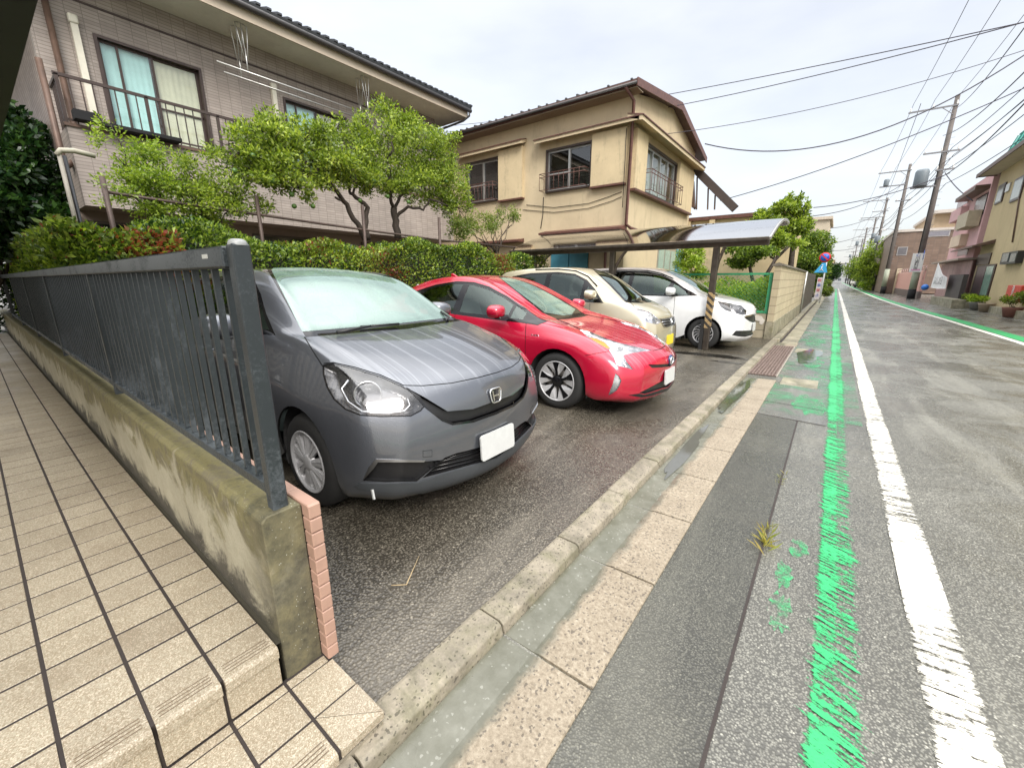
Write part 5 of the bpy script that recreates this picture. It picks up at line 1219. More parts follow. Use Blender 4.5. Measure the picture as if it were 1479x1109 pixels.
# window boxes (shutter cases), hoods and rails, south face
def ywin_s(h, boxr, hood):
    y0, y1, z0, z1 = h['y0'], h['y1'], h['z0'], h['z1']; t = .05
    m = MB(); yf = YY - .06
    m.box(y0, y0 + t, yf, YY + .1, z0, z1); m.box(y1 - t, y1, yf, YY + .1, z0, z1); m.box(y0 + t, y1 - t, yf, YY + .1, z1 - t, z1); m.box(y0 + t, y1 - t, yf - .02, YY + .1, z0, z0 + t); f = y_(m, 'window', m_bron)
    xm = y0 + (y1 - y0) * .5; m = MB()
    for a, b, yy in ((y0 + t, xm + .02, YY + .02), (xm - .02, y1 - t, YY + .05)):
        m.box(a, a + .045, yy, yy + .03, z0 + t, z1 - t); m.box(b - .045, b, yy, yy + .03, z0 + t, z1 - t); m.box(a + .045, b - .045, yy, yy + .03, z1 - t - .05, z1 - t); m.box(a + .045, b - .045, yy, yy + .03, z0 + t, z0 + t + .05)
        if b < xm + .1: m.box(a + .045, b - .045, yy - .003, yy + .02, z0 + (z1 - z0) * .42, z0 + (z1 - z0) * .42 + .035)
    y_(m, 'sash', m_alu, f)
    m = MB(); m.box(y0 + t, y1 - t, YY + .07, YY + .075, z0 + t, z1 - t); y_(m, 'pane', m_paned, f)
    m = MB(); m.box(y0 - .05, y1 + .05, YY + .3, YY + .32, z0, z1 - .4); y_(m, 'blind', simple('grey_blind', (.13, .125, .11), .9), f)
    m = MB(); zr_ = z0 + (z1 - z0) * .42; a, b = y0 - .08, y1 - .1
    for z in (z0 + .05, zr_ - .1, zr_): m.tube([(a, YY, z), (a, YY - .28, z), (b, YY - .28, z), (b, YY, z)], .011, 6)
    x = a
    while x <= b: m.tube([(x, YY - .28, z0 + .05), (x, YY - .28, zr_)], .008, 5); x += (b - a) / 9
    y_(m, 'window_rail', m_rust2, f)
    m = MB(); m.box(boxr[0], boxr[1], YY - .14, YY, z0 - .02, z1 + .12); y_(m, 'shutter_case', m_yel2)
    m = MB(); m.box(boxr[0] - .02, boxr[1] + .02, YY - .16, YY, z0 - .07, z0 - .021); y_(m, 'shutter_sill', m_rust2)
    m = MB(); m.prism([(YY, hood[2] + .03), (YY - .32, hood[2] - .06), (YY - .32, hood[2] - .16), (YY - .28, hood[2] - .16), (YY, hood[2] - .06)], hood[0], hood[1], 'x'); hd = y_(m, 'window_hood', m_yel)
    m = MB(); m.prism([(YY, hood[2] + .05), (YY - .35, hood[2] - .05), (YY - .35, hood[2] - .08), (YY, hood[2] + .031)], hood[0] - .02, hood[1] + .02, 'x'); y_(m, 'hood_cap', m_rust2, hd)
zh = hS[0]['z1'] + .32
ywin_s(hS[0], (hS[0]['y1'] + .03, YX - .08), (hS[0]['y0'] - .28, YX + .32, zh)); ywin_s(hS[1], (hS[1]['y1'] + .03, pY(757, 290, YY).x), (hS[1]['y0'] - .2, pY(760, 210, YY).x, hS[1]['z1'] + .30))
# east face: projecting window bay between boxes
y0, y1, z0, z1 = hE['y0'], hE['y1'], hE['z0'], hE['z1']
m = MB(); m.box(YX - .1, YX + .06, y0, y0 + .06, z0, z1); m.box(YX - .1, YX + .06, y1 - .06, y1, z0, z1); m.box(YX - .1, YX + .06, y0 + .06, y1 - .06, z1 - .06, z1); m.box(YX - .1, YX + .08, y0 + .06, y1 - .06, z0, z0 + .06); f = y_(m, 'window', m_bron)
m = MB()
for i in range(5): y = y0 + .06 + (y1 - y0 - .16) * i / 4; m.box(YX - .05, YX - .01, y, y + .05, z0 + .06, z1 - .06)
m.box(YX - .05, YX - .012, y0 + .06, y1 - .06, z1 - .11, z1 - .06); y_(m, 'sash', m_alu, f)
m = MB(); m.box(YX - .06, YX - .055, y0 + .06, y1 - .06, z0 + .06, z1 - .06); y_(m, 'pane', m_pane, f)
c_ = curtain(f, YX - .25, y0, y1, z0, z1, simple('grey_net_curtain', (.45, .47, .45), .9)); shift(c_, -O2)
m = MB(); zr_ = z0 + .62
for z in (z0 + .05, zr_ - .1, zr_): m.tube([(YX, y0 - .05, z), (YX + .30, y0 - .05, z), (YX + .30, y1 + .05, z), (YX, y1 + .05, z)], .012, 6)
for i in range(14): y = y0 + (y1 - y0) * i / 13; m.tube([(YX + .30, y, z0 + .05), (YX + .30, y, zr_)], .009, 5)
y_(m, 'window_rail', m_rust2, f)
m = MB(); m.box(YX, YX + .14, YY + .12, y0 - .04, z0 - .02, z1 + .1); y_(m, 'shutter_case', m_yel2); m = MB(); m.box(YX, YX + .14, y1 + .04, YW - .3, z0 - .02, z1 + .05); y_(m, 'shutter_case', m_yel2)
m = MB(); m.box(YX, YX + .18, YY + .1, YW - .3, z0 - .08, z0 - .021); y_(m, 'shutter_sill', m_rust2)
m = MB(); m.prism([(YX, zh + .03), (YX + .42, zh - .06), (YX + .42, zh - .18), (YX + .38, zh - .18), (YX, zh - .06)], YY - .32, YW + .0, 'y'); hd = y_(m, 'window_hood', m_yel)
m = MB(); m.prism([(YX, zh + .05), (YX + .45, zh - .05), (YX + .45, zh - .08), (YX, zh + .031)], YY - .34, YW + .02, 'y'); y_(m, 'hood_cap', m_rust2, hd)
# low canopy line on the south face and ground floor openings
a = pY(780, 345, YY - .3); b = pY(915, 330, YY - .3)
m = MB(); m.prism([(YY, 2.95), (YY - .40, 2.86), (YY - .40, 2.80), (YY, 2.80)], a.x, YX + .05, 'x'); y_(m, 'lower_hood', m_rust2); m = MB(); m.box(a.x + .05, YX, YY - .34, YY, 2.70, 2.795); y_(m, 'lower_hood_soffit', m_fas)
a2 = pY(757, 342, YY); m = MB(); m.prism([(YY, 2.78), (YY - .35, 2.72), (YY - .35, 2.66), (YY, 2.66)], a2.x - 2.6, a2.x, 'x'); y_(m, 'lower_hood', m_rust2)
m_blue = simple('faded_blue_panel', (.07, .27, .36), .55, var=.12)
xa, xb = pY(797, 370, YY).x, pY(850, 370, YY).x
m = MB(); m.box(xa, (xa + xb) / 2 - .015, YY - .05, YY, .9, 2.45); m.box((xa + xb) / 2 + .015, xb, YY - .05, YY, .9, 2.45); y_(m, 'shutter_door', m_blue)
m = MB(); m.box(xb + .05, xb + .9, YY - .04, YY, .4, 2.5); y_(m, 'pale_panel', simple('cream_panel', (.62, .55, .40), .7, var=.1))
ya_, yb_ = pX(950, 360, YX).y, pX(976, 360, YX).y; yc_ = pX(986, 360, YX).y
m = MB(); m.box(YX, YX + .03, ya_, yb_, .2, 2.55); f = y_(m, 'glass_door', m_alu); m = MB()
for i in range(3): w3 = (yb_ - ya_) / 3; m.box(YX + .031, YX + .036, ya_ + i * w3 + .06, ya_ + (i + 1) * w3 - .05, .35, 2.45)
y_(m, 'pane', simple('frosted_green_glass', (.30, .42, .36), .15), f); m = MB(); m.box(YX, YX + .04, yb_ + .05, yc_, .2, 2.55); y_(m, 'shutter_door', m_blue)
# cables stapled to the wall
m = MB(); pts = [pY(x, y, YY - .02) for x, y in ((760, 296), (800, 300), (850, 294), (880, 284), (898, 277))]; m.tube(pts, .008, 5); pts = [pY(x, y, YY - .02) for x, y in ((755, 303), (800, 307), (850, 301), (885, 290), (898, 284))]; m.tube(pts, .008, 5); pts = [pY(x, y, YY - .17) for x, y in ((905, 185), (903, 230), (899, 300))]; m.tube(pts, .010, 5); pts = [pY(x, y, YY - .02) for x, y in ((785, 285), (784, 310), (781, 330))]; m.tube(pts, .012, 5); y_(m, 'wall_cable', m_dark)
# annex with a flat brown coping, stair beam above
AY = 18.45
p0 = pY(968, 302, AY); p1 = pY(1150, 306, AY); m = MB()
m.box(YX + .0, p1.x, AY, AY + 4, 0, p1.z - .05); an = empty('annex', (p0.x, AY, 0), 0, 'low beige annex with brown coping and a sloping beam, right of the yellow house', 'building'); O3 = an.location
m.build('wall', m_yel2, an, loc=(-O3.x, -O3.y, 0)); m = MB(); m.box(YX, p1.x + .05, AY - .15, AY + 4.1, p1.z - .05, p1.z + .08); m.build('coping', m_rust2, an, loc=(-O3.x, -O3.y, 0))
m = MB()
for xx in (995, 1030): a = pY(xx, 305, AY - .16); m.box(a.x - .1, a.x + .1, AY - .14, AY, p1.z - .25, p1.z - .05)
m.build('coping_bracket', m_yel2, an, loc=(-O3.x, -O3.y, 0))
m = MB(); a, b = pY(998, 238, AY), pY(1062, 302, AY); m.bar(a, b, .16, .28); m.build('sloping_beam', simple('dark_brown_beam', (.06, .045, .04), .6), an, loc=(-O3.x, -O3.y, 0))
m = MB()
for x in (1007, 1023, 1033): q0 = pY(x, 247 + (x - 998), AY + .1); q1 = pY(x - 1, 303, AY + .1); m.bar(q0, q1, .05)
m.bar(pY(1000, 262, AY + .1), pY(1002, 300, AY + .1), .25, .1); m.build('beam_post', m_brn, an, loc=(-O3.x, -O3.y, 0))
m = MB(); m.tube([pY(*p, AY + .3) for p in ((990, 302), (993, 294), (1000, 293), (1004, 302))], .05, 6); m.build('roof_pipe', m_brn, an, loc=(-O3.x, -O3.y, 0))
# ---------------- overhang of the apartment at the upper left
z = 2.75; k0 = pZ(55, 0, z); yb_ = k0.y
apt = empty('apartment_block', (-1, -3, 0), 0, 'dark eave beam and pale soffit of the apartment block at the upper left edge', 'building'); O4 = Vector((-1, -3, 0))
m = MB(); m.box(-16, -1.2, yb_ - .30, yb_, z - .0, z + .32); m.build('eave_beam', simple('dark_beam', (.028, .033, .030), .45), apt, loc=-O4)
m = MB(); m.box(-16, -1.2, yb_ - 2.2, yb_ - .30, z + .06, z + .12); m.build('soffit', simple('pale_soffit', (.30, .34, .33), .7), apt, loc=-O4)
m = MB(); m.box(-16, -1.0, -5.2, -5.0, 0, z + 3.0); m.build('wall', simple('apartment_wall', (.55, .50, .42), .7), apt, loc=-O4)
# ================================================================== CARPORT, FENCE, BLOCK WALL
PY = 9.11
m_cp = simple('bronze_carport_metal', (.075, .062, .05), .42, .5, var=.3, scale=8)
root = empty('carport', (-1.95, PY, 0), 0, 'brown metal carport with a curved smoked roof over the white car', 'carport'); O5 = root.location
def c_(m, name, mat, parent=root, **k): return m.build(name, mat, parent, loc=-O5, **k)
posts_x = [pY(1018, 507, PY).x, pY(885, 372, PY).x, pY(772, 372, PY).x]
XR, XLF = pY(1111, 347, 8.88).x, pY(737, 363, 8.88).x
zf = 2.12; DEP = 2.75; n = 14
def arc(t):  # t 0..1 from the low front beam to the far curled edge
    y = 8.88 + DEP * t; z = zf + .54 * math.sin(min(1, t * 1.02) * math.pi * .56) ** 1.0 * 1.0; return y, z
pr = [arc(i / n) for i in range(n + 1)]
strip_m = simple('black_stripe', (.015, .015, .015), .5)
hz = M('hazard_stripes'); g = hz.co(); s = hz.n('ShaderNodeSeparateXYZ'); hz.l(g, s.inputs[0]); f = hz.math('FRACT', hz.math('ADD', hz.math('MULTIPLY', s.outputs[2], 7.2), hz.math('MULTIPLY', s.outputs[0], 7.0))); 
cc = hz.ramp(f, [(.0, (.42, .29, .13)), (.49, (.42, .29, .13)), (.5, (.03, .025, .02))], 'CONSTANT'); cc = hz.mix(hz.ramp(hz.noise(g, 22, 5, .7), [(.45, 0), (.65, .7)]), cc, (.16, .12, .08)); hz.set(base=cc, rough=.6)
for i, x in enumerate(posts_x):
    a = MB(); a.box(x - .055, x + .055, PY - .06, PY + .06, 0, 2.02); p = c_(a, 'post', m_cp, bevel=.01)
    a = MB(); a.tube([(x + .0, PY + .05, 1.15), (x, PY + .10, 1.5), (x, PY + .25, 1.75), (x, PY + .6, 2.0), (x, PY + 1.1, 2.26), (x, PY + 1.6, 2.42)], .035, 8); c_(a, 'brace', m_cp, p)
    if i == 0:
        a = MB(); a.box(x - .059, x + .059, PY - .064, PY + .064, .45, 1.16); c_(a, 'hazard_tape', hz.m, p)
        a = MB(); a.box(x - .13, x - .058, PY - .05, PY + .0, .0, .62); c_(a, 'post_stay', simple('black_rubber', (.02, .02, .02), .6), p)
a = MB(); a.box(XLF, XR, 8.84, 8.92, zf - .03, zf + .025); fb = c_(a, 'front_beam', m_cp, bevel=.006)
a = MB(); a.box(XLF + .02, XR - .02, PY - .05, PY + .05, 2.02, 2.12); c_(a, 'post_beam', m_cp)
nb_ = 8
for i in range(nb_ + 1):
    x = XLF + (XR - XLF) * i / nb_; a = MB()
    for (ya, za), (yb2, zb2) in zip(pr[:-1], pr[1:]): a.bar((x, ya, za), (x, yb2, zb2), .045 if i in (0, nb_) else .03, .05, ext=.004)
    c_(a, 'roof_rib', m_alu if i == nb_ else m_cp)
a = MB(); yy, zz = pr[-1]; a.box(XLF, XR, yy - .03, yy + .05, zz - .05, zz + .04); c_(a, 'rear_gutter', m_alu)
vs = []; 
for y, z in pr: vs += [(XLF + .01, y, z + .028), (XR - .01, y, z + .028)]
vs2 = [(x, y, z + .004) for x, y, z in vs]; k = len(vs)
a = MB(); a.add(vs + vs2, [(2 * i, 2 * i + 1, 2 * i + 3, 2 * i + 2) for i in range(n)] + [(k + 2 * i, k + 2 * i + 2, k + 2 * i + 3, k + 2 * i + 1) for i in range(n)], True)
sm = M('smoked_polycarbonate'); t = sm.t; o = [x for x in t.nodes if x.type == 'OUTPUT_MATERIAL'][0]; tr = sm.n('ShaderNodeBsdfTransparent'); tr.inputs[0].default_value = (.80, .74, .70, 1); gl = sm.n('ShaderNodeBsdfGlossy'); gl.inputs['Roughness'].default_value = .08; df = sm.n('ShaderNodeBsdfTranslucent'); df.inputs[0].default_value = (.62, .56, .52, 1)
m1 = sm.n('ShaderNodeMixShader'); sm.l(sm.ramp(sm.noise(sm.wpos(), 2.2, 4, .6), [(.4, .10), (.65, .36)]), m1.inputs[0]); sm.l(tr.outputs[0], m1.inputs[1]); sm.l(df.outputs[0], m1.inputs[2]); m2 = sm.n('ShaderNodeMixShader'); fr = sm.n('ShaderNodeFresnel'); fr.inputs[0].default_value = 1.5; sm.l(fr.outputs[0], m2.inputs[0]); sm.l(m1.outputs[0], m2.inputs[1]); sm.l(gl.outputs[0], m2.inputs[2]); sm.l(m2.outputs[0], o.inputs[0]); t.nodes.remove(sm.b)
c_(a, 'roof_sheet', sm.m, fix=False)
# ---------------- concrete block wall and base under the mesh fence
m_blk = brick_mat('block_wall', (.47, .40, .27), (.30, .25, .17), .40, .20, 'x', .012, .06, .8)
m_blky = brick_mat('block_wall_end', (.36, .32, .23), (.20, .18, .13), .40, .20, 'y', .012, .10, .8)
BYN, BYF = 11.75, 21.6
root = empty('block_wall', (-1.1, BYN, 0), 0, 'pale concrete block wall with a weathered cap beside the gutter, past the parking lot', 'wall'); O6 = root.location
m = MB(); m.box(-1.19, -1.05, BYN, BYF, .42, 1.72); m.build('wall', m_blk, root, loc=-O6); m = MB(); m.box(-1.21, -1.035, BYN, BYF, -.02, .42); m.build('footing', m_base, root, loc=-O6, bevel=.008)
m = MB(); m.prism([(-1.24, 1.72), (-1.0, 1.72), (-1.0, 1.76), (-1.12, 1.80), (-1.24, 1.76)], BYN - .03, BYF, 'y'); m.build('cap', simple('dark_cap', (.17, .15, .12), .85, var=.3, bump=.4), root, loc=-O6)
root = empty('block_base', (-3, 11.85, 0), 0, 'low stained block base under the green mesh fence', 'wall'); O7 = root.location
m = MB(); m.box(-6.2, -1.215, 11.78, 11.90, -.02, .60); m.build('blocks', m_blky, root, loc=-O7, bevel=.006)
st = MB()
for k, (x, z, a, b) in enumerate([(-1.42, .50, .13, .07), (-1.30, .43, .05, .10), (-1.50, .42, .035, .09), (-1.62, .52, .04, .04)]):
    P_ = blob(x, z, a, b, 40 + k, 20); st.prism(P_, 11.772 - .001 * k, 11.779, 'y')
st.build('peeled_render', simple('flaking_white_render', (.62, .58, .52), .8, bump=.5), root, loc=-O7)
m_gf = simple('green_fence_paint', (.05, .34, .16), .45, var=.15)
root = empty('mesh_fence', (-3, 11.84, .6), 0, 'green chain-link fence with a green frame, beyond the white car', 'fence'); O8 = root.location
m = MB(); m.bar((-1.24, 11.84, .6), (-1.24, 11.84, 1.57), .07, .07); m.build('post', m_gf, root, loc=-O8)
for px_ in (-3.1, -5.0): m = MB(); m.tube([(px_, 11.84, .6), (px_, 11.84, 1.55)], .022, 8); m.build('post', m_gf, root, loc=-O8)
m = MB(); m.bar((-6.2, 11.84, 1.545), (-1.27, 11.84, 1.545), .045, .05); m.build('top_rail', m_gf, root, loc=-O8); m = MB(); m.bar((-6.2, 11.84, .64), (-1.27, 11.84, .64), .045, .05); m.build('bottom_rail', m_gf, root, loc=-O8)
m = MB(); s_ = .066; x = -6.2
nz = int(.90 / s_); i = 0
while x < -1.28 + .9:
    for sg in (-1, 1):
        a0, z0_, a1, z1_ = (x - .9, .66, x, 1.53) if sg > 0 else (x - .9, 1.53, x, .66)
        # clip to the frame
        def cl(xx, zz, dx, dz, lim): t_ = (lim - xx) / dx; return (lim, zz + dz * t_)
        dx, dz = a1 - a0, z1_ - z0_
        if a0 < -6.2: z0_ = z0_ + dz * (-6.2 - a0) / dx; a0 = -6.2
        if a1 > -1.28: z1_ = z1_ - dz * (a1 + 1.28) / dx; a1 = -1.28
        if a1 > a0 + .02: m.bar((a0, 11.84 + .004 * sg, z0_), (a1, 11.84 + .004 * sg, z1_), .0045)
    x += s_ * 1.3
m.build('chain_link', m_gf, root, loc=-O8)
# plants behind the fence
sheet('garden_bed', [(-6.0, 11.9), (-1.25, 11.9), (-1.25, 18.4), (-6.0, 18.4)], .02, concrete('soil2', (.08, .065, .045), False).m)
rs = np.random.RandomState(77); n_ = 16000
X_ = rs.uniform(-5.2, -1.3, n_); Y_ = rs.uniform(12.0, 14.6, n_); Zt = .95 + .30 * np.sin(X_ * 2.1 + 1) * np.cos(Y_ * 1.7) + .25; Z_ = Zt * (1 - rs.random(n_) ** 2.0 * .7)
V, F = leaf_arrays(np.stack([X_, Y_, Z_], 1), rs.normal(size=(n_, 3)) * .7 + [.1, -.4, .7], .085, rs, .5)
o = bulk('weeds', V, 4, F, L_BRIGHT); tag(o, 'rank bright green weeds growing behind the green mesh fence', 'weeds', kind='stuff')
shrub('shrub', 'round bright green bush against the yellow house wall, left of the carport post', 'shrub', (pY(995, 385, 13.2).x, 13.2, 0), [tuple(pY(996, 372, 13.2)) + (.48, .45, .42), tuple(pY(1000, 390, 13.2)) + (.40, .4, .4)], 5000, .07, L_BRIGHT, 51, None, 8, 10)
def bY(x, y, d, rx, ry, rz): p = pY(x, y, d); return (p.x, p.y, p.z, rx, ry, rz)
def tree(name, label, base, trunks, blobs, n, size, mat, seed, grp=None, cat='tree', k=12, sc=.36):
    root = empty(name, base, 0, label, cat, grp); b = Vector(base); r_ = random.Random(seed); m = MB(); ends = []
    for pts, r0, r1 in trunks:
        q = [Vector(p) - b for p in pts]; m.tube(q, [r0 + (r1 - r0) * i / (len(q) - 1) for i in range(len(q))], 8); ends += q[1:]
    for (cx, cy, cz, rx, ry, rz) in blobs:
        c = Vector((cx, cy, cz)) - b; s_ = min(ends, key=lambda e_: (e_ - c).length); limb(m, s_, c, .03, .012, r_, 5, .07)
        for _ in range(5):
            d = Vector((r_.gauss(0, 1), r_.gauss(0, 1), r_.gauss(.3, 1))).normalized(); limb(m, c, c + Vector((d.x * rx, d.y * ry, d.z * rz)) * .9, .012, .004, r_, 4, .1)
    m.build('trunk', m_bark, root); crown('crown', [(x - b.x, y - b.y, z - b.z, rx, ry, rz) for x, y, z, rx, ry, rz in blobs], n, size, mat, root, seed, k, sc, .35, .45, .15); return root
D = 17.0
tree('garden_tree', 'open-crowned garden tree with upright twigs behind the block wall', tuple(pY(1142, 425, D)), [([tuple(pY(1142, 425, D)), tuple(pY(1142, 385, D)), tuple(pY(1146, 350, D)), tuple(pY(1140, 330, D))], .10, .06), ([tuple(pY(1105, 400, D - 1)), tuple(pY(1120, 375, D - 1)), tuple(pY(1150, 345, D))], .06, .035)],
  [bY(1108, 315, D, .55, .6, .32), bY(1130, 306, D, .55, .6, .36), bY(1153, 316, D, .55, .6, .34), bY(1148, 330, D, .6, .6, .28), bY(1112, 345, D - 1, .6, .6, .34), bY(1092, 354, D - 1, .5, .6, .25), bY(1128, 350, D - 1, .6, .5, .34), bY(1152, 296, D, .10, .2, .40), bY(1165, 300, D, .10, .2, .25), bY(1140, 292, D, .10, .2, .3)], 12000, .11, L_CIT, 61)
tree('garden_tree', 'dense low tree at the wall under the carport edge', tuple(pY(1095, 430, 15)), [([tuple(pY(1092, 430, 15)), tuple(pY(1085, 395, 15)), tuple(pY(1080, 372, 15))], .06, .035), ([tuple(pY(1100, 430, 15)), tuple(pY(1108, 396, 15)), tuple(pY(1120, 372, 15))], .05, .03)],
  [bY(1080, 365, 15, .6, .6, .3), bY(1100, 368, 15, .5, .5, .28), bY(1075, 378, 15, .45, .4, .2)], 5200, .10, L_HEDGE, 62)
D = 36.0
tree('garden_tree', 'tall rounded evergreen tree behind the leaning traffic sign', tuple(pY(1172, 425, D)), [([tuple(pY(1172, 430, D)), tuple(pY(1170, 395, D)), tuple(pY(1172, 360, D))], .14, .08)],
  [bY(1178, 350, D, .95, 1.2, .85), bY(1164, 360, D, 1.2, 1.4, 1.0), bY(1182, 368, D, .8, 1.2, 1.0), bY(1172, 382, D, 1.3, 1.5, 1.2), bY(1182, 392, D, .7, 1.2, .9), bY(1158, 375, D, 1.1, 1.5, 1.2), bY(1174, 405, D, .9, 1.2, .9), bY(1150, 390, D, 1.1, 1.2, 1.0)], 16000, .17, L_HEDGE, 63)
D = 50
tree('street_tree', 'dark round tree behind the round traffic sign', tuple(pY(1198, 420, D)), [([tuple(pY(1198, 418, D)), tuple(pY(1198, 395, D))], .15, .1)], [bY(1196, 386, D, 1.1, 1.2, 1.1), bY(1200, 393, D, .9, 1.2, 1.1), bY(1192, 397, D, 1.1, 1.3, 1.1)], 6000, .2, L_DARK, 64)
D = 42
tree('street_shrub', 'yellow-green bush at the foot of the dark round tree', tuple(pY(1193, 430, D)), [([tuple(pY(1193, 428, D)), tuple(pY(1193, 418, D))], .05, .03)], [bY(1193, 412, D, .55, .7, .5), bY(1196, 420, D, .4, .6, .35), bY(1190, 422, D, .5, .6, .4)], 4200, .12, L_OLIVE, 65, cat='shrub')
# ================================================================== RIGHT SIDE, POLES, SIGNS, WIRES
def side_build(name, label, x, y0, y1, z1, mat, cat='building'):
    root = empty(name, (x, y0, 0), 0, label, cat); return root, Vector((x, y0, 0))
# --- beige building with hooded door
X_ = 6.3
mb = stucco('beige_stucco_right', (.52, .42, .25), (.22, .19, .13), .5, .6)
Y1 = pX(1396, 437, X_).y; Y0 = 16
root, O9 = side_build('corner_shop', 'beige two storey building with hooded door, nearest on the right side of the street', X_, Y1, Y0, 6, mb)
def r_(m, name, mat, parent=root, **k): return m.build(name, mat, parent, loc=-O9, **k)
zE = pX(1405, 275, X_).z
m = MB(); m.box(X_, X_ + 9, Y0, Y1, -.05, zE); r_(m, 'wall', mb)
m = MB(); m.prism([(X_ - .75, zE - .05), (X_ - .78, zE + .06), (X_ + 4.5, zE + 2.2), (X_ + 9.5, zE + .1), (X_ + 9.5, zE - .05)], Y0 - .5, Y1 + .7, 'y'); rf = r_(m, 'roof', simple('grey_brown_tile', (.13, .11, .10), .6, var=.3, scale=8, bump=.4))
m = MB(); m.box(X_ - .82, X_ - .76, Y0 - .5, Y1 + .75, zE - .12, zE + .08); m.box(X_ - .8, X_, Y1 + .66, Y1 + .72, zE - .1, zE + .1); r_(m, 'eave_board', m_brn, rf)
m = MB(); m.box(X_ - .76, X_, Y0, Y1 + .6, zE - .06, zE - .052); r_(m, 'soffit', m_fas, rf)
def rbox(px0, px1, py_t, py_b, dx0, dx1, name, mat, parent=root, x=X_):
    """box on the facade between two image columns; heights measured at the middle"""
    a, b = pX(px0, (py_t + py_b) / 2, x), pX(px1, (py_t + py_b) / 2, x); c = (px0 + px1) / 2
    z1_, z0_ = pX(c, py_t, x).z, pX(c, py_b, x).z; m = MB(); m.box(x - dx1, x - dx0, min(a.y, b.y), max(a.y, b.y), z0_, z1_); return r_(m, name, mat, parent)
w_ = rbox(1411, 1427, 284, 312, 0, .10, 'window', m_bron); rbox(1412, 1426, 286, 310, .10, .12, 'pane', simple('brown_pane', (.20, .15, .12), .2), w_)
rbox(1405, 1421, 308, 328, .15, .7, 'balcony', simple('pale_balcony', (.42, .36, .26), .7)); rbox(1404, 1432, 276, 281, .0, .7, 'hood', m_brn)
w_ = rbox(1442, 1451, 268, 292, .0, .06, 'window', m_bron); rbox(1443, 1450, 270, 290, .06, .07, 'pane', simple('pale_pane', (.26, .26, .23), .15), w_)
w_ = rbox(1455, 1460, 266, 276, .0, .06, 'vent_window', m_alu)
w_ = rbox(1465, 1478, 258, 288, .0, .06, 'window', m_bron); rbox(1466, 1477, 261, 285, .06, .07, 'pane', simple('pale_pane2', (.25, .27, .23), .15), w_)
m = MB(); a, b = pX(1400, 361, X_), pX(1437, 353, X_); m.prism([(X_, a.z + .25), (X_ - .8, a.z - .05), (X_ - .8, a.z - .12), (X_, a.z + .05)], min(a.y, b.y), max(a.y, b.y), 'y'); r_(m, 'door_hood', m_brn)
d_ = rbox(1408, 1434, 383, 428, -.02, .05, 'sliding_door', m_bron); rbox(1410, 1421, 386, 426, .05, .06, 'door_leaf', simple('purple_brown_door', (.14, .10, .10), .4), d_); rbox(1422, 1432, 385, 427, .05, .06, 'pane', simple('green_pane', (.22, .33, .27), .12), d_)
d_ = rbox(1413, 1431, 367, 382, -.02, .05, 'transom', m_bron)
d_ = rbox(1385, 1398, 381, 428, -.02, .05, 'side_door', simple('olive_door', (.25, .22, .13), .6)); rbox(1387, 1397, 383, 398, .05, .06, 'pane', simple('dark_pane3', (.09, .08, .06), .2), d_)
bm_ = simple('black_rack', (.02, .022, .022), .4)
w_ = rbox(1456, 1479, 364, 381, .0, .22, 'black_window_rack', bm_); rbox(1459, 1468, 366, 378, .22, .25, 'rack_panel', simple('rack_glass', (.12, .14, .14), .2), w_); rbox(1471, 1479, 366, 378, .22, .25, 'rack_panel', simple('rack_glass2', (.12, .14, .14), .2), w_)
m = MB(); a = pX(1465, 400, X_ - .03); m.tube([pX(1462, 350, X_ - .04), pX(1470, 300, X_ - .04), pX(1476, 262, X_ - .04)], .03, 6); r_(m, 'wall_pipe', m_brn)
# red cabinet in front, with its white characters
def text(name, body, size, mat, parent=None, loc=(0, 0, 0), rot=(0, 0, 0), depth=.002):
    c = bpy.data.curves.new(name, 'FONT'); c.body = body; c.size = size; c.extrude = depth; c.align_x = 'CENTER'; c.align_y = 'CENTER'; o = bpy.data.objects.new(name, c); COL.objects.link(o); o.data.materials.append(mat); o.location = loc; o.rotation_euler = rot
    me = bpy.data.meshes.new_from_object(o); bpy.data.objects.remove(o); o = bpy.data.objects.new(name, me); COL.objects.link(o); o.location = loc; o.rotation_euler = rot
    if parent: o.parent = parent
    return o
m_wh = simple('white_lettering', (.75, .75, .72), .5); m_bk = simple('black_lettering', (.03, .03, .035), .5); m_bl = simple('blue_lettering', (.03, .10, .45), .5)
a, b = pX(1449, 436, X_ - .5), pX(1469, 436, X_ - .5); zt_, zb_ = pX(1460, 412, X_ - .5).z, pX(1459, 436, X_ - .5).z
root2 = empty('red_cabinet', (X_ - .5, a.y, zb_), 0, 'red hose cabinet with small white characters against the beige corner building', 'cabinet')
m = MB(); m.box(0, .3, b.y - a.y, 0, 0, zt_ - zb_); m.build('box', simple('red_cabinet_paint', (.50, .05, .025), .5), root2, bevel=.02)
for i, ch in enumerate('消火栓'): text('lettering', ch, .26, m_wh, root2, (-.01, (b.y - a.y) / 2, (zt_ - zb_) * (.78 - .27 * i)), (R(90), 0, R(-90)))
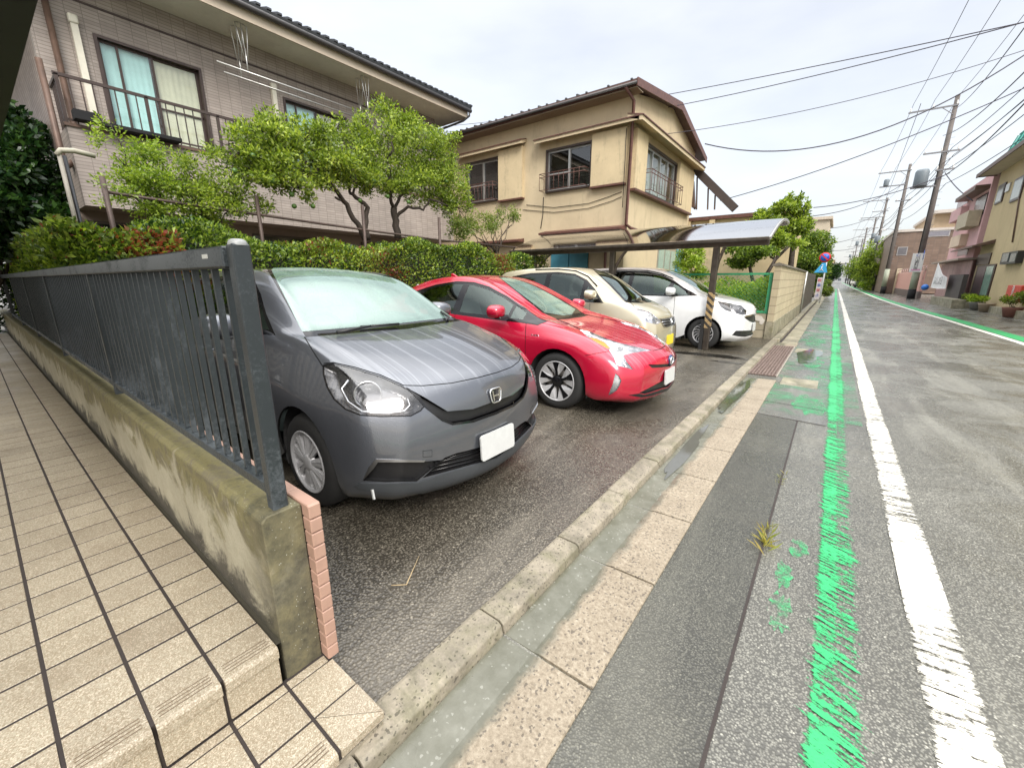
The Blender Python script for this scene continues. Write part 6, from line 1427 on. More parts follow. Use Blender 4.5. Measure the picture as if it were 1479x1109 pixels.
# kerb planter strip with plants in front of the beige building
yk0, yk1 = 20, Y1 - .5
m = MB(); m.box(5.75, 6.0, 15, Y1 - 1, -.05, .25); o = m.build('planter_kerb', m_base); tag(o, 'low dark concrete kerb in front of the beige corner building', 'kerb')
for k, (px_, py_, rx, rz, mt, lab) in enumerate([(1395, 428, .7, .45, L_OLIVE, 'yellow-green tuft of plants left of the sliding door'), (1415, 427, .8, .35, L_BRIGHT, 'broad-leaved potted plants in front of the sliding door'), (1470, 425, .8, .5, L_OLIVE, 'straggly yellow-green plants in front of the red cabinet'), (1368, 437, .7, .3, L_OLIVE, 'low grass tuft at the foot of the draped banner')]):
    p = pX(px_, py_, 5.8); shrub('potted_plant', lab, 'plant', (p.x, p.y, 0), [(p.x, p.y, max(.2, p.z * .8), rx * .5, rx * 1.1, rz * .6)], 1300, .10, mt, 80 + k, None, 6, 8)
for k, (px_, py_, lab) in enumerate([(1427, 434, 'pale terracotta pot beside the sliding door'), (1465, 437, 'reddish pot under the red cabinet'), (1412, 436, 'grey planter trough before the sliding door')]):
    p = pX(px_, py_, 5.7); m = MB(); m.lathe([(0, 0), (.2, 0), (.28, .34), (.30, .38), (.26, .38), (.24, .30), (0, .30)], n=20); o = m.build('flower_pot', simple('pot_%d' % k, [(.30, .24, .17), (.20, .09, .07), (.18, .18, .16)][k], .7), loc=(p.x, p.y, -.03)); tag(o, lab, 'flower pot', 'flower pots before the beige building')
# green roof netting frame on the roof
a = pX(1432, 246, X_ + .2); b = pX(1479, 212, X_ + .2); gm = simple('green_netting', (.12, .52, .42), .7, var=.15)
root3 = empty('roof_netting', (X_ + .2, a.y, zE + .2), 0, 'green netted frame standing on the roof of the beige building', 'netting'); o_ = root3.location
yA_, yB_ = a.y, 15.5; zA, zB = zE + .15, zE + 2.3
m = MB(); m.add([(X_ + .2, yA_, zA), (X_ + .2, yB_, zA), (X_ + .8, yB_, zB), (X_ + .8, yA_ - 1, zB), (X_ + .24, yA_, zA), (X_ + .24, yB_, zA), (X_ + .84, yB_, zB), (X_ + .84, yA_ - 1, zB)], [(0, 1, 2, 3), (7, 6, 5, 4), (0, 3, 7, 4)]); m.build('net', gm, root3, loc=-o_)
m = MB(); y = yB_
gd = simple('green_frame', (.04, .28, .22), .5)
while y < yA_: m.bar((X_ + .18, y, zA), (X_ + .78, y - .3, zB), .04); y += .9
for t_ in (.33, .66, 1): m.bar((X_ + .18 + .6 * t_, yB_, zA + (zB - zA) * t_), (X_ + .18 + .6 * t_, yA_ - 1 * t_, zA + (zB - zA) * t_), .04)
m.build('net_frame', gd, root3, loc=-o_)
# --- pink building
PX = 6.2
def pbox(root, O, x, px0, px1, py_t, py_b, d0, d1, name, mat, parent=None, dz=None):
    a, b = pX(px0, (py_t + py_b) / 2, x), pX(px1, (py_t + py_b) / 2, x); c = (px0 + px1) / 2
    z1_, z0_ = pX(c, py_t, x).z, pX(c, py_b, x).z; m = MB(); m.box(x - d1, x - d0, min(a.y, b.y), max(a.y, b.y), z0_, z1_); return m.build(name, mat, parent or root, loc=-O)
m_pk = stucco('pink_stucco', (.66, .42, .42), (.45, .28, .26), .25)
ya, yb2 = pX(1366, 380, PX).y, Y1 + .2
root4 = empty('pink_building', (PX, ya, 0), 0, 'pink three storey building with balconies behind the beige corner building', 'building'); O_ = root4.location
zt_ = pX(1385, 283, PX).z
m = MB(); m.box(PX, PX + 8, Y1 + .8, ya, 0, zt_); m.build('wall', m_pk, root4, loc=-O_)
m = MB(); m.box(PX + 1.5, PX + 7, Y1 + .8, ya - 2, zt_, zt_ + .8); m.build('parapet', stucco('cream_stucco', (.60, .50, .38)), root4, loc=-O_)
for k, (t0, t1) in enumerate(((300, 318), (338, 356))): pbox(root4, O_, PX, 1383, 1397, t0 + 3, t1, .0, .35, 'balcony', [m_pk, stucco('cream_balcony', (.66, .52, .40))][k])
for t0 in (288, 322, 360): pbox(root4, O_, PX, 1384, 1398, t0, t0 + 9, -.0, .02, 'window', simple('pinkish_pane', (.30, .20, .20), .2))
# carport lean-to between
lean = empty('lean_to', (5.6, Y1 + 1, 0), 0, 'pinkish lean-to roof and shutters left of the beige corner building', 'lean-to'); Ol = lean.location
a, b = pX(1348, 378, 5.6), pX(1388, 372, 5.6); m = MB(); m.box(5.5, 7.0, b.y, a.y, 2.55, 2.65); m.build('roof', simple('pale_brown_roof', (.34, .27, .22), .6), lean, loc=-Ol)
m = MB(); m.box(6.1, 6.15, b.y, a.y, 0, 2.5); m.build('shutter', brick_mat('pink_slats', (.48, .32, .30), (.25, .15, .14), .35, 3.0, 'x', .03), lean, loc=-Ol)
m = MB(); m.box(5.5, 5.7, pX(1366, 420, 5.5).y, pX(1386, 420, 5.5).y, 0, 1.7); m.build('dark_cabinet', simple('dark_box', (.05, .04, .04), .6), lean, loc=-Ol)
# banner
ya, yb2 = pX(1350, 400, 5.2).y, pX(1368, 400, 5.2).y; m = MB(); root5 = empty('banner', (5.2, yb2, 0), 0, 'white draped banner with dark hand lettering tied up beside the utility pole', 'banner')
zt_, zb_ = pX(1350, 381, 5.2).z, pX(1352, 416, 5.2).z; q = [(0, ya - yb2, zt_), (.05, (ya - yb2) * .5, zt_ - .75), (0, 0, zt_ - .95), (0.05, 0, zb_), (-.05, (ya - yb2) * .5, zb_ - .03), (0, (ya - yb2) * 1.15, zb_)]
m.add(q + [(x + .02, y, z) for x, y, z in q], [(0, 1, 2, 3, 4, 5), (11, 10, 9, 8, 7, 6)] + [(i, 6 + i, 6 + (i + 1) % 6, (i + 1) % 6) for i in range(6)]); m.build('cloth', simple('white_cloth', (.72, .70, .70), .8), root5)
text('lettering', 'ふくしの日', .55, m_bk, root5, (-.07, (ya - yb2) * .52, zb_ + .42), (R(90), 0, R(-90))); 
p = pX(1336, 415, 5.1); m = MB(); m.sphere((0, 0, 0), .26, 14, 10, (.8, 1.3, .8)); o = m.build('blue_bundle', simple('blue_tarp', (.02, .16, .55), .45, bump=.8, bscale=7), loc=(p.x, p.y, p.z)); tag(o, 'bundled bright blue tarpaulin hanging beside the banner', 'tarpaulin')
# grey planters/walls by the pole
m = MB(); m.box(5.0, 5.5, pX(1345, 430, 5).y, pX(1375, 436, 5).y, -.05, .40); o = m.build('garden_wall', m_base); tag(o, 'low grey wall and step beneath the white banner', 'wall')
# pink slat fence and cream gate post
ya, yb2 = pX(1292, 415, 5.3).y, pX(1330, 420, 5.3).y
root6 = empty('pink_fence', (5.3, yb2, 0), 0, 'pink panel fence on a dark base between the two nearest utility poles', 'fence'); m = MB(); m.box(-.05, .05, 0, ya - yb2, .55, 2.1); m.build('panel', simple('pink_panel', (.60, .33, .29), .6, var=.08), root6); m = MB(); m.box(-.08, .08, 0, ya - yb2, 0, .55); m.build('base', simple('dark_stone', (.14, .11, .10), .8), root6)
m = MB(); m.tube([(0, i * (ya - yb2) / 12, 2.1) for i in range(13)], .04, 6)
for i in range(13): m.tube([(0, i * (ya - yb2) / 12, 2.1), (0, i * (ya - yb2) / 12, 2.45)], .03, 5)
m.tube([(0, i * (ya - yb2) / 12, 2.45) for i in range(13)], .03, 6); m.build('fence_rail', simple('pinkish_rail', (.5, .34, .32), .6), root6)
ya, yb2 = pX(1278, 413, 5.2).y, pX(1292, 415, 5.2).y; m = MB(); m.box(5.1, 5.5, yb2, ya, -.05, 2.6); o = m.build('gate_pier', stucco('cream_pier', (.55, .47, .34))); tag(o, 'cream gate pier beside the second utility pole', 'gate pier')
# --- brown brick building
BXr = 6.0; ya, yb2 = pX(1286, 380, BXr).y, pX(1300, 380, 6).y
Yf, Yn = pX(1283, 370, 7.5).y, pX(1372, 400, 7.5).y
YB = 62
root7 = empty('brick_building', (7.2, YB, 0), 0, 'brown brick block with a cream top storey and small windows behind the pink fence', 'building'); Ob = root7.location
xl, xr = pY(1289, 350, YB).x, pY(1375, 350, YB).x; zt_ = pY(1330, 332, YB).z; zc = pY(1360, 308, YB).z
bmy = brick_mat('brown_brick', (.20, .14, .105), (.16, .12, .10), .5, .25, 'y', .02, .15); bmx = brick_mat('brown_brick_x', (.21, .15, .11), (.17, .13, .10), .5, .25, 'x', .02, .15)
m = MB(); m.box(xl, xr + 3, YB, YB + .3, 0, zt_); m.build('front_wall', bmy, root7, loc=-Ob); m = MB(); m.box(xl, xr + 3, YB + .3, YB + 20, 0, zt_); m.build('wall', bmx, root7, loc=-Ob)
x2 = pY(1343, 350, YB).x; m = MB(); m.box(x2, xr + 3, YB + .5, YB + 15, zt_, zc); m.build('top_storey', stucco('ochre_stucco', (.48, .37, .25)), root7, loc=-Ob); m = MB(); m.box(x2 - .2, xr + 3.2, YB - .3, YB + 15, zc, zc + .3); m.box(xl - .1, xr + 3.1, YB - .1, YB + 20, zt_ - .15, zt_ + .1) ; m.build('cornice', stucco('pale_cornice', (.55, .50, .45)), root7, loc=-Ob)
def pyb(x0, x1, y0, y1, name, mat, d=.05): a, b = pY(x0, y0, YB), pY(x1, y1, YB); m = MB(); m.box(a.x, b.x, YB - d, YB, b.z, a.z); return m.build(name, mat, root7, loc=-Ob)
w_ = pyb(1341, 1371, 334, 341, 'window', m_alu); pyb(1342, 1370, 335, 340, 'pane', simple('pane4', (.22, .22, .25), .1), .06); w_ = pyb(1297, 1309, 357, 369, 'window', m_alu); pyb(1298, 1308, 358, 368, 'pane', simple('pane5', (.15, .15, .16), .1), .06)
# fabric bundles on the fence
p = pX(1305, 389, 5.35); m = MB(); m.add([(0, -2, 0), (0, 2, .1), (.3, 2, -.4), (.3, -2, -.5), (.0, -2, -.2), (0, 2, -.1)], [(0, 1, 5, 4), (4, 5, 2, 3)]); 
# --- vegetation along the right side further away
def rtree(px_, py_, Y, rx, rz, label, seed, mat, n=6000):
    p = pY(px_, py_, Y); tree('street_tree', label, (p.x, Y, 0), [([(p.x, Y, 0), (p.x, Y, p.z * .6), (p.x + .1, Y, p.z)], .2, .1)], [(p.x, Y, p.z, rx, rx, rz), (p.x - rx * .5, Y + .3, p.z - rz * .5, rx * .7, rx * .8, rz * .7), (p.x + rx * .55, Y - .4, p.z - rz * .3, rx * .75, rx * .8, rz * .75), (p.x, Y, p.z - rz * 1.0, rx * .9, rx * .9, rz * .7)], n, .3, mat, seed, 'trees along the right side of the street')
rtree(1272, 372, 74, 2.0, 2.4, 'nearer bright green tree right of the third utility pole', 90, L_CIT); rtree(1258, 376, 88, 2.4, 2.6, 'bright green tree behind the third utility pole', 91, L_CIT); rtree(1246, 384, 105, 2.6, 2.4, 'farther green tree left of the others on the right side', 92, L_HEDGE)
rtree(1262, 404, 80, 1.4, 1.3, 'low round clipped bush beneath the bright green street trees', 93, L_BRIGHT, 4000)
# --- far buildings
def far(name, label, x0, x1, Y, z, mat, d=12, win=True):
    root = empty(name, ((x0 + x1) / 2, Y, 0), 0, label, 'building', None); m = MB(); w2 = abs(x1 - x0) / 2; m.box(-w2, w2, 0, d, 0, z); m.build('wall', mat, root)
    m = MB(); m.box(-w2 - .2, w2 + .2, -.2, d + .2, z, z + .25); m.build('roof', m_fas, root)
    if win:
        sx = -1 if x0 > 0 else 1
        for fl in range(int(z // 2.9)):
            for k in range(max(1, int(d // 3.5))): m = MB(); y = 1.2 + k * 3.5; m.box(sx * w2, sx * (w2 + .04), y, y + 1.6, fl * 2.9 + 1.0, fl * 2.9 + 2.3); m.build('window', m_winf, root)
            for k in range(max(1, int(w2 * 2 // 3))): m = MB(); x = -w2 + .8 + k * 3; m.box(x, x + 1.4, -.04, 0, fl * 2.9 + 1.0, fl * 2.9 + 2.3); m.build('window', m_winf, root)
m_winf = simple('far_window', (.12, .13, .15), .1)
F_ = [stucco('far_white', (.60, .58, .52), amt=.3), stucco('far_cream', (.58, .50, .38), amt=.3), stucco('far_grey', (.42, .43, .44), amt=.3), stucco('far_ochre', (.45, .34, .22), amt=.3)]
far('far_house', 'cream house with a curved balcony top behind the tall evergreen on the left', pY(1142, 350, 50).x, pY(1193, 350, 50).x, 50, pY(1180, 318, 50).z, F_[1], 8)
for k, (s, Y, w2, z, mi, lab) in enumerate([(1, 96, 8, 6, 0, 'white house beyond the green street trees on the right'), (1, 118, 8, 7, 1, 'cream house farther along the right side'), (1, 142, 9, 6, 3, 'ochre house far along the right side'), (1, 170, 10, 9, 2, 'grey block far along the right side'), (-1, 62, 7, 5.5, 0, 'white house beyond the dark round tree on the left'), (-1, 84, 8, 6.5, 2, 'grey house farther along the left side'), (-1, 110, 9, 6, 1, 'cream house far along the left side'), (-1, 150, 10, 8, 0, 'white block far along the left side'), (1, 215, 14, 10, 1, 'pale block near the end of the street on the right'), (-1, 210, 14, 9, 3, 'ochre block near the end of the street on the left'), (1, 290, 12, 10, 2, 'grey block closing the end of the street')]):
    x0, x1 = (4.9, 4.9 + w2) if s > 0 else (-1.6 - w2, -1.6)
    if k == 10: x0, x1 = -3, 9
    far('far_house', lab, x0, x1, Y, z, F_[mi], 14 if Y < 200 else 25)
# slat fence and shrubs along the left after the block wall
root = empty('slat_fence', (-1.0, 22, 0), 0, 'tall dark weathered board fence beyond the pale block wall', 'fence'); m = MB(); y = 0
while y < 9.6: m.box(-.03, .0, y, y + .16, .1, 1.72); y += .175
m.build('boards', simple('weathered_boards', (.10, .085, .065), .85, var=.4, scale=6, bump=.5), root); m = MB(); m.box(-.06, -.03, 0, 9.6, .3, .4); m.box(-.06, -.03, 0, 9.6, 1.4, 1.5); m.build('fence_rail', m_brn, root)
m = MB(); m.tube([(-1.02, 21.75, -.05), (-1.02, 21.75, 1.75)], .04, 8); o = m.build('fence_post', m_alu); tag(o, 'pale metal post between the block wall and the dark board fence', 'post')
# signs
sy = 32.6; bx_ = pY(1180, 436, sy)
root = empty('road_sign', (-.62, sy, 0), 0, 'leaning white pole with a round no-parking sign above a blue triangular crossing sign', 'road sign')
sx_ = -.62; zz = lambda py: pY(1190, py, sy).z
m = MB(); m.tube([(0, 0, -.05), (0.0, 0, zz(366))], .04, 8); m.build('pole', simple('white_pole', (.7, .7, .7), .5), root)
m_red = simple('sign_red', (.60, .03, .03), .4, var=.05); m_blue2 = simple('sign_blue', (.02, .12, .55), .4, var=.05); m_lb = simple('sign_light_blue', (.05, .38, .70), .4, var=.05)
zc_ = zz(372); r0 = .30
m = MB(); m.lathe([(0, .012), (r0, .012), (r0, -.005), (0, -.005)], c=(-.12, -.06, zc_), axis='y', n=28); d_ = m.build('no_parking_disc', m_red, root)
m = MB(); m.lathe([(0, -.008), (r0 * .74, -.008), (r0 * .74, -.004)], c=(-.12, -.06, zc_), axis='y', n=28); m.build('disc_centre', m_blue2, d_); m = MB(); m.bar((-.12 - r0 * .55, -.072, zc_ + r0 * .55), (-.12 + r0 * .55, -.072, zc_ - r0 * .55), .01, .07, up=(0, 0, 1)); m.build('disc_bar', m_red, d_)
zt2_ = zz(387); m = MB(); m.prism([(-.55, zt2_ - .28), (.12, zt2_ - .28), (-.02, zt2_ + .30), (-.20, zt2_ + .30)], -.07, -.055, 'y'); t_ = m.build('crossing_sign', m_lb, root)
m = MB(); m.tube([(-.22, -.078, zt2_ - .15), (-.18, -.078, zt2_ + .08)], .03, 6); m.tube([(-.30, -.078, zt2_ - .2), (-.20, -.078, zt2_ - .05), (-.08, -.078, zt2_ - .2)], .02, 6); m.sphere((-.17, -.078, zt2_ + .15), .04, 8, 6); m.build('pedestrian', m_wh, t_)
root = empty('notice_board', (-.88, 32.0, 0), 0, 'tall narrow white notice board leaning at the end of the dark board fence', 'notice board')
m = MB(); m.box(-.02, .22, -.02, .02, .25, 1.55); m.build('board', simple('notice_white', (.66, .60, .60), .6), root); m = MB(); m.tube([(.1, .03, -.05), (.1, .03, 1.5)], .025, 6); m.build('stake', m_alu, root)
for i, ch in enumerate('駐車禁止'): text('lettering', ch, .20, m_bl if i % 2 else m_red, root, (.10, -.03, 1.38 - i * .30), (R(90), 0, 0))
# --- utility poles
m_pole = simple('concrete_pole', (.115, .10, .09), .75, var=.2, scale=3, bump=.2); m_steel = simple('dull_steel', (.22, .22, .23), .5, .4)
def pole(base, h, label, arms, r0=.19, xf=None, lamp=None, guard=True):
    root = empty('utility_pole', base, 0, label, 'utility pole', 'utility poles along the street')
    m = MB(); m.tube([(0, 0, 0), (0, 0, h * .5), (0, 0, h)], [r0, r0 * .82, r0 * .6], 12); m.build('shaft', m_pole, root)
    if guard:
        m = MB(); m.tube([(0, 0, 0), (0, 0, .75)], r0 * 1.15, 12); m.build('base_guard', m_dark, root); m = MB(); m.tube([(0, 0, .75), (0, 0, 2.6)], r0 * 1.1, 12); m.build('sleeve', simple('green_grey_sleeve', (.30, .33, .25), .6), root)
    for z, w, off, n in arms:
        m = MB(); m.box(-w / 2 + off, w / 2 + off, -.16, -.08, z - .05, z + .05); m.bar((off * .6, -.12, z - .02), (0, -.12, z - .6), .04); a = m.build('crossarm', m_steel, root)
        for i in range(n): x = -w / 2 + off + .1 + (w - .2) * i / max(1, n - 1); m = MB(); m.lathe([(0, .25), (.045, .24), (.03, .19), (.06, .16), (.03, .12), (.06, .09), (.03, .02), (.02, 0)], c=(x, -.12, z + .05), n=8); m.build('insulator', m_wh, a)
    if xf:
        z, sx, s = xf; m = MB(); m.lathe([(0, 0), (.30 * s, 0), (.32 * s, .05), (.32 * s, .8 * s), (.26 * s, .92 * s), (0, .95 * s)], c=(sx, -.1, z), n=16); m.build('transformer', simple('transformer_grey', (.15, .18, .20), .5, var=.05), root); m = MB(); m.box(min(0, sx), max(0, sx), -.15, -.05, z - .1, z); m.box(sx - .5, sx + .3, -.2, 0, z - .12, z - .02); m.build('bracket', m_steel, root)
    m = MB(); z = 3.2
    while z < h - 2: m.tube([(-.02, 0, z), (r0 + .16, 0, z)], .012, 5); z += .45
    m.build('step_bolts', m_steel, root)
    m = MB(); m.tube([(-r0 * .8, -.1, .8), (-r0 * .7, -.1, h * .75)], .03, 6); m.build('riser_cable', m_dark, root)
    if lamp:
        z = lamp; m = MB(); m.tube([(0, 0, z), (-.5, 0, z + .15), (-.9, 0, z + .15)], .025, 6); m.build('lamp_arm', m_steel, root); m = MB(); m.sphere((-1.05, 0, z + .12), .22, 10, 6, (1, .6, .4)); m.build('street_lamp', m_wh, root)
    return root
P1 = (4.85, 45.0, -.05)
pole(P1, 14.0, 'nearest tall utility pole with a transformer and an advertising plate, right of the street', [(13.35, 2.6, -1.15, 3), (10.4, 1.9, -.2, 3), (9.2, 1.0, .2, 2)], .21, (8.0 + .2, -.95, 1.25))
m = MB(); z0_, z1_ = pY(1320, 393, 44.7).z, pY(1322, 366, 44.7).z; a = empty('advert_plate', (4.72, 44.70, z0_), 0, 'white vertical advertising plate strapped to the nearest utility pole', 'sign'); m.box(-.34, .34, -.03, .0, 0, z1_ - z0_); m.build('plate', simple('plate_white2', (.72, .74, .72), .4), a)
for i, ch in enumerate('心川歯科医'): text('lettering', ch, .27, m_bk if i else m_bl, a, (-.02, -.035, (z1_ - z0_) * (.90 - .175 * i)), (R(90), 0, 0))
m = MB(); m.box(-.26, .26, -.035, -.031, .10, .22); m.build('pink_band', simple('pink_band', (.65, .35, .5), .5), a); m = MB(); m.tube([(.27, -.035, .9), (.27, -.035, 1.6)], .02, 5); m.build('blue_bar', m_bl, a)
pole((4.30, 61.7, -.05), 13.0, 'second utility pole with crossarm and lamp, before the brown brick block', [(12.4, 2.6, -1.1, 4), (9.5, 1.2, 0, 2)], .20, (11.1, -1.6, .7), 6.6)
pole((4.15, 84, -.05), 13.0, 'third utility pole beside the bright green street trees', [(12.7, 3.0, -1.2, 4), (11.2, 1.8, -.5, 3), (10.4, 2.6, -1.3, 2)], .2, (6.9, -.2, 1.0), 6.0)
for k, (x, Y, h) in enumerate([(4.1, 103, 12.5), (3.7, 122, 12.5), (4.0, 146, 12), (3.6, 172, 12), (3.7, 205, 12), (3.6, 245, 12)]):
    pole((x, Y, -.05), h, ['fourth utility pole from the camera, seen against the street trees', 'fifth utility pole from the camera, with a raised transformer', 'sixth utility pole from the camera, among the far crossarms', 'seventh utility pole from the camera, far down the street', 'eighth utility pole from the camera, far down the street', 'farthest utility pole at the end of the street'][k], [(h - .4, 2.8, -1.0, 3), (h - 1.9, 1.8, -.3, 2), (h - 3, 2.2, 0, 0)], .19, (h - 3.6, -1.2 if k % 2 else .1, .9), None, k < 3)
# small far parked cars and kerb boxes on the right
def tiny_car(x, y, mat, label):
    root = empty('parked_car', (x, y, 0), 0, label, 'car', 'cars parked far along the street'); m = MB()
    m.prism([(-2.1, .35), (-2.15, .75), (-1.6, .95), (-.9, 1.02), (-.3, 1.5), (1.4, 1.55), (2.05, 1.1), (2.1, .35)], -.8, .8, 'x'); b = m.build('body', mat, root, bevel=.12, seg=3)
    m = MB(); m.prism([(-.82, 1.03), (-.27, 1.46), (1.35, 1.5), (1.85, 1.12)], -.803, .803, 'x'); m.build('windows', MAT_dw, root); m = MB(); m.add([(-.6, -.86, 1.06), (.6, -.86, 1.06), (.55, -.36, 1.45), (-.55, -.36, 1.45)], [(0, 1, 2, 3)]); m.build('windscreen', MAT_dw, root)
    for sx in (-1, 1):
        for yy in (-1.35, 1.3): m = MB(); m.lathe([(0, 0), (.3, 0), (.31, .05), (.31, .2)], c=(sx * .82, yy, .31), axis='x', n=16) if sx < 0 else m.lathe([(0, 0), (.3, 0), (.31, -.05), (.31, -.2)], c=(sx * .82, yy, .31), axis='x', n=16); m.build('wheel', m_dark, root)
    for sx in (-1, 1): m = MB(); m.box(sx * .45 - .18, sx * .45 + .18, -2.14, -2.05, .62, .76); m.build('headlight', m_wh, root)
MAT_dw = simple('far_car_glass', (.03, .035, .04), .08)
tiny_car(3.9, 108, F_[2], 'small pale grey car parked far along the right side of the street'); tiny_car(3.7, 132, F_[0], 'small white car parked farther still on the right side of the street')
# --- wires: natural sags between points in space
m_wire = simple('cable_black', (.035, .03, .045), .6, var=0)
def wire(a, b, sag, r=.014, label='', n=24):
    a, b = Vector(a), Vector(b); pts = [a.lerp(b, i / n) + Vector((0, 0, -4 * sag * (i / n) * (1 - i / n))) for i in range(n + 1)]
    m = MB(); m.tube([p - a for p in pts], r, 5); o = m.build('power_line', m_wire, loc=a); tag(o, label, 'cable', 'overhead cables'); return o
ph = ['left', 'middle', 'right']
for i, x in enumerate((-1.05 - 1.3 + .1 + 4.85 - .0, -1.15 + 4.85, -1.15 + 1.2 + 4.85)):
    wire((x, 44.88, 13.9), (x + .35, 2, 14.2), 1.0, .014, ph[i] + ' one of three high lines running overhead from the nearest pole towards the camera'); wire((x, 44.88, 13.9), (x - .5, 61.6, 12.7), .35, .014, ph[i] + ' high line between the nearest and second poles'); wire((x - .5, 61.6, 12.7), (x - .5, 83.9, 12.9), .5, .014, ph[i] + ' high line between the second and third poles')
    wire((x - .5, 83.9, 12.9), (x - .6, 122, 12.4), .6, .016, ph[i] + ' high line beyond the third pole'); wire((x - .6, 122, 12.4), (x - .8, 205, 11.9), .8, .02, ph[i] + ' high line far down the street')
for i, (x, z) in enumerate(((5.2, 10.6), (5.35, 10.1), (4.9, 9.6), (5.1, 9.1), (5.3, 8.2))):
    nm = ['topmost', 'second', 'third', 'fourth', 'lowest'][i]
    wire((x, 45, z), (x + .8, 2, z + .2), .9, .02, nm + ' of the low bundle of cables running from the nearest pole along the right roofs'); wire((x, 45, z), (x - .6, 61.7, z - .6), .4, .02, nm + ' low cable between the nearest and second poles'); wire((x - .6, 61.7, z - .6), (x - .8, 84, z - .8), .5, .022, nm + ' low cable between the second and third poles'); wire((x - .8, 84, z - .8), (x - 1, 146, z - 1), .9, .028, nm + ' low cable beyond the third pole')
def pxw(px_a, Da, px_b, Db, sag, r, label): wire(pY(*px_a, Da), pY(*px_b, Db), sag, r, label)
# cables that cross the street towards the houses on the left
pxw((1018, 208), 19.0, (1500, 66), 24, 1.35, .022, 'thick dark cable sagging from the yellow house gable across the street')
pxw((1040, 290), 26, (1500, 118), 30, .35, .022, 'thick straight cable crossing from the low annex up over the street')
pxw((640, 183), 16, (1500, 28), 14, .25, .011, 'upper thin wire of the pair crossing over both houses')
pxw((640, 190), 16, (1500, 27), 14, .55, .011, 'lower thin wire of the pair crossing over both houses')
pxw((905, 200), 14, (1500, 66), 20, .35, .010, 'thin wire from the yellow house corner across the sky')
pxw((1175, 300), 40, (1372, 250), 44.9, .4, .03, 'cable from the left garden trees to the nearest pole')
pxw((1175, 312), 40, (1310, 262), 61, .6, .03, 'cable from the left garden trees to the second pole')
pxw((1195, 330), 60, (1285, 300), 84, .6, .03, 'short cable crossing the street before the third pole')
pxw((1195, 352), 80, (1262, 330), 122, .6, .04, 'higher of two faint cables crossing the street far away'); pxw((1200, 362), 90, (1255, 350), 146, .6, .04, 'lower of two faint cables crossing the street far away')
pxw((1365, 250), 45, (1405, 290), 38, .15, .03, 'short service cable from the nearest pole to the beige building')
pxw((1372, 160), 44.9, (1500, 12), 16, .5, .014, 'thin line rising steeply from the top of the nearest pole to the right')
pxw((1362, 196), 44.9, (1500, 84), 20, .4, .02, 'cable rising to the right from the middle crossarm of the nearest pole')
pxw((1345, 262), 44.9, (1500, 128), 22, .5, .024, 'lower cable rising to the right over the beige building roof')
pxw((1330, 150), 45, (1262, 330), 122, .8, .02, 'long thin line sagging from the nearest crossarm down the street')
# --- small things: weeds in the pavement crack, dropped twigs
def tuft(x, y, z, label, seed, s=1.0, mat=None, name='grass_tuft'):
    rs = np.random.RandomState(seed); n = int(46 * s); C = np.stack([rs.normal(0, .012, n), rs.normal(0, .05, n), np.zeros(n)], 1); D = rs.normal(size=(n, 3)) * [.7, .7, .2] + [0, 0, .75]; V, F = leaf_arrays(C, D, .075 * s, rs, .10, .02)
    o = bulk(name, V, 4, F, mat or L_straw); o.location = (x, y, z); tag(o, label, 'grass'); return o
L_straw = leaf_mat('dry_grass', [(.30, .22, .06), (.35, .32, .08), (.16, .24, .05)])
tuft(-.095, 2.50, ZR, 'yellowing grass tuft in the pavement crack, nearest the camera', 5, 1.15); tuft(-.10, 2.66, ZR, 'small green grass sprig just beyond the nearest pavement tuft', 6, .6); tuft(-.105, 3.45, ZR, 'dry brown tuft farther along the pavement crack', 7, .6)
m = MB(); p = [pZ(x, y, .012) for x, y in ((565, 845), (587, 844), (605, 803))]; m.tube(p, .0025, 5); o = m.build('twig', simple('pale_twig', (.42, .32, .18), .8)); tag(o, 'pale bent twig lying on the wet asphalt before the grey car', 'twig')
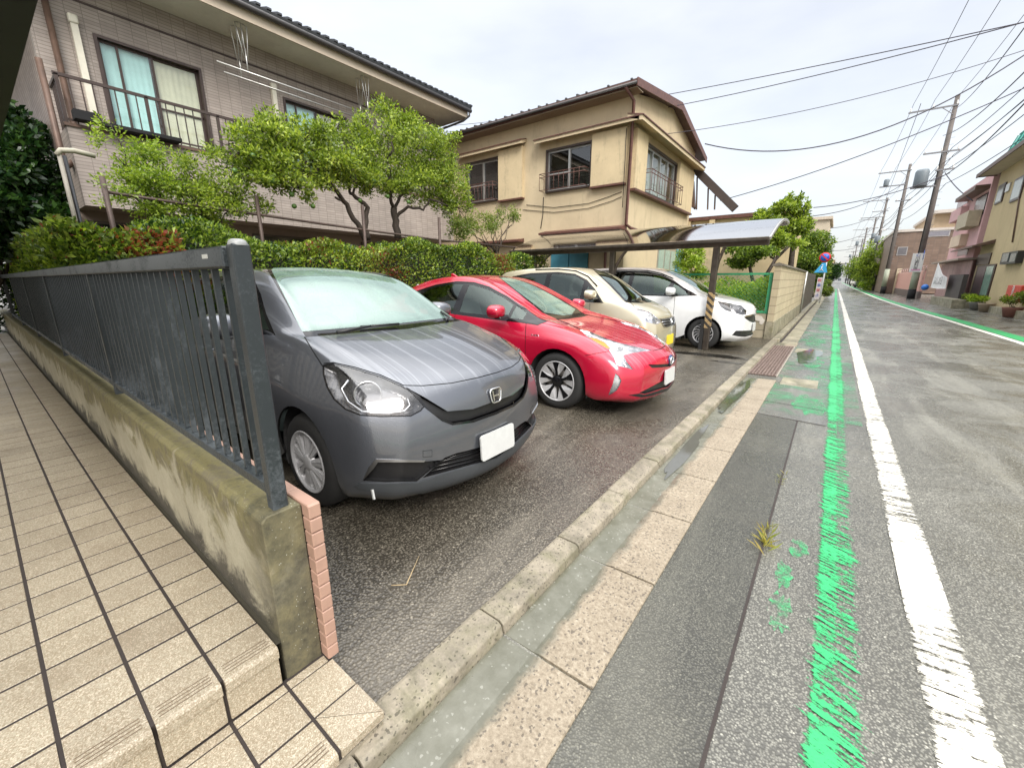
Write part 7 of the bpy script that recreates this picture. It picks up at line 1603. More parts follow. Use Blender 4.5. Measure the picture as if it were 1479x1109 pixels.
def build_hatch():
    """grey hatchback nearest the camera"""
    c = Car('grey', -1.60, 1.915, 5)
    root = empty('parked_car', (c.nose, c.yc, 0), 0, 'grey hatchback with a rain-streaked bonnet, parked nearest beside the black railing', 'car', 'cars parked in the lot')
    st = [
     ((.05, 0, .17), (.24, .64, .17), (.40, .755, .18), (.47, .80, .19)),
     ((.00, 0, .23), (.16, .66, .24), (.30, .79, .26), (.43, .825, .26)),
     ((.01, 0, .36), (.13, .66, .38), (.27, .80, .40), (.44, .84, .38)),
     ((.00, 0, .50), (.11, .64, .53), (.25, .805, .54), (.48, .845, .50)),
     ((.00, 0, .62), (.12, .62, .645), (.26, .80, .66), (.54, .848, .60)),
     ((.015, 0, .73), (.15, .60, .745), (.30, .79, .76), (.62, .85, .66)),
     ((.07, 0, .83), (.24, .59, .85), (.40, .76, .86), (.70, .85, .70)),
     ((.22, 0, .905), (.42, .60, .925), (.55, .745, .93), (.80, .85, .71)),
     ((.50, 0, .985), (.64, .62, .995), (.75, .74, .985), (.90, .85, .71)),
     ((.76, 0, 1.04), (.84, .635, 1.045), (.93, .74, 1.03), (1.02, .848, .71)),
     ((.93, 0, 1.075), (.98, .645, 1.075), (1.08, .745, 1.045), (1.15, .846, .70)),
     ((1.06, 0, 1.125), (1.10, .635, 1.125), (1.20, .765, 1.05), (1.30, .845, .69)),
     ((1.28, 0, 1.265), (1.32, .60, 1.255), (1.38, .78, 1.05), (1.46, .845, .69)),
     ((1.50, 0, 1.385), (1.54, .575, 1.365), (1.58, .79, 1.05), (1.62, .845, .69)),
     ((1.74, 0, 1.465), (1.78, .555, 1.435), (1.80, .795, 1.05), (1.82, .845, .69)),
     ((2.05, 0, 1.505), (2.08, .55, 1.465), (2.08, .80, 1.05), (2.08, .845, .69)),
     ((2.5, 0, 1.51), (2.5, .55, 1.465), (2.5, .80, 1.06), (2.5, .845, .69)),
     ((3.0, 0, 1.485), (3.0, .54, 1.44), (2.95, .795, 1.08), (2.9, .845, .70)),
     ((3.45, 0, 1.43), (3.45, .53, 1.39), (3.40, .77, 1.11), (3.30, .845, .74)),
     ((3.72, 0, 1.36), (3.70, .53, 1.32), (3.62, .75, 1.10), (3.50, .84, .72)),
     ((3.88, 0, 1.10), (3.84, .58, 1.08), (3.74, .76, .98), (3.60, .835, .62)),
     ((3.96, 0, .80), (3.92, .62, .80), (3.80, .78, .76), (3.68, .83, .50)),
     ((3.99, 0, .55), (3.95, .64, .55), (3.84, .79, .52), (3.72, .82, .38)),
     ((3.95, 0, .25), (3.90, .64, .25), (3.80, .77, .25), (3.70, .80, .24)),
    ]
    c.shell(st, (.835, 3.365), .31, .20, .80)
    c.hatch = True
    # ---- cuts, in photograph pixels on the near half
    S = 'side'
    c.cut('hole', circ((.835, .315), .355, 30), S); c.cut('hole', circ((3.365, .315), .355, 30), S)
    c.dele('hole')
    H = [(465.6, 527.5), (472, 525.5), (481.4, 524.5), (513, 532), (549.5, 543), (581, 557), (600.7, 569), (614, 587), (608, 594), (593.4, 601.7), (549.5, 602.4), (520, 600.5), (498.4, 592), (481.4, 577), (471.6, 560), (466, 541)]
    c.cut('lamp_rim', H); c.cut('lamp', shrink(H, 2.2), over=('lamp_rim',))
    G = [(586, 560), (602, 566), (614, 574), (646.5, 594), (683, 590.8), (716, 579), (752, 562), (790, 545), (790, 568), (755, 581), (720, 594), (683.4, 607), (655, 611), (640, 605.5), (616.5, 589), (606, 572)]
    c.cut('grille_chrome', [(586, 559), (612, 573), (646.5, 594), (683, 590.8), (716, 579), (790, 545), (790, 572), (757, 584.5), (720, 597), (683.4, 610), (653.5, 614), (638, 608), (615, 590)])
    c.cut('grille', G, over=('grille_chrome',))
    # bonnet edges
    c.line('seam', [(440, 487), (452, 507), (466, 529)], 1.6); c.line('seam', [(468, 525), (481.4, 523.5), (513, 530.5), (549.5, 541.5), (583, 556.5)], 1.5)
    c.line('seam', [(583, 556.5), (612, 557), (652, 553.3), (690, 545.5), (725, 536), (770, 520)], 1.3)
    # lower apertures
    c.cut('fog_chrome', [(524, 694), (532.5, 674.7), (543, 662.5), (614, 664.3), (612, 667), (546, 667), (540, 676)])
    c.cut('fog', [(524, 694), (533, 676), (545, 665.5), (612, 666.5), (640, 664), (608, 690), (602, 695), (557, 696)], over=('paint',))
    c.cut('lower_grille', [(610.4, 690), (642, 661), (660, 654), (676, 650.4), (714, 640), (770, 622), (770, 645), (714, 662), (673.7, 673)], over=('paint', 'fog'))
    c.cut('lip', [(511, 701), (521, 697), (557, 697.5), (602, 696.5), (640, 684), (673, 675), (745, 650), (790, 628), (790, 646), (720, 676), (647, 702.5), (610.4, 711.5), (560, 711.5), (518, 706)], over=('paint',))
    c.line('seam', [(727 - 73, 600), (640, 612)], .01)
    # windscreen, cowl
    W = [(392, 389.5), (395, 386.5), (440, 384.5), (490, 384), (620, 386), (760, 455), (690, 462), (560, 468), (436, 478.5)]
    c.cut('ws_black', [(384.5, 387), (388, 383.8), (440, 381.8), (490, 381.4), (640, 383), (780, 460), (700, 468), (560, 477), (441.5, 487)])
    c.cut('windscreen', W, over=('ws_black',))
    # side glazing in side view
    c.cut('glz', [(1.20, 1.055), (1.42, 1.175), (1.62, 1.30), (1.80, 1.385), (2.05, 1.43), (2.5, 1.432), (3.0, 1.405), (3.35, 1.35), (3.52, 1.27), (3.45, 1.17), (3.3, 1.12), (2.9, 1.08), (2.3, 1.055), (1.7, 1.045)], S)
    c.cut('glass1', [(1.30, 1.085), (1.44, 1.165), (1.55, 1.235), (1.60, 1.08)], S, over=('glz',))
    c.cut('glass2', [(1.66, 1.08), (1.63, 1.285), (1.80, 1.36), (2.05, 1.40), (2.34, 1.408), (2.36, 1.085)], S, over=('glz',))
    c.cut('glass3', [(2.47, 1.085), (2.46, 1.405), (2.75, 1.40), (3.02, 1.37), (3.06, 1.13), (2.9, 1.105)], S, over=('glz',))
    c.line('seam', [(1.60, 1.05), (1.57, .90), (1.56, .55), (1.60, .30)], .008, S); c.line('seam', [(2.42, 1.05), (2.42, .30)], .008, S); c.line('seam', [(1.60, .30), (2.42, .28), (2.9, .28)], .008, S)
    c.line('seam', [(3.10, 1.05), (3.08, .80), (2.92, .55), (2.9, .28)], .008, S)
    P = paint('meteor_grey_paint', (.135, .145, .165), .6, .3)
    body = c.part('paint', 'body', P, root, 0, .014, rim_mat=MAT['seal'])
    c.part('seam', 'panel_gap', MAT['seal'], root, .007, 0)
    c.part('ws_black', 'windscreen_surround', MAT['gloss_black'], root, .003, .006); c.part('windscreen', 'windscreen', MAT['glass_wind'], root, .002, .0)
    c.part('glz', 'window_frame', MAT['gloss_black'], root, .002, .008)
    for g, m_ in (('glass1', 'glass_side'), ('glass2', 'glass_side'), ('glass3', 'glass_dark')): c.part(g, 'side_window', MAT[m_], root, .005, 0, 'sep')
    c.part('lamp_rim', 'headlight_rim', MAT['gloss_black'], root, .001, .02, 'sep')
    L = c.part('lamp', 'headlight', MAT['lens'], root, 0, .0, 'sep')
    c.part('grille_chrome', 'grille_surround', MAT['gloss_black'], root, -.002, .012); c.part('grille', 'grille', MAT['black_pl'], root, .03, 0)
    c.part('fog_chrome', 'bumper_garnish', MAT['chrome_d'], root, -.004, .012, 'sep'); c.part('fog', 'fog_lamp_recess', MAT['black_pl'], root, .03, -.03, 'sep')
    c.part('lower_grille', 'lower_grille', MAT['black_pl'], root, .035, -.035); c.part('lip', 'bumper_lip', simple('lip_grey', (.05, .055, .06), .4), root, -.006, .02)
    # lamp internals: bowl behind the lens, with a projector barrel and an outer light strip
    for o, k in zip(L, (1, -1)):
        bowl = bowl_from(c, 'lamp', k, .055, .90, MAT['reflector'], o)
        inner = bowl_from(c, 'lamp', k, .030, .90, MAT['black_in'], o, poly=[(592, 571), (603, 577), (612, 588), (600, 600), (585, 602), (598, 592), (597, 580)], name='lamp_tip')
        p = c.at_px(532, 574)
        if k < 0: p = Vector((p.x, -p.y, p.z))
        m = MB(); ax = Vector((1, -k * .55, .12)).normalized()
        lamp_barrel(m, p - Vector((.05, -k * .03, 0)), ax, .075, .05); m.build('projector', MAT['chrome_d'], o)
        ring = MB(); pts = [(500, 545), (487, 560), (497, 580), (520, 594), (560, 596), (585, 593), (594, 584), (589, 570)]
        q = [t_ - c.normal_at(t_) * .028 for t_ in (c.at_px(*u_) for u_ in pts) if t_ is not None]
        if k < 0: q = [Vector((t_.x, -t_.y, t_.z)) for t_ in q]
        ring.tube(q, .008, 6); ring.build('light_strip', MAT['chrome_d'], o)
    # grille bars
    def bars(rows, nm, mat, off, th=.004):
        for row in rows:
            q = [t_ - c.normal_at(t_) * off for t_ in (c.at_px(*u_) for u_ in row) if t_ is not None]
            q = [t_ for t_ in q if t_.y < 0] or q
            if len(q) < 2: continue
            q2 = q + [Vector((t_.x, -t_.y, t_.z)) for t_ in reversed(q)]
            nm.tube(q2, th, 6)
    gm = MB(); bars([[(630, 661 + 9), (676, 658), (712, 647)], [(622, 677), (676, 664), (712, 652.5)], [(616, 684), (676, 669), (712, 658)], [(645, 664), (676, 654.5), (712, 643.5)]], gm, None, .016, .0045); gm.build('grille_bar', MAT['gloss_black'], root)
    # emblem: chrome rounded square ring with an H
    p = c.at_px(710, 572); p.y = 0; p.z += .0; nrm = Vector((1, 0, .12)).normalized(); emblem_h(root, p + nrm * .006, nrm, .105, .088)
    p = Vector((c.at_px(713, 636).x + .012, 0, .385)); rounded_plate(root, p + Vector((.012, 0, 0)), (1, 0, .06), .33, .165, MAT['white_pl'])
    # small tow-eye cover and white reflector stub at the lip end
    a = c.at_px(536, 706); m = MB(); m.bar(a + Vector((.01, 0, .0)), a + Vector((.02, 0, -.055)), .010, .012); m.build('curb_feeler', MAT['white_pl'], root)
    a = c.at_px(618, 655)
    for k in (1, -1):
        q = [c.at_px(*t_) for t_ in ((611, 651), (624, 650), (624, 659), (611, 660), (611, 651))]; m = MB(); m.tube([Vector((t_.x, t_.y * k, t_.z)) for t_ in q], .0018, 4); m.build('tow_cover', MAT['seal'], root)
    # wipers
    def wp(pts, h):
        return [t_ + c.normal_at(t_) * hh for t_, hh in ((c.at_px(*u_), hh) for u_, hh in zip(pts, h)) if t_ is not None]
    wiper(root, wp([(487, 484.5), (535, 477), (576, 471.5), (640, 470.5)], (.02, .03, .02, .012)), None); 
    m = MB(); m.tube(wp([(520, 474), (576, 470.5), (632, 472)], (.012, .016, .012)), .006, 6); m.build('wiper_blade', MAT['black_pl'], root)
    far = [Vector((t_.x - .02, -t_.y, t_.z)) for t_ in wp([(500, 482), (470, 480), (450, 468)], (.02, .02, .012))]
    m = MB(); m.tube(far, .010, 6); m.build('wiper', MAT['black_pl'], root)
    well(root, .835, .50, .80, .37); well(root, 3.365, .50, .80, .37)
    u = MB(); u.box(-3.9, -.35, -.62, .62, .17, .24); u.box(-3.0, -1.22, -.77, .77, .17, .26); u.build('underbody', MAT['cabin'], root)
    for s_ in (.835, 3.365):
        for k in (-1, 1): wheel(root, s_, k * .835, .305, .185, .205, 'fit', k)
    interior(root, 1.03, 1.25, 3.75, .80, 1.4, MAT['seat'], 1.12)
    mirror(root, 1.50, .84, 1.09, P, 1.0)
    for s_ in (2.22, 3.0):
        for k in (-1, 1):
            q = c.at_side(s_, .88); m = MB(); m.tube([(-s_ - .09, k * (abs(q.y) + .0), .88), (-s_ - .07, k * (abs(q.y) + .028), .88), (-s_ + .07, k * (abs(q.y) + .028), .88), (-s_ + .09, k * (abs(q.y)), .88)], .010, 8); m.build('door_handle', P, root)
    # forward camera housing behind the screen
    m = MB(); m.prism([(-1.70, 1.42), (-1.60, 1.40), (-1.70, 1.30), (-1.80, 1.40)], -.10, .10); m.build('camera_housing', MAT['dash'], root)
    c.bm.free(); return c
def lamp_barrel(m, p, ax, r, depth):
    u = ax.cross(Vector((0, 0, 1))).normalized(); v = u.cross(ax); n = 20; vs = []; rings = [(r, 0), (r * .92, .006), (r * .85, -.02), (r * .45, -.05), (.001, -.055)]
    for rr_, h in rings:
        for i in range(n):
            t = 2 * math.pi * i / n; vs.append(p + ax * h + (u * math.cos(t) + v * math.sin(t)) * rr_)
    fs = []
    for q in range(len(rings) - 1):
        for i in range(n): fs.append((q * n + i, q * n + (i + 1) % n, (q + 1) * n + (i + 1) % n, (q + 1) * n + i))
    m.add(vs, fs, True)
def bowl_from(c, tagname, k, depth, sc, mat, parent, poly=None, name='reflector'):
    """copy of the lamp faces pushed back and pulled together: the bowl behind a lens"""
    t = c.names.index(tagname); fs = [f for f in c.bm.faces if f[c.lay] == t]; vid = {}; V = []; F = []
    f2 = c._prj('cam')[0]
    if poly: fs = [f for f in fs if inside(f2(f.calc_center_median()), poly)]
    if not fs: return None
    cen = sum((f.calc_center_median() for f in fs), Vector()) / len(fs)
    own = set(fs); c.bm.verts.index_update()
    def vt(v, d):
        key = (v.index, d)
        if key not in vid:
            n = c.normal_at(v.co)
            p = v.co if d == 0 else cen + (v.co - cen) * sc - n * depth
            if d == 0: p = v.co - n * .003
            vid[key] = len(V); V.append(p)
        return vid[key]
    for f in fs:
        F.append([vt(v, 1) for v in f.verts])
        for l in f.loops:
            if len([g for g in l.edge.link_faces if g in own]) == 1: F.append([vt(l.vert, 0), vt(l.link_loop_next.vert, 0), vt(l.link_loop_next.vert, 1), vt(l.vert, 1)])
    if k < 0: V = [Vector((v.x, -v.y, v.z)) for v in V]; F = [f[::-1] for f in F]
    m = MB(); m.add(V, F, True); return m.build(name, mat, parent, fix=False)
def emblem_h(root, p, nrm, wd, ht):
    r = Vector((0, 1, 0)); u = nrm.cross(r).normalized()
    if u.z < 0: u = -u
    m = MB()
    def T(a, b, o=0): return p + r * a + u * b + nrm * o
    out = []
    for sx_, sy_, a0, c_ in ((1, 1, 0, .022), (-1, 1, 90, .022), (-1, -1, 180, .026), (1, -1, 270, .026)):
        for k in range(5):
            a = R(a0 + 22.5 * k); ww = wd / 2 * (1.0 if sy_ > 0 else .86); out.append(((ww - c_) * sx_ + c_ * math.cos(a), (ht / 2 - c_) * sy_ + c_ * math.sin(a)))
    m.tube([T(a, b, .004) for a, b in out + out[:1]], .0058, 6, False)
    for sx_ in (-1, 1): m.bar(T(sx_ * .024, -.032, .004), T(sx_ * .032, .034, .004), .011, .011, up=nrm)
    m.bar(T(-.026, 0, .004), T(.026, 0, .004), .010, .010, up=nrm)
    o = m.build('emblem', MAT['chrome'], root)
    b = MB(); n = len(out); b.add([T(a, q, .0) for a, q in out], [tuple(range(n))]); b.build('emblem_backing', MAT['black_in'], o)
def finish(c, root, P, parts):
    for a in parts:
        c.part(*a[:5], *a[5:])
def build_red():
    c = Car('red', -1.33, 4.64, 5)
    root = empty('parked_car', (c.nose, c.yc, 0), 0, 'glossy red liftback sedan with long pointed headlamps, between the grey hatchback and the beige minicar', 'car', 'cars parked in the lot')
    st = [
     ((.06, 0, .14), (.20, .60, .15), (.40, .775, .17), (.52, .82, .18)),
     ((.00, 0, .20), (.12, .62, .21), (.28, .80, .22), (.50, .85, .24)),
     ((.02, 0, .32), (.11, .62, .34), (.27, .82, .35), (.52, .872, .36)),
     ((.00, 0, .43), (.10, .60, .46), (.28, .81, .48), (.56, .878, .50)),
     ((.00, 0, .53), (.14, .56, .56), (.34, .79, .60), (.62, .88, .62)),
     ((.04, 0, .60), (.24, .53, .65), (.46, .77, .70), (.72, .88, .69)),
     ((.16, 0, .67), (.42, .55, .745), (.62, .77, .79), (.82, .88, .73)),
     ((.45, 0, .755), (.68, .60, .825), (.84, .765, .855), (.95, .88, .74)),
     ((.80, 0, .845), (.96, .64, .895), (1.06, .775, .895), (1.12, .878, .74)),
     ((1.10, 0, .905), (1.18, .675, .945), (1.28, .785, .915), (1.36, .875, .72)),
     ((1.32, 0, .965), (1.37, .665, .985), (1.48, .79, .925), (1.56, .872, .70)),
     ((1.55, 0, 1.085), (1.60, .64, 1.095), (1.66, .795, .94), (1.70, .872, .69)),
     ((1.80, 0, 1.215), (1.84, .61, 1.205), (1.86, .80, .95), (1.88, .872, .69)),
     ((2.08, 0, 1.345), (2.10, .58, 1.32), (2.08, .805, .96), (2.08, .872, .70)),
     ((2.35, 0, 1.43), (2.36, .565, 1.395), (2.34, .81, .97), (2.34, .872, .70)),
     ((2.65, 0, 1.468), (2.65, .56, 1.43), (2.65, .81, .985), (2.65, .872, .71)),
     ((3.0, 0, 1.465), (3.0, .55, 1.42), (3.0, .81, 1.01), (2.95, .872, .74)),
     ((3.4, 0, 1.415), (3.4, .53, 1.37), (3.35, .80, 1.04), (3.25, .875, .76)),
     ((3.8, 0, 1.315), (3.8, .51, 1.27), (3.70, .77, 1.05), (3.60, .88, .78)),
     ((4.2, 0, 1.18), (4.15, .52, 1.15), (4.05, .74, 1.03), (3.90, .87, .76)),
     ((4.45, 0, 1.07), (4.42, .55, 1.05), (4.30, .72, .97), (4.15, .85, .66)),
     ((4.52, 0, .80), (4.46, .62, .80), (4.36, .76, .76), (4.22, .83, .48)),
     ((4.54, 0, .50), (4.46, .64, .50), (4.36, .76, .48), (4.24, .82, .36)),
     ((4.48, 0, .22), (4.42, .62, .22), (4.32, .74, .22), (4.22, .80, .22)),
    ]
    WF, WR = .955, 3.655
    c.shell(st, (WF, WR), .31, .18, .815)
    S = 'side'
    c.cut('hole', circ((WF, .318), .365, 30), S); c.cut('hole', circ((WR, .318), .365, 30), S); c.dele('hole')
    H = [(836.5, 475.5), (851, 478.5), (876, 489), (896, 495.5), (912.5, 499.5), (943, 506), (928, 508), (912.5, 510), (900.5, 513), (905, 522), (915, 534), (903, 531), (890.6, 527.6), (887, 516.7), (879.7, 505.7), (861.4, 494.8), (848, 486)]
    c.cut('lamp', H)
    c.cut('amber', [(851, 487.5), (861, 489), (873, 494.5), (881.5, 503), (876, 502.5), (862, 494.5)], over=('lamp',))
    c.cut('drl', [(889, 539), (894, 543), (897.5, 549.5), (895, 557), (890.5, 564), (884, 568.5), (878.5, 571), (882, 562), (885.5, 553), (887, 546)])
    c.cut('slot', [(936, 526.3), (950, 526.5), (966, 525.3), (985, 523), (985, 527), (966, 529.5), (950, 531), (942, 531.5)])
    c.cut('lower', [(923, 567.5), (938, 560), (951, 553), (958, 549), (985, 545), (988, 553), (972, 557), (956, 561), (940, 566.5), (931, 569)])
    c.cut('lip', [(908, 570.5), (923, 568.3), (931, 570), (940, 567.3), (956, 562), (988, 553.5), (988, 556.5), (958, 566), (940, 571.5), (926, 573.5)], over=('paint',))
    c.line('seam', [(804, 461), (822, 468.5), (838, 475.3)], 1.1); c.line('seam', [(943, 506.5), (958, 503), (972, 497), (985, 490)], .9); c.line('seam', [(879, 507.5), (858, 511), (845, 513.5)], .8)
    c.cut('ws_black', [(719.5, 399.8), (735, 398.2), (760, 397.8), (810, 399), (880, 442), (868, 452), (820, 461), (806, 461.5), (783, 451.5)])
    c.cut('windscreen', [(722.5, 401.3), (735, 399.8), (760, 399.4), (805, 400.6), (868, 444), (845, 451), (815, 455.5), (787, 451.3), (752, 424)], over=('ws_black',))
    glz = [(1.20, .955), (1.26, .918), (1.45, .93), (1.9, .95), (2.4, .972), (2.9, 1.0), (3.4, 1.04), (3.62, 1.085), (3.68, 1.14), (3.45, 1.245), (3.1, 1.325), (2.7, 1.372), (2.4, 1.362), (2.15, 1.31), (1.85, 1.20), (1.6, 1.085), (1.4, .985 + .04), (1.26, .985)]
    c.cut('glz_c', [(p[0], p[1]) for p in shrink(glz, -.012)], S)
    c.cut('glz', glz, S, over=('glz_c',))
    c.cut('glass1', [(1.49, .96), (1.49, 1.03), (1.66, 1.105), (1.66, .965)], S, over=('glz',))
    c.cut('glass2', [(1.70, .972), (1.70, 1.115), (1.88, 1.195), (2.15, 1.29), (2.40, 1.338), (2.46, 1.345), (2.48, 1.0)], S, over=('glz',))
    c.cut('glass3', [(2.60, 1.01), (2.57, 1.348), (2.72, 1.352), (3.08, 1.308), (3.30, 1.255), (3.34, 1.06), (3.1, 1.035)], S, over=('glz',))
    c.line('seam', [(1.42, .92), (1.37, .75), (1.36, .45), (1.40, .27)], .007, S); c.line('seam', [(2.54, .98), (2.54, .60), (2.50, .27)], .007, S); c.line('seam', [(1.40, .27), (2.0, .245), (3.15, .27)], .007, S)
    c.line('seam', [(3.42, 1.04), (3.40, .85), (3.25, .6), (3.15, .27)], .007, S)
    P = paint('red_paint', (.48, .005, .035), .25, .27); MAT['red'] = P
    c.part('paint', 'body', P, root, 0, .014, rim_mat=MAT['seal'])
    c.part('seam', 'panel_gap', MAT['seal'], root, .006, 0)
    c.part('ws_black', 'windscreen_surround', MAT['gloss_black'], root, .003, .006); c.part('windscreen', 'windscreen', MAT['glass_wind'], root, .002, 0)
    c.part('glz_c', 'window_trim', MAT['gloss_black'], root, -.003, .01, 'sep'); c.part('glz', 'window_frame', MAT['gloss_black'], root, .002, .008, 'sep')
    for g, m_ in (('glass1', 'glass_side'), ('glass2', 'glass_side'), ('glass3', 'glass_dark')): c.part(g, 'side_window', MAT[m_], root, .005, 0, 'sep')
    L = c.part('lamp', 'headlight', MAT['lens'], root, 0, 0, 'sep')
    for o, k in zip(L, (1, -1)):
        bowl_from(c, 'lamp', k, .035, .93, MAT['chrome_s'], o)
        p = c.at_px(899, 505)
        if k < 0: p = Vector((p.x, -p.y, p.z))
        m = MB(); lamp_barrel(m, p - Vector((.025, -k * .015, 0)), Vector((1, -k * .7, .2)).normalized(), .042, .05); m.build('projector', MAT['chrome'], o)
    am = c.part('amber', 'turn_signal', MAT['amber'], root, .0, .01, 'sep')
    c.part('drl', 'daytime_lamp', MAT['chrome_s'], root, .018, -.018, 'sep')
    c.part('slot', 'grille', MAT['black_pl'], root, .015, -.015); c.part('lower', 'lower_grille', MAT['black_pl'], root, .03, -.03); c.part('lip', 'bumper_lip', MAT['black_pl'], root, -.004, .015)
    p = Vector((c.at_front(0, .535).x + .012, 0, .535)); m = MB()
    for rx, rz in ((.062, .043), (.034, .040)): m.tube([(p.x + .006, rx * math.cos(R(a)), p.z + rz * math.sin(R(a))) for a in range(0, 361, 15)], .005, 6, False)
    m.tube([(p.x + .006, .062 * math.cos(R(a)) * .9, p.z + .02 + .020 * math.sin(R(a))) for a in range(0, 361, 15)], .0045, 6, False)
    o = m.build('emblem', MAT['chrome'], root); m = MB(); m.lathe([(0, .004), (.058, .002), (.06, -.02)], c=(p.x, 0, p.z), axis='x', n=28); m.build('emblem_backing', simple('emblem_blue', (.02, .04, .12), .15), o)
    rounded_plate(root, Vector((c.at_front(0, .36).x + .02, 0, .36)), (1, 0, .04), .33, .165, MAT['white_pl'])
    # side badge
    q = c.at_side(1.245, .80); t = MB()
    for k, (a, w_) in enumerate([(0, .012), (.016, .008), (.028, .010), (.042, .010), (.056, .010), (.072, .004), (.084, .012)]): t.box(-1.205 - a - w_, -1.205 - a, q.y - .006, q.y + .01, .795, .809)
    t.build('side_badge', MAT['chrome'], root)
    def wp(pts, h): return [t_ + c.normal_at(t_) * hh for t_, hh in ((c.at_px(*u_), hh) for u_, hh in zip(pts, h)) if t_ is not None]
    wiper(root, wp([(812, 459), (830, 455), (856, 451), (862, 449)], (.015, .02, .02, .012)), None)
    q = wp([(826, 457.5), (846, 454.5), (864, 452)], (.012, .014, .012)); m = MB(); m.tube(q, .006, 6); m.build('wiper_blade', MAT['black_pl'], root)
    for a_ in (WF, WR): well(root, a_, .50, .84, .38); 
    u = MB(); u.box(-4.4, -.4, -.6, .6, .15, .22); u.box(-3.25, -1.35, -.79, .79, .15, .24); u.build('underbody', MAT['cabin'], root)
    for s_ in (WF, WR):
        for k in (-1, 1): wheel(root, s_, k * .868, .318, .20, .228, 'prius', k)
    interior(root, .96, 1.4, 4.2, .82, 1.35, MAT['seat_l'], 1.38)
    mirror(root, 1.68, .86, 1.03, P, .95)
    for s_ in (2.35, 3.15):
        for k in (-1, 1):
            q = c.at_side(s_, .86); m = MB(); m.tube([(-s_ - .09, k * abs(q.y), .86), (-s_ - .07, k * (abs(q.y) + .028), .86), (-s_ + .07, k * (abs(q.y) + .028), .86), (-s_ + .09, k * abs(q.y), .86)], .010, 8); m.build('door_handle', P, root)
    m = MB(); m.prism([(-3.25, 1.44), (-3.40, 1.42), (-3.42, 1.49), (-3.38, 1.50)], -.012, .012); m.build('roof_antenna', P, root, bevel=.006)
    m = MB(); m.prism([(-2.13, 1.34), (-2.05, 1.32), (-2.10, 1.24), (-2.2, 1.32)], -.10, .10); m.build('camera_housing', MAT['dash'], root)
    c.bm.free()
MAT['chrome_s'] = simple('lamp_chrome', (.50, .51, .54), .2, .85, var=.5, scale=16, bump=.5, bscale=36)
def build_kei():
    c = Car('beige', -2.06, 7.04, 5)
    root = empty('parked_car', (c.nose, c.yc, 0), 0, 'small beige minicar with a yellow number plate, between the red car and the white van', 'car', 'cars parked in the lot')
    st = [
     ((.05, 0, .18), (.16, .56, .19), (.30, .66, .20), (.38, .70, .20)),
     ((.00, 0, .26), (.09, .56, .28), (.22, .69, .30), (.36, .725, .29)),
     ((.00, 0, .40), (.07, .55, .42), (.20, .70, .44), (.38, .735, .42)),
     ((.00, 0, .55), (.07, .54, .58), (.20, .70, .60), (.42, .738, .55)),
     ((.01, 0, .68), (.09, .52, .70), (.22, .69, .72), (.48, .738, .64)),
     ((.03, 0, .80), (.15, .52, .82), (.29, .675, .83), (.55, .738, .70)),
     ((.10, 0, .90), (.26, .52, .92), (.40, .66, .915), (.64, .738, .73)),
     ((.28, 0, .985), (.42, .54, .99), (.55, .66, .97), (.76, .738, .74)),
     ((.48, 0, 1.045), (.58, .555, 1.045), (.70, .665, 1.01), (.90, .738, .74)),
     ((.62, 0, 1.09), (.68, .57, 1.085), (.82, .67, 1.03), (1.0, .738, .74)),
     ((.74, 0, 1.17), (.80, .56, 1.16), (.95, .68, 1.035), (1.1, .738, .73)),
     ((.94, 0, 1.33), (1.00, .54, 1.30), (1.10, .69, 1.04), (1.25, .738, .72)),
     ((1.15, 0, 1.47), (1.22, .52, 1.43), (1.28, .695, 1.04), (1.40, .738, .72)),
     ((1.40, 0, 1.57), (1.46, .51, 1.53), (1.48, .70, 1.04), (1.55, .738, .72)),
     ((1.75, 0, 1.625), (1.78, .505, 1.585), (1.78, .70, 1.05), (1.8, .738, .72)),
     ((2.2, 0, 1.635), (2.2, .50, 1.595), (2.2, .70, 1.06), (2.2, .738, .72)),
     ((2.7, 0, 1.615), (2.7, .50, 1.575), (2.65, .695, 1.07), (2.6, .738, .73)),
     ((3.1, 0, 1.57), (3.08, .50, 1.53), (3.0, .68, 1.08), (2.95, .738, .74)),
     ((3.30, 0, 1.45), (3.26, .50, 1.42), (3.18, .67, 1.04), (3.1, .735, .66)),
     ((3.36, 0, 1.05), (3.33, .54, 1.05), (3.26, .68, .95), (3.16, .73, .55)),
     ((3.39, 0, .60), (3.36, .56, .60), (3.28, .69, .56), (3.18, .72, .42)),
     ((3.35, 0, .22), (3.32, .56, .22), (3.24, .67, .22), (3.16, .70, .22)),
    ]
    WF, WR = .70, 3.09 - .0
    WR = 2.98
    c.shell(st, (WF, WR), .29, .20, .70)
    S = 'side'
    c.cut('hole', circ((WF, .29), .33, 26), S); c.cut('hole', circ((WR, .29), .33, 26), S); c.dele('hole')
    H = [(918, 445), (927, 446.5), (936.8, 450), (949.5, 459), (954.5, 465.5), (950, 468.5), (942, 467.5), (931, 464.5), (924, 456)]
    c.cut('lamp', H)
    c.cut('gr_chrome', [(951.5, 460.6), (962, 459.3), (976, 456.5), (990, 453), (991, 463), (976, 468.5), (963, 473), (958.5, 473)])
    c.cut('grille', [(953.5, 461.8), (963, 460.5), (976, 457.8), (990, 454.5), (991, 461.5), (976, 467), (963.6, 471.6), (960, 471.6)], over=('gr_chrome',))
    c.cut('lower', [(966, 494), (972, 486), (980, 480), (992, 476), (992, 482), (982, 486), (974, 492), (968, 496)])
    c.line('seam', [(917, 444), (912, 438), (905, 434)], .8)
    c.cut('ws_black', [(854.5, 387.8), (868, 386.6), (890, 387), (960, 430), (945, 436), (925, 438), (903.5, 436.5), (880, 412)])
    c.cut('windscreen', [(857.5, 389.2), (868, 388), (890, 388.5), (950, 430), (930, 433.6), (906, 434.5), (883, 411)], over=('ws_black',))
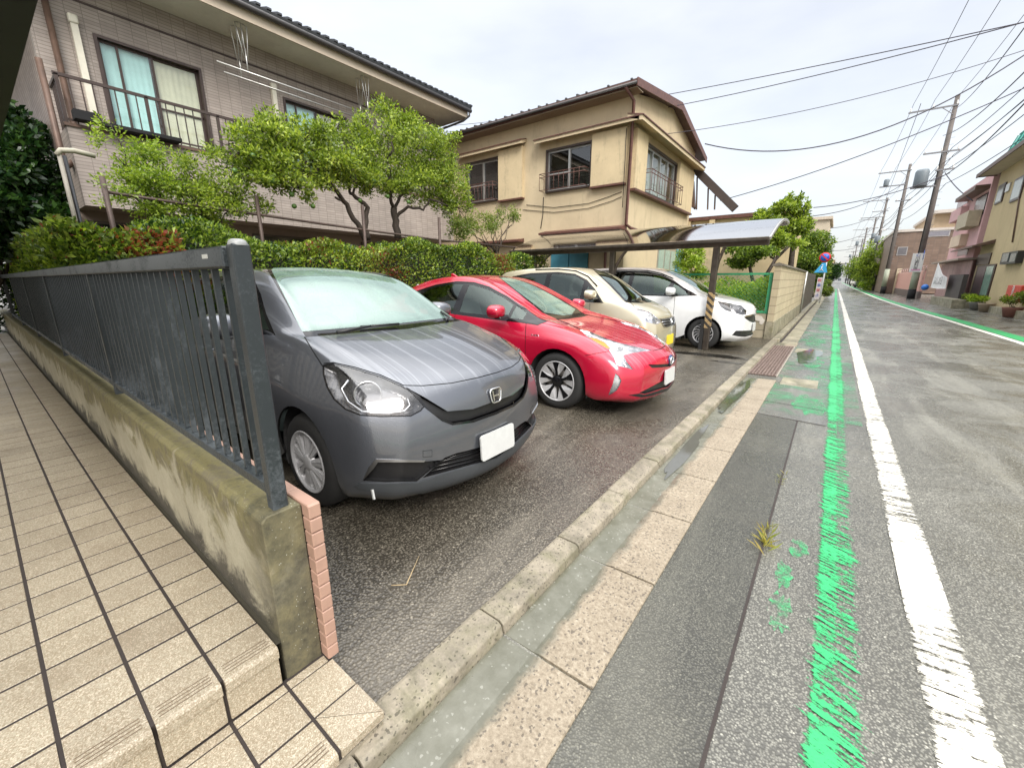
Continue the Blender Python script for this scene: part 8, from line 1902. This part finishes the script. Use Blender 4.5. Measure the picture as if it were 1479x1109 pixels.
    glz = [(.92, 1.03), (1.5, 1.045), (2.2, 1.055), (2.8, 1.07), (3.02, 1.12), (3.02, 1.35), (2.9, 1.47), (2.5, 1.525), (1.9, 1.54), (1.55, 1.505), (1.3, 1.40), (1.12, 1.25)]
    c.cut('glz', glz, S)
    c.cut('glass1', [(1.05, 1.06), (1.16, 1.20), (1.26, 1.30), (1.30, 1.06)], S, over=('glz',)); c.cut('glass2', [(1.36, 1.07), (1.35, 1.38), (1.55, 1.475), (1.85, 1.505), (2.02, 1.505), (2.04, 1.075)], S, over=('glz',)); c.cut('glass3', [(2.14, 1.075), (2.12, 1.505), (2.5, 1.495), (2.80, 1.44), (2.82, 1.10)], S, over=('glz',))
    c.line('seam', [(1.16, 1.02), (1.13, .8), (1.14, .30), (2.08, .28), (2.08, 1.04)], .007, S)
    P = paint('champagne_paint', (.50, .455, .33), .45, .32); MAT['beige'] = P
    c.part('paint', 'body', P, root, 0, .014, rim_mat=MAT['seal']); c.part('seam', 'panel_gap', MAT['seal'], root, .006, 0)
    c.part('ws_black', 'windscreen_surround', MAT['gloss_black'], root, .003, .006); c.part('windscreen', 'windscreen', MAT['glass_wind2'], root, .002, 0)
    c.part('glz', 'window_frame', MAT['gloss_black'], root, .002, .008, 'sep')
    for g, m_ in (('glass1', 'glass_side'), ('glass2', 'glass_side'), ('glass3', 'glass_dark')): c.part(g, 'side_window', MAT[m_], root, .005, 0, 'sep')
    L = c.part('lamp', 'headlight', MAT['lens'], root, 0, 0, 'sep')
    for o, k in zip(L, (1, -1)):
        bowl_from(c, 'lamp', k, .045, .92, MAT['chrome_s'], o); p = c.at_px(940, 459)
        if k < 0: p = Vector((p.x, -p.y, p.z))
        m = MB(); lamp_barrel(m, p - Vector((.03, -k * .02, 0)), Vector((1, -k * .5, .2)).normalized(), .06, .05); m.build('projector', MAT['chrome'], o)
    c.part('gr_chrome', 'grille_surround', MAT['chrome_d'], root, -.006, .02); c.part('grille', 'grille', MAT['black_pl'], root, .025, 0); c.part('lower', 'lower_grille', MAT['black_pl'], root, .03, -.03)
    xg = c.at_front(0, .74).x
    m = MB()
    for z in (.705, .745, .785): m.tube([(c.at_front(y_ / 10, z).x - .005, y_ / 10, z) for y_ in (-3.0, -1.5, 0, 1.5, 3.0)] if False else [(xg - .004 - .05 * (y_ / 3.2) ** 2, y_ / 10, z) for y_ in (-3.2, -1.6, 0, 1.6, 3.2)], .007, 6)
    m.build('grille_bar', MAT['chrome_d'], root)
    m = MB(); m.tube([(xg + .012, .05 * math.cos(R(a)), .745 + .042 * math.sin(R(a))) for a in range(0, 361, 15)], .006, 6, False); m.tube([(xg + .012, -.02, .722), (xg + .012, .02, .735), (xg + .012, .018, .755), (xg + .012, -.02, .768), (xg + .012, -.018, .722)], .006, 6); m.build('emblem', MAT['chrome'], root)
    rounded_plate(root, Vector((xg + .015, 0, .44)), (1, 0, .04), .33, .165, MAT['yellow_pl'])
    def wp(pts, h): return [t_ + c.normal_at(t_) * hh for t_, hh in ((c.at_px(*u_), hh) for u_, hh in zip(pts, h)) if t_ is not None]
    m = MB(); m.tube(wp([(940, 432), (925, 434.5), (912, 436)], (.012, .02, .012)), .009, 6); m.build('wiper', MAT['black_pl'], root)
    for a_ in (WF, WR): well(root, a_, .45, .70, .34, .29)
    u = MB(); u.box(-3.3, -.3, -.5, .5, .16, .22); u.box(-2.6, -1.1, -.68, .68, .16, .24); u.build('underbody', MAT['cabin'], root)
    for s_ in (WF, WR):
        for k in (-1, 1): wheel(root, s_, k * .725, .28, .165, .19, 'blade', k)
    interior(root, 1.06, 1.15, 3.1, .70, 1.45, MAT['seat'], .95, -.33)
    mirror(root, 1.06, .73, 1.15, P, .95)
    m = MB(); m.tube([c.at_side(s_, z_) + Vector((0, -.008, 0)) for s_, z_ in ((1.10, 1.30), (1.30, 1.46), (1.55, 1.555), (1.9, 1.59), (2.4, 1.59))], .012, 6); m.build('door_visor', MAT['gloss_black'], root)
    c.bm.free()
def build_white():
    c = Car('white', -1.23, 9.97, 5)
    root = empty('parked_car', (c.nose, c.yc, 0), 0, 'white compact people carrier, last in the row beside the green mesh fence', 'car', 'cars parked in the lot')
    st = [
     ((.06, 0, .18), (.22, .64, .19), (.38, .76, .20), (.46, .80, .21)),
     ((.00, 0, .26), (.13, .66, .28), (.28, .80, .29), (.42, .83, .29)),
     ((.01, 0, .40), (.12, .65, .42), (.26, .80, .44), (.44, .845, .42)),
     ((.00, 0, .56), (.10, .63, .58), (.25, .80, .60), (.50, .848, .56)),
     ((.00, 0, .70), (.10, .62, .72), (.26, .79, .74), (.56, .85, .66)),
     ((.02, 0, .82), (.16, .60, .835), (.34, .77, .85), (.64, .85, .74)),
     ((.10, 0, .92), (.30, .60, .935), (.48, .755, .94), (.74, .85, .78)),
     ((.32, 0, .995), (.52, .62, 1.01), (.68, .75, 1.00), (.86, .85, .79)),
     ((.62, 0, 1.06), (.74, .64, 1.07), (.88, .75, 1.05), (1.0, .85, .79)),
     ((.84, 0, 1.10), (.90, .65, 1.105), (1.04, .76, 1.07), (1.14, .848, .78)),
     ((.98, 0, 1.17), (1.04, .635, 1.17), (1.18, .77, 1.08), (1.28, .848, .78)),
     ((1.22, 0, 1.34), (1.28, .61, 1.33), (1.38, .78, 1.085), (1.44, .848, .78)),
     ((1.48, 0, 1.49), (1.54, .59, 1.46), (1.58, .79, 1.09), (1.6, .848, .78)),
     ((1.75, 0, 1.60), (1.80, .575, 1.565), (1.80, .795, 1.09), (1.8, .848, .78)),
     ((2.05, 0, 1.665), (2.08, .57, 1.62), (2.08, .80, 1.09), (2.08, .848, .78)),
     ((2.5, 0, 1.70), (2.5, .565, 1.655), (2.5, .80, 1.09), (2.5, .848, .78)),
     ((3.1, 0, 1.70), (3.1, .56, 1.655), (3.1, .80, 1.10), (3.0, .848, .78)),
     ((3.6, 0, 1.675), (3.6, .56, 1.63), (3.55, .795, 1.10), (3.45, .848, .78)),
     ((3.95, 0, 1.63), (3.93, .55, 1.59), (3.85, .78, 1.10), (3.75, .845, .76)),
     ((4.12, 0, 1.45), (4.08, .56, 1.42), (4.0, .76, 1.06), (3.88, .84, .68)),
     ((4.20, 0, 1.05), (4.16, .60, 1.05), (4.06, .78, .95), (3.95, .83, .55)),
     ((4.26, 0, .60), (4.22, .64, .60), (4.10, .79, .56), (3.98, .82, .42)),
     ((4.22, 0, .24), (4.18, .64, .24), (4.08, .77, .24), (3.96, .80, .24)),
    ]
    WF, WR = .80, 3.54
    c.shell(st, (WF, WR), .32, .20, .80)
    S = 'side'
    c.cut('hole', circ((WF, .32), .365, 28), S); c.cut('hole', circ((WR, .32), .365, 28), S); c.dele('hole')
    H = [(1036, 435), (1050, 437.5), (1071, 441.5), (1078.5, 449), (1077, 454.5), (1071.8, 455), (1058, 451), (1048, 448), (1041, 443)]
    c.cut('lamp', H)
    c.cut('gr_chrome', [(1071, 456), (1078, 455.8), (1092, 453), (1094, 455), (1078, 458)])
    c.cut('grille', [(1074, 458), (1080, 457.5), (1094, 455), (1095, 462), (1088, 466), (1083, 464.5), (1077, 460.5)])
    c.cut('fog', [(1057, 484), (1063, 477.6), (1075, 477.6), (1087, 477), (1094, 474), (1094, 480), (1084, 484.5), (1076, 486.5), (1066, 486)])
    c.line('seam', [(1035, 434), (1026, 429), (1020, 427)], .7)
    c.cut('ws_black', [(956.5, 389), (964, 387), (975, 386.5), (1080, 424), (1052, 427), (1030, 429), (1010, 420)])
    c.cut('windscreen', [(959.5, 390), (966, 388.3), (975, 388), (1065, 424), (1040, 426), (1028, 427), (1012, 419)], over=('ws_black',))
    glz = [(1.00, 1.085), (1.5, 1.06), (2.2, 1.065), (3.2, 1.085), (3.9, 1.13), (3.98, 1.25), (3.88, 1.50), (3.4, 1.575), (2.7, 1.60), (2.15, 1.585), (1.8, 1.51), (1.55, 1.40), (1.3, 1.24), (1.12, 1.15)]
    c.cut('glz', glz, S)
    c.cut('glass1', [(1.14, 1.10), (1.34, 1.225), (1.50, 1.335), (1.60, 1.09), (1.4, 1.085)], S, over=('glz',)); c.cut('glass2', [(1.68, 1.09), (1.58, 1.37), (1.82, 1.48), (2.15, 1.55), (2.42, 1.56), (2.44, 1.095)], S, over=('glz',)); c.cut('glass3', [(2.54, 1.095), (2.52, 1.56), (2.9, 1.565), (3.2, 1.55), (3.22, 1.115)], S, over=('glz',)); c.cut('glass4', [(3.3, 1.12), (3.3, 1.545), (3.78, 1.48), (3.84, 1.2)], S, over=('glz',))
    c.line('seam', [(1.44, 1.06), (1.42, .85), (1.42, .30), (2.48, .28), (2.48, 1.06)], .008, S)
    P = paint('white_paint', (.78, .79, .79), .0, .3); MAT['white'] = P
    c.part('paint', 'body', P, root, 0, .014, rim_mat=MAT['seal']); c.part('seam', 'panel_gap', MAT['seal'], root, .006, 0)
    c.part('ws_black', 'windscreen_surround', P, root, .001, .006); c.part('windscreen', 'windscreen', MAT['glass_wind2'], root, .002, 0)
    c.part('glz', 'window_frame', MAT['gloss_black'], root, .002, .008, 'sep')
    for g, m_ in (('glass1', 'glass_side'), ('glass2', 'glass_side'), ('glass3', 'glass_dark'), ('glass4', 'glass_dark')): c.part(g, 'side_window', MAT[m_], root, .005, 0, 'sep')
    L = c.part('lamp', 'headlight', MAT['lens'], root, 0, 0, 'sep')
    for o, k in zip(L, (1, -1)):
        bowl_from(c, 'lamp', k, .03, .95, MAT['black_in'], o)
        for px_, py_, r_ in ((1058, 445, .045), (1070, 448.5, .045)):
            p = c.at_px(px_, py_)
            if k < 0: p = Vector((p.x, -p.y, p.z))
            m = MB(); lamp_barrel(m, p - Vector((.018, -k * .01, 0)), Vector((1, -k * .7, .1)).normalized(), r_, .05); m.build('projector', MAT['chrome_s'], o)
    c.part('gr_chrome', 'grille_surround', MAT['chrome'], root, -.004, .01); c.part('grille', 'grille', MAT['black_pl'], root, .02, -.02); c.part('fog', 'lower_grille', MAT['black_pl'], root, .025, -.025)
    rounded_plate(root, Vector((c.at_front(0, .45).x + .015, 0, .45)), (1, 0, .04), .33, .165, MAT['white_pl'])
    q = c.at_front(0, .80); emblem_h(root, Vector((q.x + .008, 0, .785)), Vector((1, 0, .1)).normalized(), .09, .075)
    for a_ in (WF, WR): well(root, a_, .50, .81, .375, .32)
    u = MB(); u.box(-4.1, -.3, -.6, .6, .16, .24); u.box(-3.1, -1.25, -.77, .77, .16, .26); u.build('underbody', MAT['cabin'], root)
    for s_ in (WF, WR):
        for k in (-1, 1): wheel(root, s_, k * .838, .318, .19, .205, 'freed', k)
    interior(root, 1.09, 1.3, 3.95, .80, 1.5, MAT['seat'], 1.15)
    mirror(root, 1.46, .84, 1.155, P, 1.05)
    m = MB(); m.tube([c.at_side(s_, z_) + Vector((0, -.008, 0)) for s_, z_ in ((1.56, 1.43), (1.82, 1.535), (2.15, 1.605), (2.7, 1.625), (3.3, 1.60))], .012, 6); m.build('door_visor', MAT['gloss_black'], root)
    m = MB(); m.tube(([t_ + c.normal_at(t_) * .012 for t_ in (c.at_px(1036, 428), c.at_px(1046, 426.5)) if t_ is not None] + [Vector((-.9, 0, 1.15))])[:2], .009, 6); m.build('wiper', MAT['black_pl'], root)
    c.bm.free()
MAT['glass_wind2'] = glass('windscreen_glass_clear', (.50, .62, .57), .18)
build_hatch(); build_red(); build_kei(); build_white()
